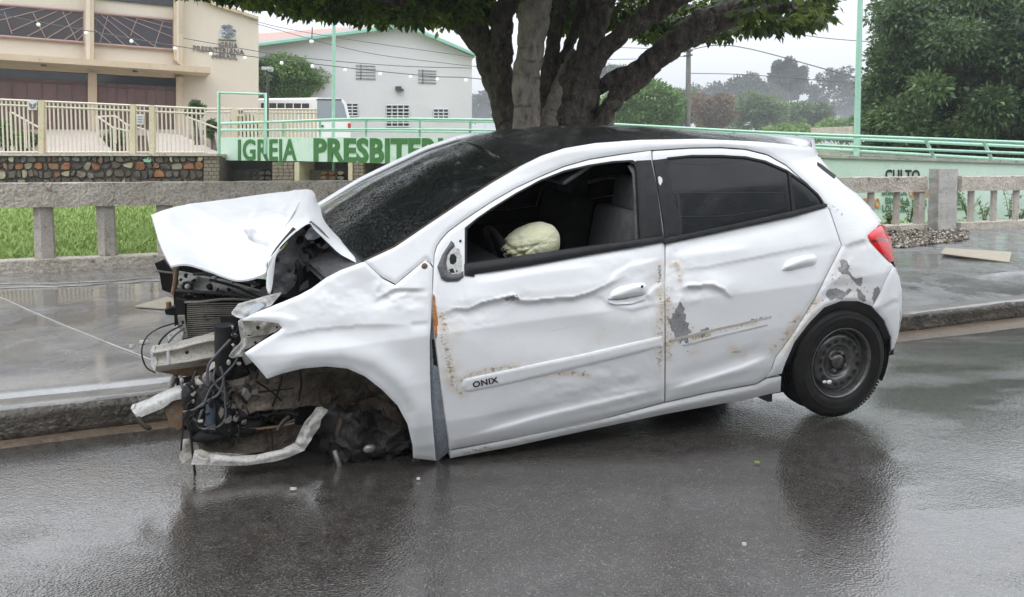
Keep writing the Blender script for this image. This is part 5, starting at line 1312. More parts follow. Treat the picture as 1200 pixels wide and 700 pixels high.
# --- body side
ARCH_Q = [(1046.5, 311), (1038, 326), (1030, 345), (1022, 359), (1005.7, 353), (985.7, 353), (965.7, 360.5), (948.6, 378), (931, 401), (920, 426), (916, 438), (898, 442.5), (904, 434), (909.5, 419), (918, 408), (932, 388), (955.5, 351), (971.5, 319), (987, 288.5), (980.5, 268), (973, 246)]
ch2 = [(984.5, 305.5), (988, 304), (993, 306), (995.5, 312), (994, 317), (999, 324), (1003, 327), (1010, 325), (1011, 330), (1009, 335), (1004, 334), (1000, 330), (994, 322), (991, 321), (986, 321), (983.5, 318), (981, 315), (985, 312)]
ch4 = [(968, 341), (974, 338), (983, 339), (990, 342), (995, 338), (999, 340), (992, 347), (986, 351), (979, 350), (972, 352), (969, 349)]
ch5 = [(1003, 337), (1008, 340), (1013, 347), (1016, 353), (1011, 354), (1006, 350)]
ch6 = [(1022, 350), (1024, 339), (1029, 335), (1032, 342), (1029, 352), (1024, 357)]
ch7 = [(1000.5, 337), (1002, 335), (1004, 340), (1006, 347), (1003, 346)]
side_rail = panel('side_frame', RAIL_TOP + [(962, 186), (975, 202), (985, 213.5), (1003, 226.5), (1018, 241), (1033, 259.5), (1028, 266), (1018, 276), (1020, 283), (1031, 295)] + ARCH_Q + REAR_SEAM[::-1] + DOOR_SEAM[:-1] + [(507.8, 312), (500, 303), (480, 319), (463.5, 333), (448, 325)], [P_, M['bare']], step=2.3, th=.025, patches=[jag(ch2), jag(ch4, 1.), jag(ch5, .8), jag(ch6, .8)] + [jag([(a - .9, b_ - .7), (a + 1, b_ - .5), (a + .4, b_ + 1.1)], .3) for a, b_ in ((978, 333), (997, 316), (1001, 347), (1013, 337), (964, 352), (1016, 342), (975, 322))],
    D=[('ridge', [(606, 201), (662, 178), (750, 168), (850, 168), (925, 174)], .005, 4, 7), ('step', [(988, 289), (1000, 285), (1018, 280)], .006, 16, 16), ('ridge', [(916, 428), (931, 396), (950, 370), (968, 356), (990, 349), (1010, 350)], .007, 4, 4), ('nloc', .006, (22, 16), 25, (990, 320), (40, 40)), ('dent', (992, 335), (20, 12), -.008), ('ridge', [(960, 345), (985, 322), (1000, 300)], .005, 2.5, 5)],
    rust=[([(919, 408), (932, 390), (956, 352)], 6, .75), ([(512, 292), (540, 265)], 3, .15), ([(985, 310), (1000, 345)], 20, .28)], scuff=[([(975, 325), (1005, 345)], 12, .42), ([(975, 243), (985, 250)], 6, .5), ([(985, 308), (1000, 332)], 9, .45)], mirror=True)
FD = [(507.7, 333), (507, 345), (507, 368), (511, 403), (515.7, 440), (521.4, 483), (526.5, 517), (527, 527), (600, 513.5), (690, 495), (778.3, 471), (778.6, 430), (778.8, 380), (778.8, 330), (778.6, 287), (777.5, 278), (776, 262), (770, 220), (763.6, 187), (763, 176.8)] + [(x + .9, y + 1.2) for x, y in DOOR_SEAM[1:-1]]
crease = [(510, 369), (522, 367), (532, 362), (548, 363), (565, 355), (588, 350), (600, 347), (607, 352), (620, 354), (640, 351), (672, 349), (690, 344), (712, 334), (735, 322)]
low_f = [(552, 512), (590, 501), (640, 487), (700, 473), (778, 455)]
front_door = panel('front_door', FD, [P_, M['bare'], M['rust']], step=2.1, th=.03, holes=[WIN_F + []],
    D=[('ridge', crease, .0045, 1.8, 1.5), ('step', crease, .009, 24, 16), ('ridge', [(556, 333), (590, 327), (640, 318), (700, 312)], .004, 3, 10), ('ridge', [(712, 336), (722, 322), (738, 312), (774, 305)], .006, 2.5, 9), ('ridge', [(757, 349), (768, 338), (777, 333)], .008, 2.5, 7), ('ridge', [(690, 346), (705, 352), (716, 362), (742, 366), (772, 358)], -.006, 2.5, 10), ('ridge', [(596, 356), (600, 347), (606, 349), (609, 355)], .010, 2, 2), ('ridge', [(512, 372), (516, 400), (522, 440)], .004, 2.5, 8), ('ridge', low_f, .006, 2.2, 6), ('ridge', [(560, 501), (640, 478), (700, 462), (778, 444)], -.007, 9, 8), ('ridge', [(548, 322), (640, 304), (720, 292), (778, 286)], -.006, 6, 8),
       ('nloc', .007, (22, 15), 3, (545, 372), (45, 22)), ('nloc', .008, (30, 20), 4, (735, 330), (50, 40)), ('dent', (735, 352), (34, 12), -.012), ('nloc', .007, (14, 8), 9, (600, 350), (30, 9)),
       ('dent', (640, 385), (80, 26), -.014), ('noise', .004, (90, 60), 5), ('dent', (770, 330), (14, 26), -.012), ('nloc', .006, (12, 24), 6, (772, 400), (16, 60)), ('nloc', .005, (18, 9), 8, (700, 450), (90, 30))],
    rust=[([(518, 372), (524, 415), (531, 452)], 9, .9), ([(531, 450), (548, 440), (606, 428)], 5, .9), ([(528, 455), (542, 461)], 6, .8), ([(630, 441), (675, 437), (692, 441)], 3.6, .8), ([(771, 312), (774, 350), (773, 430)], 7, .8), ([(700, 395), (740, 372), (771, 376)], 8, .30), ([(548, 530), (572, 523)], 2.2, .7), ([(533, 383), (535, 440)], 8, .35), ([(560, 440), (700, 408)], 8, .2)],
    scuff=[([(594, 350), (606, 349)], 5, .8), ([(515, 368), (534, 362), (548, 362)], 2.2, .5), ([(683, 440), (686, 436)], 4, .6), ([(738, 454), (742, 453)], 3, .6), ([(773, 312), (773, 330)], 3, .8), ([(770, 415), (773, 430)], 4, .5), ([(690, 336), (697, 335)], 3, .5), ([(700, 390), (712, 384)], 4, .4)])
RD_ = [(780.2, 471), (830, 459.5), (886, 449.5), (897, 442), (903, 434), (908, 419), (917, 407), (931, 387), (944, 366), (954, 350), (970, 318), (985.5, 288), (979, 268), (971.5, 246)] + [(x - .8, y + 1.5) for x, y in REAR_SEAM[::-1][1:-1]] + [(765, 177.5), (765.3, 187), (771, 220), (777.5, 262), (779.3, 280), (780.2, 288), (780.4, 330), (780.4, 400)]
WIN_R = [(793.5, 275), (782.5, 185.5), (811, 183.4), (845.7, 183.4), (874, 185), (897, 190), (923, 201.2), (945.7, 217), (959, 229), (965, 238.6), (930, 247)]
chip1 = [(781.5, 373), (787, 373.5), (788, 367), (791, 367), (791.5, 362), (794, 360), (796.5, 353), (799, 357), (802.5, 361), (801.5, 366), (804, 369), (803.5, 376), (807.5, 379), (806, 384), (811.5, 389.5), (806, 392), (808, 404), (803.5, 405), (801.5, 398), (797, 404), (795, 398), (791, 400), (790.5, 391), (787, 388), (785, 381)]
WIN_R = [(794.6, 280.5)] + WIN_R[1:-1] + [(966, 241.5), (930, 250)]
rear_door = panel('rear_door', RD_, [P_, M['bare']], step=2.1, th=.03, holes=[WIN_R], patches=[jag(chip1, .6)] + [jag([(a - 1, b_ - .7), (a + 1, b_ - .5), (a + .4, b_ + 1.2)], .3) for a, b_ in ((812, 384), (789, 361), (786, 392), (815, 397), (783, 405), (806, 412))],
    D=[('ridge', [(782, 458), (830, 444), (870, 431), (905, 417)], .006, 2.2, 6), ('ridge', [(782, 447), (830, 434), (880, 416), (903, 405)], -.007, 9, 8), ('step', [(782, 318), (830, 313), (890, 301), (940, 291), (983, 284)], .004, 20, 20),
       ('ridge', [(782, 292), (860, 276), (965, 252)], -.006, 6, 8), ('ridge', [(797, 340), (808, 335), (822, 335), (836, 334), (848, 340), (858, 350)], .007, 2.4, 3), ('step', [(797, 340), (808, 335), (822, 335), (836, 334), (848, 340), (858, 350)], .009, 12, 14), ('ridge', [(786, 309), (794, 309), (798, 318), (797, 331)], .007, 1.8, 3), ('ridge', [(800, 345), (795, 356), (797, 372)], .006, 2.5, 6), ('ridge', [(786, 300), (830, 296), (880, 290)], .004, 3, 9), ('nloc', .009, (22, 16), 14, (806, 332), (36, 30)), ('dent', (840, 335), (40, 16), .008),
       ('noise', .004, (90, 60), 15), ('nloc', .010, (12, 16), 16, (788, 320), (12, 30)), ('dent', (790, 322), (8, 16), -.012)],
    rust=[([(782, 402), (800, 397), (830, 392)], 5, 1.), ([(830, 392), (860, 384), (886, 378)], 3, .7), ([(783, 310), (793, 309), (797, 330)], 4, .85), ([(783, 340), (782, 420)], 7, .8), ([(855, 408), (870, 415)], 7, .6), ([(903, 411), (918, 396), (935, 372)], 6, .8), ([(810, 388), (812, 412)], 9, .6)],
    scuff=[([(822, 388), (830, 386)], 3, .9), ([(880, 376), (903, 372)], 2.4, .85), ([(786, 382), (806, 382)], 11, .38), ([(800, 398), (900, 378)], 1.6, .5), ([(786, 410), (785, 420)], 4, .5)])
panel('sill', [(527.5, 528.5), (600, 515), (690, 496.5), (779, 472.5), (830, 461), (887, 451), (899, 444), (915.5, 441.5), (914.5, 459), (880, 467), (779, 485.5), (690, 504), (600, 523.5), (528, 537)], P_, step=3.2, th=.12, D=[('ridge', [(528, 532), (779, 478), (914, 450)], .010, 3, 6)], rust=[([(545, 531), (570, 525)], 3, .8)], scuff=[([(545, 531), (575, 523)], 3, .5)], lift=-.004, mirror=True)
FEN = [(427.5, 307), (448, 326.5), (463, 334.5), (500, 304), (507, 314), (506.5, 345), (505.5, 370), (503.5, 400), (504, 440), (505, 468), (508.5, 514), (511, 540), (484.8, 537), (484, 524), (478, 498), (466, 475.5), (448, 457), (427.5, 441), (407, 432), (382, 429.5), (354, 432), (330, 438), (313, 444), (300, 428.5), (287, 414.5), (305, 402), (326, 389.5), (331, 384.5), (326, 379), (305, 376), (284.6, 374.6), (300, 367), (317, 360.5), (350, 347), (365, 339), (382, 326.5), (399, 317.5)]
fender = panel('front_fender', FEN, [P_, M['bare']], step=2.2, th=.012,
    D=[('ridge', [(448, 343), (460, 350), (476, 344), (503, 348)], .006, 2.5, 5), ('ridge', [(296, 372), (330, 371), (352, 378)], .005, 3, 8), ('ridge', [(445, 330), (440, 343), (446, 352)], .006, 2.5, 6), ('ridge', [(480, 381), (503, 379)], -.005, 2, 6), ('ridge', [(300, 425), (330, 425), (360, 416), (400, 414), (440, 424), (470, 448), (490, 480), (496, 530)], .016, 16, 10), ('step', [(320, 396), (370, 386), (420, 382), (480, 381)], .004, 22, 30), ('dent', (440, 345), (50, 18), -.012),
       ('nloc', .012, (40, 26), 33, (390, 350), (60, 30)), ('step', [(440, 352), (462, 339), (500, 340)], .008, 10, 12), ('noise', .006, (90, 60), 34), ('nloc', .012, (26, 14), 36, (470, 350), (30, 16))],
    rust=[([(505, 345), (506, 350)], 2, .6), ([(470, 473), (482, 468)], 3, .4)], scuff=[([(372, 412), (390, 418)], 2, .4), ([(467, 334), (500, 320)], 3, .2)], Yp=None)
# plate with fixing holes in the triangle before the door
tp = panel('fender_bracket', [(463.6, 334.5), (504, 299.5), (501.5, 334.5)], [M['primer'], M['plastic']], step=3, th=.008, lift=.0, D=[('nloc', .004, (8, 6), 2, (485, 325), (20, 12))], patches=[[(468, 333), (470, 331.5), (472, 333), (470, 334.3)], [(483, 325), (485, 323), (487, 325.5), (485, 327)], [(492, 329), (494, 327.5), (495.5, 330), (493.5, 331.5)]])
mb = MB(); p_ = onS(np.array([497.5]), np.array([312.]), np.array([.004]))[0]; ball(mb, p_, .014, sq=(1, .4, 1)); mb.build('bolt', M['brown_bracket'], car, local=True)
# rust in the gap between fender and front door
panel('door_jamb', [(504, 330), (509, 330), (509.5, 368), (513.5, 403), (518, 440), (523.5, 483), (528, 528), (512, 541), (509, 514), (505.5, 468), (504.2, 400)], [M['jamb'], M['rust'], M['bare'], M['interior']], step=2.4, th=.01, lift=-.03, patches=[jag([(505.5, 345), (508, 345), (508.5, 366), (512, 386), (511, 396), (506, 380)], .4), jag([(506, 398), (512.2, 398), (515, 425), (514, 430), (508, 428)], .3), [(512.5, 470), (516, 467), (518.5, 472), (517, 480), (519, 485), (516, 491), (513.5, 486), (514.5, 478)]], pmi=[1, 3, 2])
# --- black window surrounds
panel('window_frame', [(544.6, 312.6), (544.8, 267.2)] + [(x, y - 2.2) for x, y in WIN_F[2:9]] + [(741, 187.6), (746, 190), (748.8, 199), (753, 284)] + WIN_F[::-1][:-0 or None][:-1] + [(547.3, 312)], M['rubber'], front_door, step=3, th=.03, lift=.004, edge=.002)
panel('belt_strip', [(544.3, 309.5), (620, 299.5), (700, 287.5), (778.5, 276.8), (779, 283.6), (760, 287), (700, 297), (620, 311.5), (556, 321.5), (556, 324.5), (544.3, 323)], M['black_trim'], front_door, step=3, th=.02, lift=.012, edge=.006, ew=3)
panel('pillar_trim', [(745.5, 188.5), (763.2, 187.6), (770, 220), (775.5, 262), (777.3, 277.5), (752.5, 282.5), (749.5, 215), (748.3, 199)], M['black_trim'], front_door, step=3, th=.01, lift=.005, edge=.003)
panel('pillar_trim', [(765.8, 187.8), (782.8, 185.6), (794.5, 276.2), (779.5, 279), (777.8, 262), (771.5, 220)], [M['black_trim'], M['hall_white']], rear_door, step=2.6, th=.01, lift=.005, edge=.003, patches=[[(771, 208), (773, 206.5), (776, 209), (776.3, 213), (774, 217.5), (772, 215)]])
panel('window_channel', [(741, 192), (745, 196), (749.5, 283.5), (744.5, 284.3), (743, 230), (741.5, 205), (736, 195)], M['grey_plastic'], front_door, step=3, th=.01, lift=-.02, edge=0)
panel('window_glass', [(783, 186), (811, 184), (845.7, 184), (874, 185.6), (897, 190.6), (924, 202.4), (929, 250), (860, 266.5), (794.6, 281)], M['tint'], rear_door, step=4, th=.004, lift=-.004, edge=.002)
panel('quarter_glass', [(926.5, 204), (945.7, 218), (959, 230), (966, 241), (966, 242), (931.8, 250)], M['tint'], rear_door, step=4, th=.004, lift=-.003, edge=.002)
panel('glass_divider', [(923.5, 201.6), (926.8, 203.6), (932, 247.2), (928.8, 248)], M['rubber'], rear_door, step=3, th=.004, lift=.003, edge=.001)
panel('window_frame', [(781.5, 184.6)] + [(x, y - 1.8) for x, y in WIN_R[2:-1]] + [(966.8, 240)] + [(964.2, 239.4)] + [(x - .8, y + .6) for x, y in WIN_R[2:-2][::-1]] + [(783.5, 186.5)], M['rubber'], rear_door, step=3, th=.02, lift=.003, edge=.001)
panel('belt_strip', [(778.8, 279.8), (860, 263.2), (930, 247.6), (966, 238.8), (969.5, 239.3), (969, 243), (930, 254), (860, 269), (779.2, 286.4)], M['black_trim'], rear_door, step=3, th=.02, lift=.013, edge=.006, ew=3)
for pl in ([(790, 191), (830, 193), (850, 191), (880, 186)], [(792, 226), (850, 226), (920, 226)], [(794, 254), (850, 253), (900, 246)]):
    V3 = onS(np.array([p[0] for p in pl], float), np.array([p[1] for p in pl], float), -.002); mb = MB(); mb.tube(spline(V3, 6), .0007, 4); mb.build('drip_line', M['grey_plastic'], rear_door, local=True)  # thin rods laid on the glass draw the reflection of overhead wires
# --- handles, mouldings, lettering, mirror mount
def handle(door, px, lab=None):
    o = panel('handle', px, P_, door, step=2., th=.012, lift=.016, edge=.012, ew=2.4, D=[('ridge', [px[0], px[len(px) // 2]], .006, 4, 4)]); return o
handle(front_door, [(714, 350.5), (716, 345), (720, 340), (727, 336.5), (740, 333.5), (755, 332), (757.8, 335), (757.5, 341), (755, 345), (740, 347.5), (726, 350.2)])
handle(rear_door, [(917, 316.5), (919, 311), (923, 306.5), (930, 303), (940, 300.5), (954, 298.8), (957.3, 301.5), (957, 307), (954, 310.5), (940, 313.5), (928, 316.3)])
for d_, px in ((front_door, [(713, 352), (727, 352), (742, 349.5), (757, 346.5), (756, 351), (740, 356), (722, 357), (714, 355)]), (rear_door, [(916, 318.5), (930, 318), (944, 315), (957, 312), (956, 316), (942, 321), (925, 323), (917, 322)])):
    panel('handle_recess', px, P_, d_, step=2.4, th=.004, lift=.0015, edge=.0, D=[('dent', (px[0][0] + 22, px[0][1] + 1), (16, 4), -.008)])
panel('rust_edge', jag([(507.4, 345), (509.5, 347), (510.5, 358), (513.5, 376), (513, 392), (510.5, 397), (508.2, 380), (507.4, 362)], .35), M['rust'], front_door, step=1.8, th=.004, lift=.002, edge=0)
p_ = onS(np.array([752.5]), np.array([336.]), np.array([.027]))[0]; mb = MB(); ball(mb, p_, .007, sq=(1, .5, 1)); mb.build('key_lock', M['plastic'], front_door, local=True)
mould = [(542, 449), (543.5, 445), (548, 443.5), (600, 432.8), (690, 414), (775.5, 394), (777, 406.5), (690, 428), (600, 449), (551, 459.3), (544.5, 458.5), (541.5, 454)]
panel('side_moulding', mould, P_, front_door, step=2.2, th=.008, lift=.007, edge=.0045, ew=1.1, rust=[([(541, 452), (543, 458)], 4, .7), ([(760, 404), (774, 398)], 4, .4)])
def surf_text(body, quad, lift, mat, parent, bold=.0):
    V, F = text_mesh(body, 1., bold, .004, spacing=1.08); x0, x1 = V[:, 0].min(), V[:, 0].max(); y1 = V[:, 1].max(); y0 = V[:, 1].min()
    fx = (V[:, 0] - x0) / (x1 - x0); fy = (V[:, 1] - y0) / (y1 - y0); (a, b, c, d) = [np.array(q, float) for q in quad]
    P = (a[None] * (1 - fx)[:, None] + b[None] * fx[:, None]) * (1 - fy)[:, None] + (d[None] * (1 - fx)[:, None] + c[None] * fx[:, None]) * fy[:, None]
    W = onS(P[:, 0], P[:, 1], lift + V[:, 2] * .2); mb = MB(); mb.add(W, F); return mb.build('lettering', mat, parent, local=True)
surf_text('ONIX', [(554.5, 454.8), (584.5, 448.3), (583, 441.6), (553.5, 447.6)], .0085, M['letter_black'], front_door, .03)
panel('moulding_scar', [(784, 398.5), (830, 387), (903, 370.8), (904, 373.2), (830, 390), (786, 401)], M['rail_top'], rear_door, step=2.4, th=.002, lift=.0015, edge=0)
panel('moulding_scar', [(800, 404), (850, 391.5), (899, 380.3), (900, 382), (850, 393.6), (801, 406)], M['louvre'], rear_door, step=2.4, th=.002, lift=.0015, edge=0)
panel('mirror_mount', [(524, 296), (530, 289), (538, 292), (541, 300), (541.5, 312), (540, 322), (533, 324), (525, 321), (521, 312)], [M['primer'], M['interior']], front_door, step=1.8, th=.01, lift=.006, edge=.002, patches=[[(526.5, 304), (528, 298.5), (532, 297.5), (535, 301), (535, 307), (531, 310.5), (527.5, 309)], [(526, 316), (531, 314.5), (533, 320), (528, 320)]], pmi=[1, 1])
panel('mirror_gasket', [(529, 282.5), (532, 285), (533, 289), (529, 292.5), (524.5, 299), (523, 308), (524.5, 317), (530, 321.5), (538, 321), (543, 318), (543.2, 325), (537, 329.5), (523, 330), (517, 326.5), (512.8, 313), (518.5, 299)], M['grey_plastic'], front_door, step=2., th=.02, lift=.014, edge=.008)
for u_, v_ in ((539.5, 282.5), (535, 318), (541, 322)):
    mb = MB(); ball(mb, onS(np.array([u_]), np.array([v_]), np.array([.002]))[0], .006); mb.build('bolt', M['plastic'], front_door, local=True)
# --- roof and windscreen
rt = np.array(RAIL_TOP, float)
top = resample(rt[(rt[:, 0] > 600)], 9, False); E3 = onS(top[:, 0], top[:, 1], np.full(len(top), -.003))
def loft_roof(name, E, mat, crown, n=26, th=.02, close_back=None):
    V = []; 
    for j in range(n + 1):
        f = 1 - 2 * j / n; y = E[:, 1] * f; z = E[:, 2] - .002 + crown * (1 - abs(f) ** 2.2) + ((1 - f) / 2) ** 1.6 * np.interp(E[:, 0], [.5, 1.1, 1.7], [0, .03, .09]); V.append(np.stack([E[:, 0] + (0 if close_back is None else close_back * (1 - f * f)), y, z], -1))
    V = np.array(V); i = np.arange(V.shape[0] * V.shape[1]).reshape(V.shape[:2]); F = np.stack([i[:-1, :-1], i[1:, :-1], i[1:, 1:], i[:-1, 1:]], -1).reshape(-1, 4)
    a = V.reshape(-1, 3); nrm = np.cross(a[F[0, 1]] - a[F[0, 0]], a[F[0, 3]] - a[F[0, 0]])
    if nrm[2] < 0: F = F[:, ::-1]
    nb = len(a); W = np.vstack([a, a - [0, 0, th]]); FF = np.vstack([F, F[:, ::-1] + nb]); bd = []
    return link(name, mesh_np(name, W, FF, mat, smooth=True), car), V
cr = np.interp(E3[:, 0], [-.2, .3, 1.0, 1.7], [.028, .042, .056, .040])
roof, RV = loft_roof('roof', E3, M['roof'], cr)
loft_roof('headliner', E3 * [1, .97, 1] - [0, 0, .045], M['interior'], cr * .8)
# windscreen: near edge follows the pillar, far edge is its mirror twisted up a little, glass bows forward between them
ws = resample(rt[(rt[:, 0] < 612)], 8, False); N3_ = onS(ws[:, 0], ws[:, 1], np.full(len(ws), -.012)); N3_[0] += [0.0, 0, 0]
far_px = np.array([(376, 243), (400, 228), (425, 213), (460, 196), (500, 177), (540, 164), (566, 158.5)], float)
fl = np.r_[0, np.cumsum(np.hypot(*np.diff(far_px, axis=0).T))]; fl /= fl[-1]; nl = np.r_[0, np.cumsum(np.hypot(*np.diff(ws, axis=0).T))]; nl /= nl[-1]
fu = np.interp(nl, fl, far_px[:, 0]); fv = np.interp(nl, fl, far_px[:, 1]); F3_ = onY(fu, fv, -(N3_[:, 1]) * 1.0)
F3_[-1] = RV[-1][0] if RV[-1][0][0] > RV[-1][-1][0] else RV[-1][-1]
m_ = len(ws); blend = np.clip((nl - .75) / .25, 0, 1)[:, None]; tgt = RV[-1][0]; F3_ = F3_ * (1 - blend) + (F3_ - F3_[-1] + tgt) * blend
GV = []
n = 24
for j in range(n + 1):
    f = j / n; A = N3_ * (1 - f) + F3_ * f; b_ = 4 * f * (1 - f); A = A + np.array([.10, 0, .0])[None] * b_ * (1 - .6 * nl[:, None]); A[:, 2] += b_ * (.055 - .015 * nl); GV.append(A)
GV = np.array(GV); fr = np.array([[np.interp(j / n, np.linspace(0, 1, RV.shape[0]), RV[:, 0, q]) for q in range(3)] for j in range(n + 1)]) + [.004, 0, .0]
GV = GV + (fr - GV[:, -1])[:, None, :] * (np.clip((nl - .35) / .65, 0, 1) ** 1.6)[None, :, None]
i = np.arange(GV.shape[0] * GV.shape[1]).reshape(GV.shape[:2]); F = np.stack([i[:-1, :-1], i[:-1, 1:], i[1:, 1:], i[1:, :-1]], -1).reshape(-1, 4); a = GV.reshape(-1, 3)
if np.cross(a[F[0, 1]] - a[F[0, 0]], a[F[0, 3]] - a[F[0, 0]])[2] < 0: F = F[:, ::-1]
nb = len(a); windshield = link('windshield', mesh_np('windshield', np.vstack([a, a - [0, 0, .006]]), np.vstack([F, F[:, ::-1] + nb]), M['windshield'], smooth=True), car)
mb = MB(); mb.tube(N3_ + [0, .004, .004], .0045, 5); mb.build('seal', M['liner_brown'], windshield, local=True)
mb = MB(); mb.tube(F3_ + [0, -.008, .010], .014, 6); mb.tube(F3_ + [0, -.03, -.004], .03, 8); mb.build('far_pillar', P_, car, local=True)
mb = MB(); mb.tube(GV[:, 0] + [0.0, 0, -.004], .012, 5); mb.build('lower_seal', M['black_trim'], windshield, local=True)
for pl in ([(455, 292), (520, 258), (560, 238), (615, 206)], [(455, 285), (530, 248)]):
    pass
# scuttle under the glass
A = GV[:, 0]; B_ = A + [.16, 0, -.06]; V = np.vstack([A, B_]); n = len(A); F = [(i, i + 1, n + i + 1, n + i) for i in range(n - 1)]
link('scuttle_panel', mesh_np('scuttle_panel', np.vstack([V, V - [0, 0, .03]]), F + [tuple(q + 2 * n for q in f[::-1]) for f in F], M['grey_plastic']), car)
# far roof rail upper edge
# --- rear end
def rear_loop(Z, a0, a1, n, scale=.985):
    y0 = np.interp(Z, PROF[:, 0], PROF[:, 1]) * scale; xe = np.interp(Z, REAR[:, 0], REAR[:, 1]) * 1.; a = np.linspace(a0, a1, n); N = 2.6
    s_, c_ = np.sin(a), np.cos(a); X = xe + .55 - .55 * np.abs(s_) ** (2 / N) * (1.); Y = y0 * np.sign(c_) * np.abs(c_) ** (2 / N); return np.stack([X + .004, Y, np.full(n, Z)], -1)
def rear_sheet(name, Zs, a0, a1, mat, n=40, parent=None, scale=.985, bulge=None, th=.01):
    V = np.array([rear_loop(z, a0, a1, n, scale) for z in Zs])
    if bulge is not None: V[..., 0] += bulge(V[..., 1], V[..., 2])
    i = np.arange(V.shape[0] * n).reshape(V.shape[:2]); F = np.stack([i[:-1, :-1], i[:-1, 1:], i[1:, 1:], i[1:, :-1]], -1).reshape(-1, 4); a = V.reshape(-1, 3)
    k = F[len(F) // 2]
    if np.cross(a[k[1]] - a[k[0]], a[k[3]] - a[k[0]])[0] > 0: F = F[:, ::-1]
    nb = len(a); return link(name, mesh_np(name, np.vstack([a, a + [th, 0, 0]]), np.vstack([F, F[:, ::-1] + nb]), mat, smooth=True, attrs={'rust': np.zeros(2 * nb), 'scuff': np.zeros(2 * nb)}), parent or car)
hp = math.pi / 2
bumper = panel('rear_bumper', [(1047, 312), (1050, 315), (1054, 325), (1056.6, 340), (1057.2, 352), (1056, 375), (1052.5, 394), (1047.5, 408), (1044.5, 411), (1044.8, 396), (1037, 376), (1023, 360), (1031, 345), (1039, 326)], P_, step=2.6, th=.01, D=[('step', [(1024, 366), (1045, 352), (1057, 350)], .004, 8, 8)])
rear_sheet('rear_bumper', np.linspace(.24, .64, 9), .5, math.pi - .5, P_, bulge=lambda y, z: -.02 * np.exp(-((z - .45) / .12) ** 2))
tg_ = rear_sheet('tailgate', np.linspace(.655, 1.44, 14), .62, math.pi - .62, P_)
rear_sheet('tailgate_glass', np.linspace(1.03, 1.34, 7), 1.02, math.pi - 1.02, M['tint'], parent=tg_, bulge=lambda y, z: -.012 + 0 * y, th=.004)
# roof spoiler closing the back of the roof
sp = []
for f in np.linspace(-1, 1, 17):
    y = .50 * f; x1 = -.268 + .55 - .55 * (1 - (abs(y) / .55) ** 2.6) ** (1 / 2.6) + .01; x0 = x1 + .20; z0 = 1.428 + .028 * (1 - abs(f) ** 2.2); z1 = 1.402 + .03 * (1 - f * f)
    sp.append([(x0 + .06, y, z0 + .006), (x1, y, z1), (x1 + .015, y, z1 - .035), (x0, y, z0 - .08)])
sp = np.array(sp); i = np.arange(17 * 4).reshape(17, 4); F = [tuple(q) for j in range(4) for q in np.stack([i[:-1, j], i[1:, j], i[1:, (j + 1) % 4], i[:-1, (j + 1) % 4]], -1)] + [tuple(i[0]), tuple(i[-1][::-1])]
link('roof_spoiler', mesh_np('roof_spoiler', sp.reshape(-1, 3), F, P_, attrs={'rust': np.zeros(68), 'scuff': np.zeros(68)}), car)
panel('tailgate_seal', [(958, 190), (962, 192), (980, 206), (978, 209.5), (968, 202), (958, 194)], M['rubber'], step=3, th=.01, lift=.003, edge=0)
tail = panel('tail_light', [(1017, 276), (1026, 269), (1034, 263.8), (1037, 264), (1038.6, 272.5), (1043.5, 278.5), (1046.5, 293), (1046.8, 306.5), (1043.5, 307), (1031, 295), (1020, 283.5)], [M['lens'], M['lens_dark']], step=2., th=.02, lift=.006, edge=.005, ew=2.5, patches=[[(1020, 282), (1032, 279), (1041, 280.5), (1043, 283), (1034, 282.5), (1023, 285)]])
rear_sheet('tail_light', np.linspace(.77, .94, 5), 2.35, 2.62, M['lens'], n=8, scale=1.0, bulge=lambda y, z: -.006 + 0 * y)
# --- far side of the body, mirrored from the measured near side
def mirror_of(o, name, mat=None, parent=None):
    me = o.data.copy(); n_ = len(me.vertices); V = np.empty(n_ * 3, np.float32); me.vertices.foreach_get('co', V); V = V.reshape(-1, 3); V[:, 1] *= -1; me.vertices.foreach_set('co', V.ravel()); me.flip_normals(); me.update()
    if mat: me.materials.clear(); me.materials.append(mat)
    q = link(name, me, parent or car); return q
fdm = mirror_of(front_door, 'front_door'); rdm = mirror_of(rear_door, 'rear_door'); mirror_of(bumper, 'rear_bumper')
for src, par in ((front_door, fdm), (rear_door, rdm)):
    for ch in list(src.children):
        if ch.name.split('.')[0] in ('window_frame', 'belt_strip', 'pillar_trim', 'window_glass', 'quarter_glass', 'glass_divider', 'handle'): mirror_of(ch, ch.name.split('.')[0], mat=(M['film'] if 'glass' in ch.name else None), parent=par)
gl = panel('window_glass', WIN_F, M['film'], front_door, step=6, th=.004, lift=-.006, edge=0); mirror_of(gl, 'window_glass', parent=fdm); bpy.data.objects.remove(gl)
def inner_dark(o, parent, sc=.955):
    q = mirror_of(o, 'inner_trim', M['interior'], parent); V = np.empty(len(q.data.vertices) * 3, np.float32); q.data.vertices.foreach_get('co', V); V = V.reshape(-1, 3); V[:, 1] *= sc; q.data.vertices.foreach_set('co', V.ravel()); q.data.update()
inner_dark(side_rail, car); inner_dark(front_door, fdm); inner_dark(rear_door, rdm)
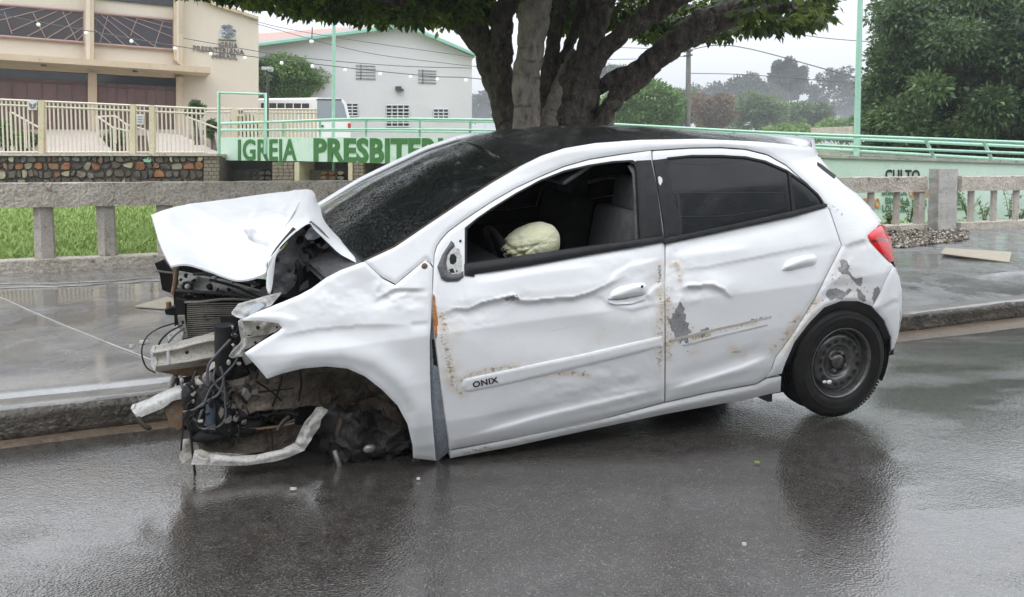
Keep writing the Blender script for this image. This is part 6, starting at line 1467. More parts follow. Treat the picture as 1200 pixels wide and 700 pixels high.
# --- cabin
def lbox(name, c, d, mat, rot=(0, 0, 0), parent=None, bev=.03):
    import bmesh
    bm = bmesh.new(); bmesh.ops.create_cube(bm, size=1.); bmesh.ops.scale(bm, vec=d, verts=bm.verts)
    if bev: bmesh.ops.bevel(bm, geom=list(bm.edges), offset=bev, segments=3, affect='EDGES', profile=.6)
    for f in bm.faces: f.smooth = True
    bmesh.ops.transform(bm, matrix=Matrix.Translation(c) @ Euler(rot).to_matrix().to_4x4(), verts=bm.verts); me = bpy.data.meshes.new(name); bm.to_mesh(me); bm.free(); me.materials.append(mat)
    return link(name, me, parent or car)
def sheet_box(name, x0, x1, y0, y1, z0, z1, mat): return lbox(name, ((x0 + x1) / 2, (y0 + y1) / 2, (z0 + z1) / 2), (abs(x1 - x0), abs(y1 - y0), abs(z1 - z0)), mat, bev=0)
sheet_box('floor_pan', -.45, 2.25, -.70, .70, .24, .30, M['interior'])
sheet_box('door_trim', .1, 2.1, -.735, -.70, .30, .93, M['interior']); sheet_box('firewall', 2.12, 2.16, -.70, .66, .22, .98, M['interior'])
sheet_box('boot_panel', -.42, -.38, -.55, .55, .28, .98, M['interior']); sheet_box('door_trim', .1, 2.0, .70, .73, .30, .90, M['interior'])
lbox('dashboard', (1.95, 0, .86), (.42, 1.32, .26), M['interior'], (0, .1, 0), bev=.07)
lbox('parcel_shelf', (-.2, 0, .93), (.38, 1.1, .04), M['interior'], bev=.01)
for yy in (.42, -.36):
    st_ = lbox('front_seat', (1.42, yy, .50), (.52, .50, .18), M['seat'], (0, -.12, 0), bev=.06)
    lbox('backrest', (1.10, yy, .84), (.16, .50, .64), M['seat'], (0, -.22, 0), st_, .06); lbox('headrest', (1.00, yy, 1.22), (.11, .27, .19), M['seat'], (0, -.2, 0), st_, .045)
st_ = lbox('rear_seat', (.15, 0, .50), (.5, 1.2, .18), M['seat'], (0, -.1, 0), bev=.06); lbox('backrest', (-.15, 0, .80), (.14, 1.2, .6), M['seat'], (0, -.3, 0), st_, .05)
for yy in (.34, -.34): lbox('headrest', (-.25, yy, 1.13), (.09, .26, .16), M['seat'], (0, -.2, 0), st_, .04)
mb = MB(); c = np.array([1.68, .36, .93]); ax = np.array([-.92, 0, .38]); ax /= np.linalg.norm(ax); e1 = np.array([0, 1., 0]); e2 = np.cross(ax, e1)
mb.tube([c + (e1 * math.cos(a) + e2 * math.sin(a)) * .185 for a in np.linspace(0, 2 * math.pi, 33)], .017, 8, cap=False); mb.tube([c - e1 * .18, c - ax * .03, c + e1 * .18], .02, 6); mb.tube([c, c - ax * .3], .03, 8)
mb.build('steering_wheel', M['interior'], car, local=True)
# dangling deflated airbag, folded on the wheel
na, nb_ = 96, 64; V = []
CRS = []
for k in range(26):
    kn = RNG.normal(0, 1, 3); kn[0] *= 1.2; kn /= np.linalg.norm(kn); CRS.append((kn, random.uniform(-.75, .55), random.uniform(.02, .06), random.uniform(.025, .07)))
cb = onY(np.array(622.), np.array(287.), .50); 
for i_ in range(nb_ + 1):
    th_ = math.pi * i_ / nb_
    for k in range(na):
        a = 2 * math.pi * k / na; x = math.sin(th_) * math.cos(a); z = math.cos(th_); y = math.sin(th_) * math.sin(a)
        p3 = np.array([x, y, z]); w = 1. + .05 * (float(fbm(x * 1.1 + 3, z * 1.1 + y, 77, 3)) - .42)
        for (kn, kd, ka, kw) in CRS: w -= ka * (.22 + 1.1 * max(0, min(1, .45 - z - .7 * x))) * math.exp(-((float(p3 @ kn) - kd) / kw) ** 2)
        w -= .12 * max(0, -z - .55)
        V.append(cb + np.array([-x * .150 * w, y * .11 * w, z * .104 * w * (1 + .20 * x) + .008 * x]))
F = [(i_ * na + k, i_ * na + (k + 1) % na, (i_ + 1) * na + (k + 1) % na, (i_ + 1) * na + k) for i_ in range(nb_) for k in range(na)]
link('airbag', mesh_np('airbag', V, F, M['airbag'], smooth=True), car)
lbox('sun_visor', (1.35, .34, 1.36), (.18, .42, .02), M['grey_plastic'], (0, .5, 0), bev=.008)
car_px_tube('grab_handle', [(690, 214, .30), (712, 208, .28), (734, 210, .26)], .010, M['grey_plastic'])
# --- rear wheel
def wheel(cx_, cy_, cz_, sgn, r=.292, w=.185):
    base = np.array([cx_, cy_, cz_]); A = 72
    def lathe(name, prof, mat, parent, smooth=True, seg=A):
        V = []; n = len(prof)
        for k in range(seg):
            a = 2 * math.pi * k / seg
            for y, rr in prof: V.append(base + [rr * math.cos(a), sgn * y, rr * math.sin(a)])
        F = [(k * n + j, k * n + j + 1, ((k + 1) % seg) * n + j + 1, ((k + 1) % seg) * n + j) for k in range(seg) for j in range(n - 1)]
        if sgn < 0: F = [f[::-1] for f in F]
        return link(name, mesh_np(name, V, F, mat, smooth=smooth), parent)
    root = lathe('wheel', [(-.03, .05), (-.045, .05), (-.055, .09), (-.05, .10), (-.05, .13)], M['rim'], car)
    p = [(-w + .02, .185), (-w - .004, .22), (-w, .255), (-w + .02, .282), (-w + .034, r - .002)]
    for g in range(5):
        y = -w + .05 + g * .0265; p += [(y, r), (y + .003, r - .007), (y + .007, r - .007), (y + .010, r)]
    p += [(-.022, r - .003), (-.008, .280), (.001, .268), (.004, .262), (.0035, .259), (.0065, .256), (.008, .244), (.0095, .241), (.0075, .238), (.0078, .228), (.006, .215), (-.001, .197), (-.012, .187)]
    ty = lathe('tyre', p, M['tyre'], root)
    # tread blocks
    mb = MB()
    for k in range(96):
        a = 2 * math.pi * k / 96; 
        for y0, y1 in ((-.046, -.010), (-w + .012, -w + .045)):
            c0 = base + [(r - .001) * math.cos(a), sgn * (y0 + y1) / 2, (r - .001) * math.sin(a)]; t = np.array([-math.sin(a), 0, math.cos(a)]); nr = np.array([math.cos(a), 0, math.sin(a)]); yy = np.array([0, 1., 0])
            q = [c0 + t * s1 * .0062 + yy * s2 * (y1 - y0) / 2 for s1, s2 in ((-1, -1), (1, -1), (1, 1), (-1, 1))]; mb.prism(q, nr * .005)
    o_ = mb.build('tread_block', M['tyre'], root, local=True); o_['kind'] = 'stuff'
    lathe('rim', [(-.016, .187), (-.004, .191), (.0, .189), (-.002, .183), (-.014, .178), (-.026, .174), (-.040, .172), (-.050, .168), (-.052, .160), (-.046, .155), (-.035, .148), (-.026, .138), (-.022, .125), (-.022, .105), (-.028, .092), (-.038, .084), (-.047, .080), (-.047, .055), (-.040, .045), (-.030, .038), (-.022, .036), (-.022, .0)], M['rim'], root)
    mb = MB()
    for k in range(16):
        a = 2 * math.pi * (k + .5) / 16; c = base + [.128 * math.cos(a), sgn * -.0175, .1185 * math.sin(a)]; c[0] = base[0] + .1185 * math.cos(a); q = []
        for j in range(10): b = 2 * math.pi * j / 10; q.append(c + np.array([math.cos(a), 0, math.sin(a)]) * .0105 * math.cos(b) + np.array([-math.sin(a), 0, math.cos(a)]) * .0135 * math.sin(b))
        mb.prism(q, (0, -.004 * sgn, 0)) 
    mb.build('vent_hole', M['interior'], root, local=True)
    for k in range(4):
        a = 2 * math.pi * k / 4 + .5; c = base + [.05 * math.cos(a), sgn * -.046, .05 * math.sin(a)]; mb = MB(); mb.tube([c, c + [0, sgn * .022, 0]], [.0105, .0085], 6, sm=False); mb.build('wheel_nut', M['steel'], root, local=True)
    for a, rr, s_ in ((4.05, .118, .011), (3.85, .135, .008)):
        c = base + [rr * -math.cos(a - math.pi) * -1, sgn * -.008, rr * math.sin(a)]; mb = MB(); ball(mb, c, s_ * 1.5, sq=(1., .5, .7)); mb.build('balance_weight', M['hall_white'], root, local=True)
    return root
wheel(0.0, .812, .292, 1)
wheel(0.0, -.80, .20, -1)
# rear arch liner, seen as the black band above the tyre
mb = MB(); A = []; B_ = []
for a in np.linspace(-.25, math.pi + .5, 30):
    rr = .345; A.append(np.array([-rr * math.cos(a) * -1, .775, .30 + rr * math.sin(a)])); B_.append(A[-1] - [0, .24, 0])
n = len(A); mb.add(A + B_, [(i, i + 1, n + i + 1, n + i) for i in range(n - 1)], 0, True); bk = [p * [1, 1, 1] for p in B_]; mb.add(B_, [tuple(range(n))]); mb.build('wheel_arch', M['plastic'], car, local=True)
mb = MB(); A = [onS(np.array([u]), np.array([v]), np.array([-.012]))[0] for u, v in ((908, 436), (920, 426), (931, 401), (948.6, 378), (965.7, 361), (985.7, 353.6), (1005.7, 353.8), (1023, 361), (1037, 376.5), (1044, 396), (1043.5, 411), (1037, 420))]
B_ = [a + (np.array([0, .76, .28]) - a) * np.array([.16, 0, .16]) - [0, .03, 0] for a in A]; n = len(A); C_ = [a - [0, .22, 0] for a in A]
mb.add(A + B_, [(i, i + 1, n + i + 1, n + i) for i in range(n - 1)], 0, True); mb.add(A + C_, [(i, i + 1, n + i + 1, n + i) for i in range(n - 1)], 0, True); mb.build('arch_liner', M['plastic'], car, local=True)
plate('mud_flap', [(884, 464, .66), (905, 461, .66), (905, 471, .66), (899, 471, .66)], M['grey_plastic'], th=.01)
# underbody
sheet_box('underbody', -.3, 2.2, -.70, .70, .14, .22, M['rubber']); car_px_tube('exhaust_pipe', [(560, 512, .2), (700, 480, .2), (880, 455, .2)], .028, M['steel'])
# ============================================================ crushed front end
# bonnet: buckled sheet; rows run from the far ridge to the near edge, (u, v, Y)
HB = np.array([
 [(177, 252, -.30), (205, 242.5, -.34), (240, 237, -.38), (280, 231.5, -.42), (320, 226.5, -.45), (345, 223.3, -.46), (359, 222.3, -.46)],
 [(179, 258, -.12), (207, 254, -.14), (240, 250, -.17), (280, 246, -.18), (315, 243, -.18), (338, 240, -.16), (352, 236, -.14)],
 [(183, 272, .08), (210, 270, .06), (243, 268, .04), (280, 262, .10), (312, 258, .13), (334, 255, .16), (343, 251, .2)],
 [(188, 288, .26), (212, 287, .22), (245, 287, .18), (282, 287, .20), (306, 280, .22), (325, 273, .30), (333, 268, .36)],
 [(194, 301, .42), (214, 300, .37), (247, 304, .32), (281, 310, .33), (306, 301, .30), (317, 293, .38), (323, 287, .45)],
 [(200, 312, .52), (219, 310, .48), (247, 318, .43), (279, 328.5, .42), (310, 321, .42), (313, 308, .46), (317, 298, .52)]], float)
def patch(name, G, mat, nu=6, nv=6, th=.008, thdir=(0, 0, -1), noise_=0., parent=None, amp=None, holes=()):
    G = np.array(G, float); R1 = np.array([spline(r, nu) for r in G]); R2 = np.array([spline(R1[:, j], nv) for j in range(R1.shape[1])]).transpose(1, 0, 2)
    P = onY(R2[..., 0], R2[..., 1], R2[..., 2])
    if noise_:
        P = P + np.stack([0 * P[..., 0], (fbm(R2[..., 0] / 26, R2[..., 1] / 18, 91, 4) - .45) * noise_, (fbm(R2[..., 0] / 30, R2[..., 1] / 22, 93, 4) - .45) * noise_ * .6], -1)
    if amp is not None: P = P + amp(R2[..., 0], R2[..., 1])
    n, k = P.shape[:2]; i = np.arange(n * k).reshape(n, k); F = np.stack([i[:-1, :-1], i[:-1, 1:], i[1:, 1:], i[1:, :-1]], -1).reshape(-1, 4)
    V3 = P.reshape(-1, 3); tri = np.concatenate([F[:, [0, 1, 2]], F[:, [0, 2, 3]]]); tri = orient(V3, tri)
    return finish(name, V3, tri, [0] * len(tri), [mat], th, thdir, parent or car, {'rust': np.zeros(len(V3)), 'scuff': np.zeros(len(V3))})
def hood_amp(u, v):
    d, s, t = seg_dist([(289, 272), (292, 279), (300, 283), (308, 285), (313, 287)], u, v, False); A = -.026 * np.exp(-(d / 1.8) ** 2)
    d2, s2, _ = seg_dist([(292, 276), (296, 264), (304, 256), (318, 252), (332, 254)], u, v, False); A += .012 * np.exp(-(d2 / 3) ** 2)
    d3, _, _ = seg_dist([(200, 262), (240, 296), (262, 318)], u, v, False); A += .006 * np.exp(-(d3 / 6) ** 2)
    d4, _, _ = seg_dist([(288, 310), (300, 315), (312, 310)], u, v, False); A += .012 * np.exp(-(d4 / 4) ** 2)
    A += (fbm(u / 16, v / 11, 55, 3) - .45) * .018 * np.exp(-((u - 318) / 40) ** 2)
    for pl_, h_, w_ in (([(222, 240), (262, 262), (300, 268)], .006, 4), ([(330, 228), (300, 250), (284, 292), (280, 322)], .008, 5), ([(190, 280), (230, 276), (290, 296)], .005, 5), ([(345, 226), (322, 262), (313, 300)], .008, 3)):
        dd_, _, _ = seg_dist(pl_, u, v, False); A += h_ * np.exp(-(dd_ / w_) ** 2)
    return A[..., None] * np.array([.2, .8, .5])
hood = patch('bonnet', HB, P_, 14, 14, noise_=.016, amp=hood_amp)
# the near rear corner of the bonnet, folded up like a tent over the wing
HF = [[(359, 222.3, -.46), (365, 223.5, -.44), (369, 228, -.40), (373, 240, -.34), (380, 250, -.22), (397, 268.5, .08), (411, 284, .34), (425.5, 307, .66)],
      [(352, 236, -.14), (358, 236, -.14), (364, 239, -.12), (370, 248, -.05), (380, 258, .05), (395, 273, .25), (409, 288, .45), (425, 308, .67)],
      [(333, 268, .36), (341, 261, .33), (352, 256, .28), (363, 255, .26), (374, 263, .32), (391, 278, .44), (406, 292, .57), (424, 309, .68)],
      [(317, 298, .52), (326, 288, .50), (346, 267, .47), (362, 259.5, .45), (371, 266, .47), (387, 282, .54), (403, 296, .62), (423, 310, .69)],
      [(313, 318, .60), (318, 303, .60), (337, 281, .58), (360, 262, .56), (368, 268, .56), (384, 285, .60), (400, 299, .65), (421, 311, .70)]]
fold = patch('bonnet_fold', HF, P_, 10, 10, noise_=.02, thdir=(0, -1, -.3), parent=hood)
patch('bonnet_fold', [[(313, 318, .60), (318, 303, .60), (328, 290.5, .59)], [(312, 335, .62), (315.5, 320, .61), (323, 300, .60)], [(315, 343, .63), (318, 338, .62), (321, 318, .60)]], P_, 5, 5, parent=hood)
# inner side of the fold: grey insulation, black sheet behind standing in for shade, strut frame
plate('insulation_panel', [(320, 345, .55), (313.5, 318, .54), (320, 304, .53), (334, 290, .52), (350, 266, .50), (362, 262, .50), (360, 275, .45), (366, 290, .42), (362, 305, .42), (352, 318, .45), (345, 335, .50), (335, 345, .52)], M['insulation'], hood, th=.015, D=[('noise', .05, (16, 14), 71)])
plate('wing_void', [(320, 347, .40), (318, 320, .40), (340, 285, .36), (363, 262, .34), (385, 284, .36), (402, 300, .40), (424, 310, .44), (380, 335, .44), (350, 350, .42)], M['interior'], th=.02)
plate('hinge_plate', [(393, 293, .48), (398, 291, .48), (405, 300, .5), (406, 313, .52), (399, 317, .52), (397, 306, .5)], M['primer'], th=.01)
plate('broken_glass', [(406, 300, .45), (416, 303, .5), (424, 309, .55), (408, 313, .5)], Mat('wet_green_glass', (.02, .12, .09), .1).m, th=.006)
plate('foil_patch', [(357, 277, .50), (362, 268, .50), (368, 264, .5), (374, 270, .5), (377, 277, .5), (369, 281, .5), (360, 281, .5)], M['lens_clear'], th=.006, D=[('noise', .03, (5, 5), 8)])
for u_, v_, r_ in ((324.5, 305, .010), (339, 317, .011), (346, 328, .009)):
    mb = MB(); ball(mb, onY(np.array(u_), np.array(float(v_)), .565), r_, sq=(1, .5, 1)); mb.build('insulation_clip', M['interior'], hood, local=True)
car_px_tube('bonnet_seam', [(345, 268, .505), (322, 297, .54), (314.5, 322, .56), (318, 343, .57)], .010, M['plastic'], hood)
car_px_tube('bonnet_seam', [(362, 261, .49), (375, 272, .50), (392, 291, .55), (410, 306, .6)], .012, M['grey_plastic'], hood)
for a, b, c_ in (((352, 290), (372, 315), .43), ((365, 285), (383, 312), .42), ((340, 300), (352, 335), .45)):
    car_px_tube('hose', [(a[0], a[1], c_), ((a[0] + b[0]) / 2 + 4, (a[1] + b[1]) / 2 - 5, c_ + .04), (b[0], b[1], c_)], .014, M['plastic'])
# upper crossmember and headlamp carrier
plate('corner_trim', [(181, 309, -.30), (192, 304.5, -.30), (202, 318, -.3), (203.5, 345, -.3), (190, 340, -.3), (187, 322, -.3)], M['plastic'], th=.03)
car_px_tube('corner_trim_edge', [(183, 317.5, -.27), (192, 319, -.27), (203, 320, -.27)], .006, M['steel'])
plate('upper_crossmember', [(204, 319, -.05), (216, 321, -.05), (240, 326, -.05), (262, 330, -.05), (300, 341, 0), (318, 346, .1), (318, 358, .1), (280, 350, -.02), (226, 342, -.05), (206, 338, -.05)], M['primer'], th=.05, D=[('noise', .05, (22, 10), 61)])
for u_, v_, r_ in ((245.5, 336, .016), (219, 336, .026), (212, 328, .008), (298, 333, .016)):
    mb = MB(); ball(mb, onY(np.array(u_), np.array(float(v_)), .0), r_, sq=(1, .6, 1)); mb.build('bracket_hole', M['plastic'], car, local=True)
plate('latch_box', [(214, 332, 0.02), (226, 332, .02), (226, 340, .02), (215, 340, .02)], M['plastic'], th=.04)
mb = MB(); ball(mb, onY(np.array(220.), np.array(336.), .05), .014); mb.build('latch_bolt', M['primer'], car, local=True)
plate('dark_bay', [(203, 312, -.2), (222, 311, -.2), (262, 325, -.2), (310, 328, -.2), (345, 350, -.2), (345, 420, -.2), (260, 420, -.2), (205, 395, -.2), (203, 340, -.2)], M['interior'], th=.02)  # flat black sheet standing in for the shade inside the engine bay
car_px_tube('front_strut', [(207, 314, .02), (205.5, 330, .02), (203, 345, .02)], .012, M['brown_bracket'])
car_px_tube('bonnet_prop', [(246, 328, .06), (275, 336, .1), (300, 347, .16), (318, 356, .2)], .007, M['plastic'])
car_px_tube('lock_bar', [(206, 341, .06), (240, 343, .06), (275, 346, .08), (300, 351, .1)], .009, M['grey_plastic'])
car_px_tube('lock_bar', [(226, 321.5, .03), (250, 322, .03), (275, 328, .05), (305, 334, .1)], .008, M['grey_plastic'])
for u_, v_ in ((251, 326), (297, 333)): car_px_tube('rubber_stop', [(u_, v_ + 3, .05), (u_, v_ - 2, .05)], .012, M['hall_white'])
for u_ in (230, 242, 256, 268): car_px_tube('bay_hose', [(u_, 348, .0), (u_ + 6, 344, .04), (u_ + 12, 350, 0)], .009, M['plastic'])
# radiator with its fins
rad_ = plate('radiator', [(217, 355, .12), (260, 351.5, .12), (300, 352, .12), (296, 372, .12), (282, 385, .12), (262, 393, .12), (221, 397, .12)], M['interior'], th=.06)
mb = MB()
for k in range(17):
    v0 = 356.5 + k * 2.35; x1 = 297 - max(0, v0 - 372) * 1.3; tubes_to(mb, [(219, v0 + .6, .155), (255, v0 - .6 + .5 * math.sin(k), .15), (x1, v0 - .8, .15)], .0032, 3, 4)
o_ = mb.build('fin', M['dirty_metal'], rad_, local=True); o_['kind'] = 'stuff'
car_px_tube('radiator_rim', [(216, 354.5, .16), (235, 354, .16), (262, 351, .16), (290, 351.5, .16), (312, 354, .16)], .006, M['dirty_metal'], rad_)
plate('radiator_tank', [(205, 351, .16), (217, 353, .16), (217, 372, .16), (206, 371, .16)], M['plastic'], rad_, th=.05)
plate('radiator_support', [(208, 371, .2), (216, 371, .2), (220, 396, .2), (211, 398, .2)], [M['dirty_metal'], M['plastic']], rad_, th=.03, patches=[[(212.5, 376), (216, 376), (216, 380), (213, 380)], [(209, 388), (213, 388), (213.5, 392), (210, 392)]], pmi=[1, 1])
plate('lamp_socket', [(193, 363, .1), (205, 360, .1), (206, 370, .1), (194, 369, .1)], M['plastic'], th=.05)
car_px_tube('socket_pin', [(198, 361, .12), (197.5, 354, .12)], .012, M['brown_bracket'])
# bumper beam, a hollow aluminium box seen from the side
BM = [[(177, 409, .30), (205, 404, .34), (235, 397, .38), (250, 393, .4), (268, 392.5, .44)], [(179, 414, .36), (205, 409, .38), (235, 402, .42), (252, 399, .44), (268, 399, .46)], [(180, 420, .34), (205, 414, .36), (235, 407, .4), (252, 404, .42), (268, 404, .44)],
      [(182, 428, .36), (205, 424, .38), (235, 419, .41), (252, 416, .43), (268, 414, .45)], [(183, 429, .40), (205, 426, .42), (235, 421, .45), (252, 418, .46), (268, 417, .48)], [(182, 435, .36), (205, 432, .38), (235, 427, .41), (252, 424, .43), (268, 423, .45)]]
beam = patch('bumper_beam', BM, M['dirty_metal'], 5, 4, noise_=.012, th=.05, thdir=(0, -1, 0))
plate('beam_end', [(176, 412, .32), (181, 409, .34), (185, 428, .36), (181, 435, .36), (177, 428, .33)], M['primer'], beam, th=.05)
car_px_tube('beam_rib', [(197, 411, .40), (198, 427, .41)], .007, M['primer'], beam)
mb = MB(); ball(mb, onY(np.array(219.), np.array(413.), .41), .009, sq=(1, .5, 1)); mb.build('beam_hole', M['plastic'], beam, local=True)
plate('beam_bracket', [(184, 436, .3), (215, 432, .32), (245, 428, .34), (243, 443, .34), (215, 441, .32), (196, 438, .3)], M['brown_bracket'], th=.04)
plate('crash_box', [(196, 392, .25), (207, 383, .25), (215, 390, .25), (213, 400, .27), (198, 404, .27)], M['primer'], th=.03)
# the torn crash can pointing forward at the lower left
C1 = [[(154, 480, .36), (175, 471, .38), (196, 461, .40), (215, 454, .42), (228, 452, .43)], [(156, 484, .40), (176, 475, .42), (196, 466, .43), (215, 458, .44), (228, 457, .45)], [(163, 490, .42), (178, 484, .43), (194, 477, .44), (204, 470, .44), (226, 466, .45)]]
patch('crash_can', C1, M['primer'], 5, 4, noise_=.01, th=.05, thdir=(0, -1, 0))
plate('can_flange', [(153, 479, .38), (157, 478, .38), (163, 490, .4), (161, 491, .4)], M['primer'], th=.05)
plate('towing_plate', [(191, 474, .42), (215, 461, .42), (222, 478, .43), (218, 497, .43), (208, 505, .42), (197, 494, .42)], [M['brown_bracket'], M['steel'], M['interior']], th=.03, patches=[[(198, 481), (202, 478), (205, 481), (204, 485), (200, 486), (198, 484)], [(203, 487), (207, 485.5), (210, 488), (209, 491), (205, 492)], [(212, 473), (215, 471), (217, 474), (214, 477)]], pmi=[1, 1, 2])
car_px_tube('bent_rod', [(161, 489, .42), (167, 497, .43), (174, 502, .43), (176, 500, .43)], .010, M['liner_brown'])
car_px_tube('bracket_leg', [(206, 440, .3), (199, 455, .3), (198, 466, .3)], .014, M['dirty_metal'])
# headlamp bracket and exposed inner wing
plate('lamp_bracket', [(279, 358, .55), (300, 352, .55), (316, 347.5, .56), (330, 344, .57), (318, 358, .58), (300, 366, .58), (284, 374, .58), (277, 372, .55), (271, 368, .54)], M['primer'], th=.03, D=[('noise', .05, (10, 8), 21)])
plate('lamp_lens', [(294, 359, .59), (304, 355, .59), (310, 358, .6), (303, 364, .6), (292, 370, .6)], M['lens_clear'], th=.01)
plate('inner_wing', [(284, 376, .66), (305, 376, .67), (326, 379, .68), (331, 384, .68), (322, 389.5, .68), (300, 394, .66), (288, 392, .66)], [M['dirty_metal'], M['interior']], th=.02, patches=[[(300, 383), (303, 381.5), (305, 384), (303, 387), (300.5, 386)], [(323, 382.5), (325, 382), (326, 384), (324, 385.5)]], pmi=[1, 1], D=[('noise', .02, (10, 8), 29)])
plate('inner_wing', [(289, 396, .64), (318, 391, .65), (300, 403, .65), (288, 410, .64)], [M['dirty_metal'], M['interior']], th=.02, patches=[[(297, 401), (300, 399.5), (301, 402), (299, 404)]], pmi=[1])
patch('lamp_leg', [[(279, 378, .6), (283, 376, .6), (287, 380, .61), (290, 384, .61)], [(281, 392, .6), (284, 392, .6), (287, 392, .61), (290, 393, .61)], [(282, 402, .6), (285, 404, .6), (288, 404, .61), (289, 406, .61)], [(272, 413, .58), (277, 414, .58), (281, 414, .6), (285, 415, .6)], [(268, 418, .56), (272, 420, .56), (278, 419, .58), (283, 419, .6)]], M['primer'], 4, 4, noise_=.02, th=.02, thdir=(0, -1, 0))
plate('dark_bay', [(258, 372, .36), (290, 372, .36), (300, 420, .40), (330, 442, .40), (300, 470, .40), (240, 500, .40), (212, 505, .38), (212, 470, .36), (205, 445, .3), (240, 440, .36), (262, 425, .38)], M['interior'], th=.02)  # another black sheet, drawing the shade in the lower part of the bay
# black canister and pipes
car_px_tube('canister', [(262.5, 386, .5), (262.5, 405, .5), (263.5, 436, .48)], .040, M['plastic'], seg=14); car_px_tube('canister_cap', [(262.5, 381, .5), (262.5, 386, .5)], .044, M['black_trim'], seg=14)
for k in range(14):
    a_ = random.uniform(268, 292), random.uniform(380, 425); car_px_tube('broken_clip', [(a_[0], a_[1], .5), (a_[0] + random.uniform(-8, 8), a_[1] + random.uniform(4, 14), .52)], random.uniform(.008, .02), M[random.choice(('plastic', 'interior', 'dirty_metal', 'plastic'))], n=2, seg=6)
# crushed lump of plastic and metal between beam and splash guard
def lump(name, u, v, Y, r, mat, sq=(1, 1, 1), seed=0, amp=.5, parent=None, seg=18):
    c = onY(np.array(float(u)), np.array(float(v)), Y); V = []; F = []; h_ = seg // 2
    for i_ in range(h_ + 1):
        th_ = math.pi * i_ / h_
        for k in range(seg):
            a = 2 * math.pi * k / seg; w = 1 + amp * (float(fbm(math.cos(a) * 2 + seed * 3.1 + th_, math.sin(a) * 2 + th_ * 1.7, seed + 200, 3)) - .45) * 2
            V.append(c + np.array([math.sin(th_) * math.cos(a) * sq[0], math.sin(th_) * math.sin(a) * sq[1], math.cos(th_) * sq[2]]) * r * w)
    F = [(i_ * seg + k, i_ * seg + (k + 1) % seg, (i_ + 1) * seg + (k + 1) % seg, (i_ + 1) * seg + k) for i_ in range(h_) for k in range(seg)]
    return link(name, mesh_np(name, V, F, mat, smooth=False), parent or car)
for k, (u_, v_, Y_, r_, mt, sq_) in enumerate(((240, 470, .48, .07, 'plastic', (1, .8, 1.3)), (258, 485, .46, .09, 'plastic', (1, .8, 1.2)), (228, 490, .46, .06, 'plastic', (.8, .8, 1.4)), (275, 440, .44, .05, 'plastic', (1.2, .8, .9)), (300, 455, .44, .08, 'liner_brown', (1.2, .6, 1)),
    (252, 508, .48, .055, 'black_trim', (2.1, .9, .6)), (285, 500, .46, .06, 'plastic', (1.6, .8, .7)), (236, 452, .46, .05, 'dirty_metal', (1, .7, .8)), (262, 462, .5, .04, 'steel', (1, .8, .8)), (270, 474, .5, .035, 'dirty_metal', (1.2, .8, .7)), (245, 446, .5, .03, 'steel', (.8, .8, 1.2)), (222, 468, .5, .035, 'plastic', (.9, .9, 1.8)))):
    lump('crushed_plastic' if mt in ('plastic', 'black_trim') else 'bent_metal', u_, v_, Y_, r_, M[mt], sq_, k)
car_px_tube('blue_grey_connector', [(247, 474, .56), (247, 484, .56), (246.5, 496, .56)], .020, Mat('connector_blue', (.05, .075, .10), .5).m, seg=8)
plate('connector_block', [(244, 497, .57), (252, 497, .57), (252, 504, .57), (244, 504, .57)], M['steel'], th=.03)
# cables and pipes
WI = [([(204, 379, .3), (186, 385, .34), (172, 395, .36), (166, 412, .37), (171, 430, .37), (182, 437, .36)], .0055, 'cable_black'), ([(214, 381, .3), (200, 388, .32), (190, 397, .33), (186, 404, .33)], .008, 'cable_black'), ([(216, 385, .3), (206, 392, .32), (197, 402, .33)], .008, 'cable'),
      ([(282, 404, .58), (276, 424, .57), (262, 440, .56), (247, 455, .55), (239, 474, .55), (233, 476, .54)], .008, 'cable'), ([(270, 398, .56), (252, 418, .55), (244, 430, .55), (243, 450, .55)], .010, 'cable'), ([(215, 483, .52), (228, 480, .54), (243, 470, .55), (256, 462, .56), (262, 444, .56), (258, 430, .56)], .009, 'cable'),
      ([(262, 446, .56), (264, 470, .56), (264, 490, .56), (256, 500, .56), (249, 500, .57)], .008, 'cable'), ([(238, 480, .55), (233, 492, .55), (233, 500, .56), (240, 503, .57), (245, 501, .57)], .008, 'cable'), ([(252, 432, .55), (250, 445, .56), (256, 455, .56), (263, 460, .56)], .008, 'cable'),
      ([(215, 485, .5), (214, 505, .5), (212, 528, .5)], .007, 'cable_black'), ([(221, 487, .5), (224, 515, .5), (227, 541, .5), (229, 560, .48)], .009, 'cable_black'), ([(272, 492, .5), (300, 488, .5), (330, 484, .5), (350, 486, .5)], .007, 'cable_black'), ([(276, 500, .5), (300, 502, .5), (325, 500, .5), (345, 492, .5)], .006, 'cable'), ([(300, 503, .5), (325, 500, .5), (345, 496, .5)], .010, 'brown_bracket'),
      ([(318, 505, .5), (320, 528, .5)], .006, 'cable_black'), ([(212, 440, .4), (213, 452, .42), (220, 468, .46), (219, 478, .5)], .010, 'cable'), ([(230, 435, .46), (226, 446, .48), (232, 460, .5)], .010, 'plastic'), ([(290, 420, .5), (300, 440, .48), (296, 462, .48)], .014, 'plastic')]
for pl, r_, mt in WI: car_px_tube('cable', pl, r_ * .62, M[mt])
for k in range(16):
    u0, v0 = random.uniform(225, 290), random.uniform(432, 500); car_px_tube('wiring', [(u0, v0, .52), (u0 + random.uniform(-14, 14), v0 + random.uniform(-10, 14), .54), (u0 + random.uniform(-18, 18), v0 + random.uniform(0, 24), .52)], random.uniform(.003, .005), M[random.choice(('cable', 'cable_black', 'cable_black', 'cable_black'))], n=5, seg=5)
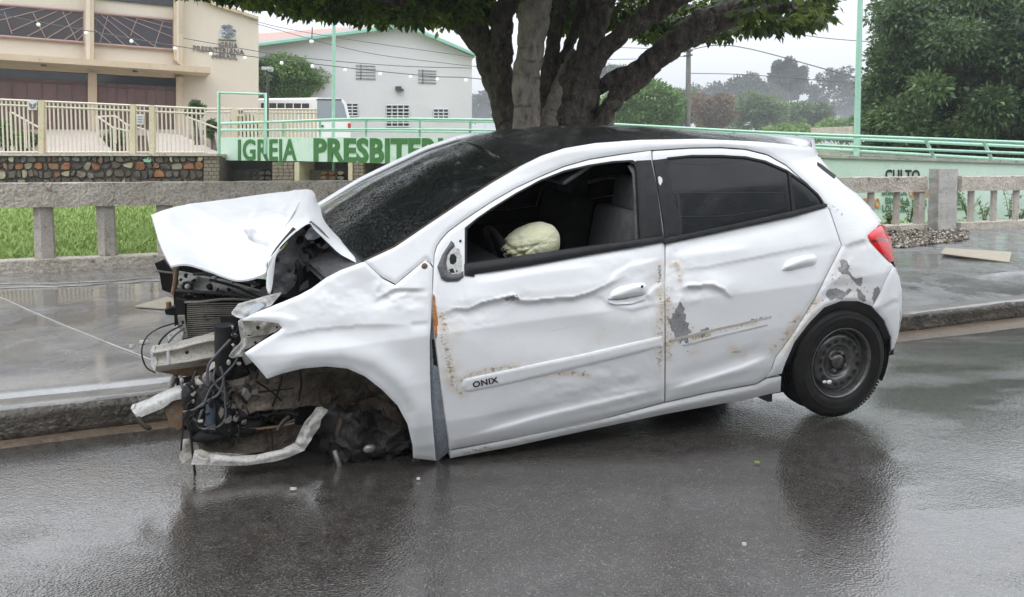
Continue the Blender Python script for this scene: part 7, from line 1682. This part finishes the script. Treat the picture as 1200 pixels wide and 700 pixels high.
for u_, v_, Y_ in ((213, 446, .45), (268, 425, .57), (226, 470, .52), (241, 440, .52)):
    mb = MB(); ball(mb, onY(np.array(float(u_)), np.array(float(v_)), Y_), .010, sq=(.9, .7, 1.3)); mb.build('plug', M['dirty_metal'], car, local=True)
# arch liner behind the fender, mud caked
LN = [[(262, 446, .50), (300, 440, .50), (330, 432, .50), (365, 424, .50), (405, 424, .50), (440, 436, .50), (468, 460, .52), (484, 492, .56)],
      [(268, 460, .52), (300, 455, .50), (332, 448, .46), (365, 442, .44), (402, 442, .42), (434, 452, .42), (460, 473, .46), (483, 510, .54)],
      [(276, 475, .53), (305, 468, .52), (335, 463, .48), (368, 459, .44), (400, 459, .40), (430, 468, .38), (456, 488, .42), (484, 525, .54)],
      [(284, 487, .52), (312, 481, .52), (340, 480, .50), (370, 477, .46), (400, 478, .40), (428, 486, .36), (455, 505, .40), (485, 538, .54)]]
patch('arch_liner', LN, M['mud_liner'], 7, 7, noise_=.07, th=.01, thdir=(0, -1, 0))
plate('arch_void', [(262, 470, .2), (484, 470, .2), (486, 536, .2), (440, 540, .2), (300, 520, .2), (262, 510, .2)], M['interior'], th=.02)  # black sheet put in for the shade deep inside the wheel arch
for a, b in (((300, 447), (330, 470)), ((330, 440), (318, 478)), ((352, 434), (350, 470)), ((270, 463), (345, 455)), ((380, 436), (360, 440))): car_px_tube('liner_seam', [(a[0], a[1], .535), ((a[0] + b[0]) / 2 + 2, (a[1] + b[1]) / 2, .53), (b[0], b[1], .525)], .0045, M['interior'])
# brake disc, knuckle, torn suspension
hub = lump('suspension_knuckle', 424, 512, .50, .125, M['plastic'], (1.25, .7, .9), 31, .45); 
for k, (u_, v_, Y_, r_, mt, sq_) in enumerate(((395, 498, .52, .085, 'plastic', (1, .6, 1)), (450, 520, .5, .085, 'liner_brown', (1.1, .6, .8)), (408, 532, .56, .05, 'liner_brown', (1.4, .6, .7)), (435, 492, .5, .06, 'plastic', (1.2, .6, .8)), (462, 510, .48, .07, 'plastic', (.9, .6, 1)), (386, 520, .5, .05, 'plastic', (1, .7, .8)), (432, 537, .52, .035, 'plastic', (2, .8, .5)))):
    lump('torn_bracket', u_, v_, Y_, r_, M[mt], sq_, 40 + k, .55)
def shard(name, u, v, Y, s, mat):
    c = onY(np.array(float(u)), np.array(float(v)), Y); n = random.randint(4, 6); R_ = np.array(Euler((random.uniform(-.8, .8), random.uniform(0, 6.28), random.uniform(-.6, .6))).to_matrix())
    a0 = random.uniform(0, 6); q = [np.array([math.cos(a0 + 6.283 * k / n) * s * random.uniform(.4, 1.3), 0, math.sin(a0 + 6.283 * k / n) * s * random.uniform(.3, .8)]) for k in range(n)]
    q = [R_ @ p + c for p in q]; mb = MB(); mb.prism(q, R_ @ np.array([0, random.uniform(.004, .02), 0])); mb.build(name, mat, car, local=True)
zones = (('torn_plastic', 20, [(388, 488), (440, 486), (474, 505), (482, 530), (450, 540), (400, 542), (380, 515)], .5, .60, .03, .08, ('interior', 'interior', 'rubber', 'plastic')),
         ('broken_piece', 70, [(212, 448), (262, 436), (300, 440), (300, 470), (285, 508), (232, 512), (216, 490)], .48, .57, .008, .028, ('plastic', 'interior', 'black_trim', 'plastic', 'dirty_metal', 'steel', 'liner_brown')),
         ('broken_piece', 34, [(206, 314), (250, 318), (315, 340), (318, 356), (225, 352), (206, 345)], -.1, .06, .008, .03, ('plastic', 'interior', 'black_trim', 'dirty_metal')),
         ('broken_piece', 22, [(266, 372), (290, 372), (284, 425), (266, 425)], .44, .56, .008, .022, ('plastic', 'interior', 'dirty_metal', 'primer')),
         ('torn_plastic', 22, [(330, 298), (365, 270), (392, 298), (380, 322), (350, 340)], .42, .5, .012, .035, ('insulation', 'interior', 'grey_plastic')),
         ('broken_piece', 20, [(270, 480), (345, 480), (345, 500), (270, 506)], .42, .5, .01, .04, ('plastic', 'interior', 'liner_brown', 'mud_liner')))
for nm, cnt, pl, y0_, y1_, s0_, s1_, mts in zones:
    P_z = np.array(pl, float); k = 0
    while k < cnt:
        u_, v_ = random.uniform(P_z[:, 0].min(), P_z[:, 0].max()), random.uniform(P_z[:, 1].min(), P_z[:, 1].max())
        if inside(P_z, np.array(u_), np.array(v_)): shard(nm, u_, v_, random.uniform(y0_, y1_), random.uniform(s0_, s1_), M[random.choice(mts)]); k += 1
patch('torn_liner', [[(384, 486, .50), (400, 482, .54), (420, 480, .56), (445, 484, .56), (466, 496, .56), (482, 514, .60)], [(380, 500, .52), (398, 500, .58), (420, 500, .60), (444, 504, .60), (464, 512, .60), (483, 524, .62)], [(384, 515, .52), (400, 520, .60), (421, 522, .62), (444, 524, .61), (464, 524, .61), (483, 530, .62)], [(392, 530, .52), (404, 538, .58), (422, 545, .60), (440, 543, .60), (462, 534, .60), (480, 533, .61)]], M['torn_black'], 8, 8, noise_=.16, th=.006, thdir=(0, -1, 0))
patch('torn_liner', [[(420, 470, .46), (440, 466, .48), (462, 476, .50), (480, 498, .54)], [(424, 484, .50), (444, 486, .52), (462, 494, .54), (481, 512, .57)], [(432, 500, .48), (448, 504, .50), (463, 510, .52), (482, 526, .56)]], M['liner_brown'], 8, 8, noise_=.10, th=.006, thdir=(0, -1, 0))
mb = MB(); ball(mb, onY(np.array(433.), np.array(526.), .64), .026, sq=(1.2, .6, .8)); mb.build('ball_joint', M['steel'], car, local=True)
for pl, r_, mt in (([(404, 485, .56), (398, 500, .58), (396, 512, .58)], .016, 'liner_brown'), ([(380, 505, .5), (400, 512, .55), (425, 526, .6)], .018, 'plastic'), ([(392, 528, .6), (396, 540, .62), (400, 552, .62)], .012, 'steel'), ([(398, 540, .6), (408, 549, .6), (410, 552, .6)], .010, 'plastic'), ([(432, 540, .6), (436, 548, .6)], .012, 'liner_brown'),
                   ([(440, 500, .55), (458, 512, .56), (478, 522, .56)], .016, 'plastic'), ([(448, 480, .5), (454, 500, .55), (458, 535, .55)], .010, 'cable_black'), ([(484, 538, .66), (489, 545, .68), (493, 551, .68)], .012, 'plastic'), ([(489, 538, .66), (494, 546, .68), (500, 550, .68)], .008, 'grey_plastic'), ([(445, 536, .5), (470, 528, .5), (484, 520, .52)], .014, 'rubber')):
    car_px_tube('suspension_arm', pl, r_, M[mt])
plate('spring_seat', [(462, 470, .5), (478, 466, .52), (484, 500, .54), (474, 500, .5)], M['interior'], th=.02)
# under tray and white splash guard
plate('under_tray', [(243, 512, .42), (262, 506, .42), (300, 503, .42), (345, 500, .42), (362, 500, .42), (350, 520, .45), (320, 529, .46), (280, 532, .46), (235, 529, .46), (225, 515, .44)], M['mud_liner'], th=.02, D=[('noise', .03, (14, 8), 44)])
plate('under_tray', [(214, 516, .44), (236, 514, .44), (232, 530, .46), (213, 544, .48), (210, 535, .46)], M['dirty_metal'], th=.01, D=[('noise', .03, (10, 8), 45)])
plate('subframe', [(270, 478, .34), (350, 480, .34), (345, 502, .36), (262, 506, .36)], M['plastic'], th=.06, D=[('noise', .05, (14, 8), 46)])
SG = [[(228, 533, .54), (238, 531, .55), (255, 533, .56), (290, 535, .57), (320, 529, .57), (343, 519, .57), (352, 508, .58), (360, 492, .58), (371, 478, .58)],
      [(226, 538, .55), (238, 536, .57), (258, 540, .60), (292, 542, .60), (322, 536, .60), (347, 524, .60), (357, 511, .60), (366, 497, .60), (376, 479, .60)],
      [(224, 544, .54), (240, 544, .56), (263, 546, .59), (294, 545, .60), (325, 540, .60), (352, 529, .60), (364, 515, .60), (374, 499, .60), (383, 481, .60)]]
def sg_amp(u, v): return ((fbm(u / 12., v / 9., 66, 3) - .45) * .016)[..., None] * np.array([.6, .5, 1.])
sgd = plate('splash_guard', [(224, 544.5, .56), (227, 533, .56), (237, 530.5, .56), (246, 533, .57), (272, 536, .58), (300, 534.5, .59), (330, 528, .60), (346, 520, .60), (357, 528, .61), (338, 536.5, .61), (322, 541, .61), (290, 545.5, .60), (262, 546, .59)], M['splash'], th=.012, step=2.5, D=[('noise', .012, (11, 8), 66), ('ridge', [(240, 538), (290, 541), (350, 528)], .012, 2, 4)])
plate('splash_guard', [(346, 519.5, .595), (351, 508, .59), (357, 496, .585), (366, 486, .58), (371, 478.5, .575), (378, 478, .58), (384.5, 481.5, .585), (381, 486, .59), (376, 492, .595), (375, 500, .60), (367, 511, .605), (364, 517, .61), (356, 528.5, .615)], M['splash'], sgd, th=.012, step=2.5, D=[('noise', .030, (9, 8), 67), ('ridge', [(352, 522), (364, 500), (378, 481)], .014, 2, 3)])
patch('splash_guard_step', [[(228, 529, .55), (236, 528, .56), (245, 532, .57)], [(226, 536, .55), (236, 535, .57), (246, 538, .58)], [(226, 543, .54), (237, 543, .56), (246, 544, .57)]], M['dirty_metal'], 4, 4, noise_=.01, th=.01, thdir=(0, -1, 0))
# ============================================================ SMALL LITTER ON THE ROAD
for k, (u, v, r, mt, lb) in enumerate(((343, 571, .014, 'rail_top', 'white scrap of plastic on the wet road below the splash guard'), (212, 352, .0, None, ''), (887, 542.5, .014, 'leaf', 'small yellow leaf on the wet road between the car and its reflection'),
        (490, 560, .008, 'rail_top', 'small grey fragment on the road under the front fender'), (872, 638.5, .008, 'louvre', 'grey chip on the road below the rear door'), (127, 490, .018, 'tan', 'pale pebble lying in the gutter mud'))):
    if not mt: continue
    p = at_z(u, v, .004) if v > 500 else at_z(u, v, -.045)
    if v > 515: p[2] = float(road_z(np.array(st(p)[1]))) + .002
    m_ = {'leaf': M['weed'], 'tan': M['tan_slab'], 'rail_top': M['rail_top'], 'louvre': M['louvre']}[mt]
    q = [p + np.array([math.cos(a) * r * s_, math.sin(a) * r * s_ * .55, 0]) for a, s_ in ((.2, 1.1), (1.3, .6), (2.6, 1.), (3.6, .9), (5.2, .7))]
    mb = MB(); mb.prism(q, (0, .003, .008)); tag(mb.build('fallen_leaf' if mt == 'leaf' else 'road_fragment', m_), lb, 'leaf' if mt == 'leaf' else 'debris')
# ============================================================ RAIN HAZE
hz = Mat('rain_haze'); hz.t.nodes.remove(hz.b)
pv = hz.n('ShaderNodeVolumePrincipled'); pv.inputs['Density'].default_value = .0016; pv.inputs['Color'].default_value = (.80, .825, .87, 1); pv.inputs['Anisotropy'].default_value = .2
hz.l(pv.outputs[0], hz.t.nodes['Material Output'].inputs['Volume'])
mb = MB(); mb.box((0, 260, 9.), (1300, 640, 26.)); o = mb.build('haze', hz.m); tag(o, 'thin grey rain haze over the whole place', kind='stuff')
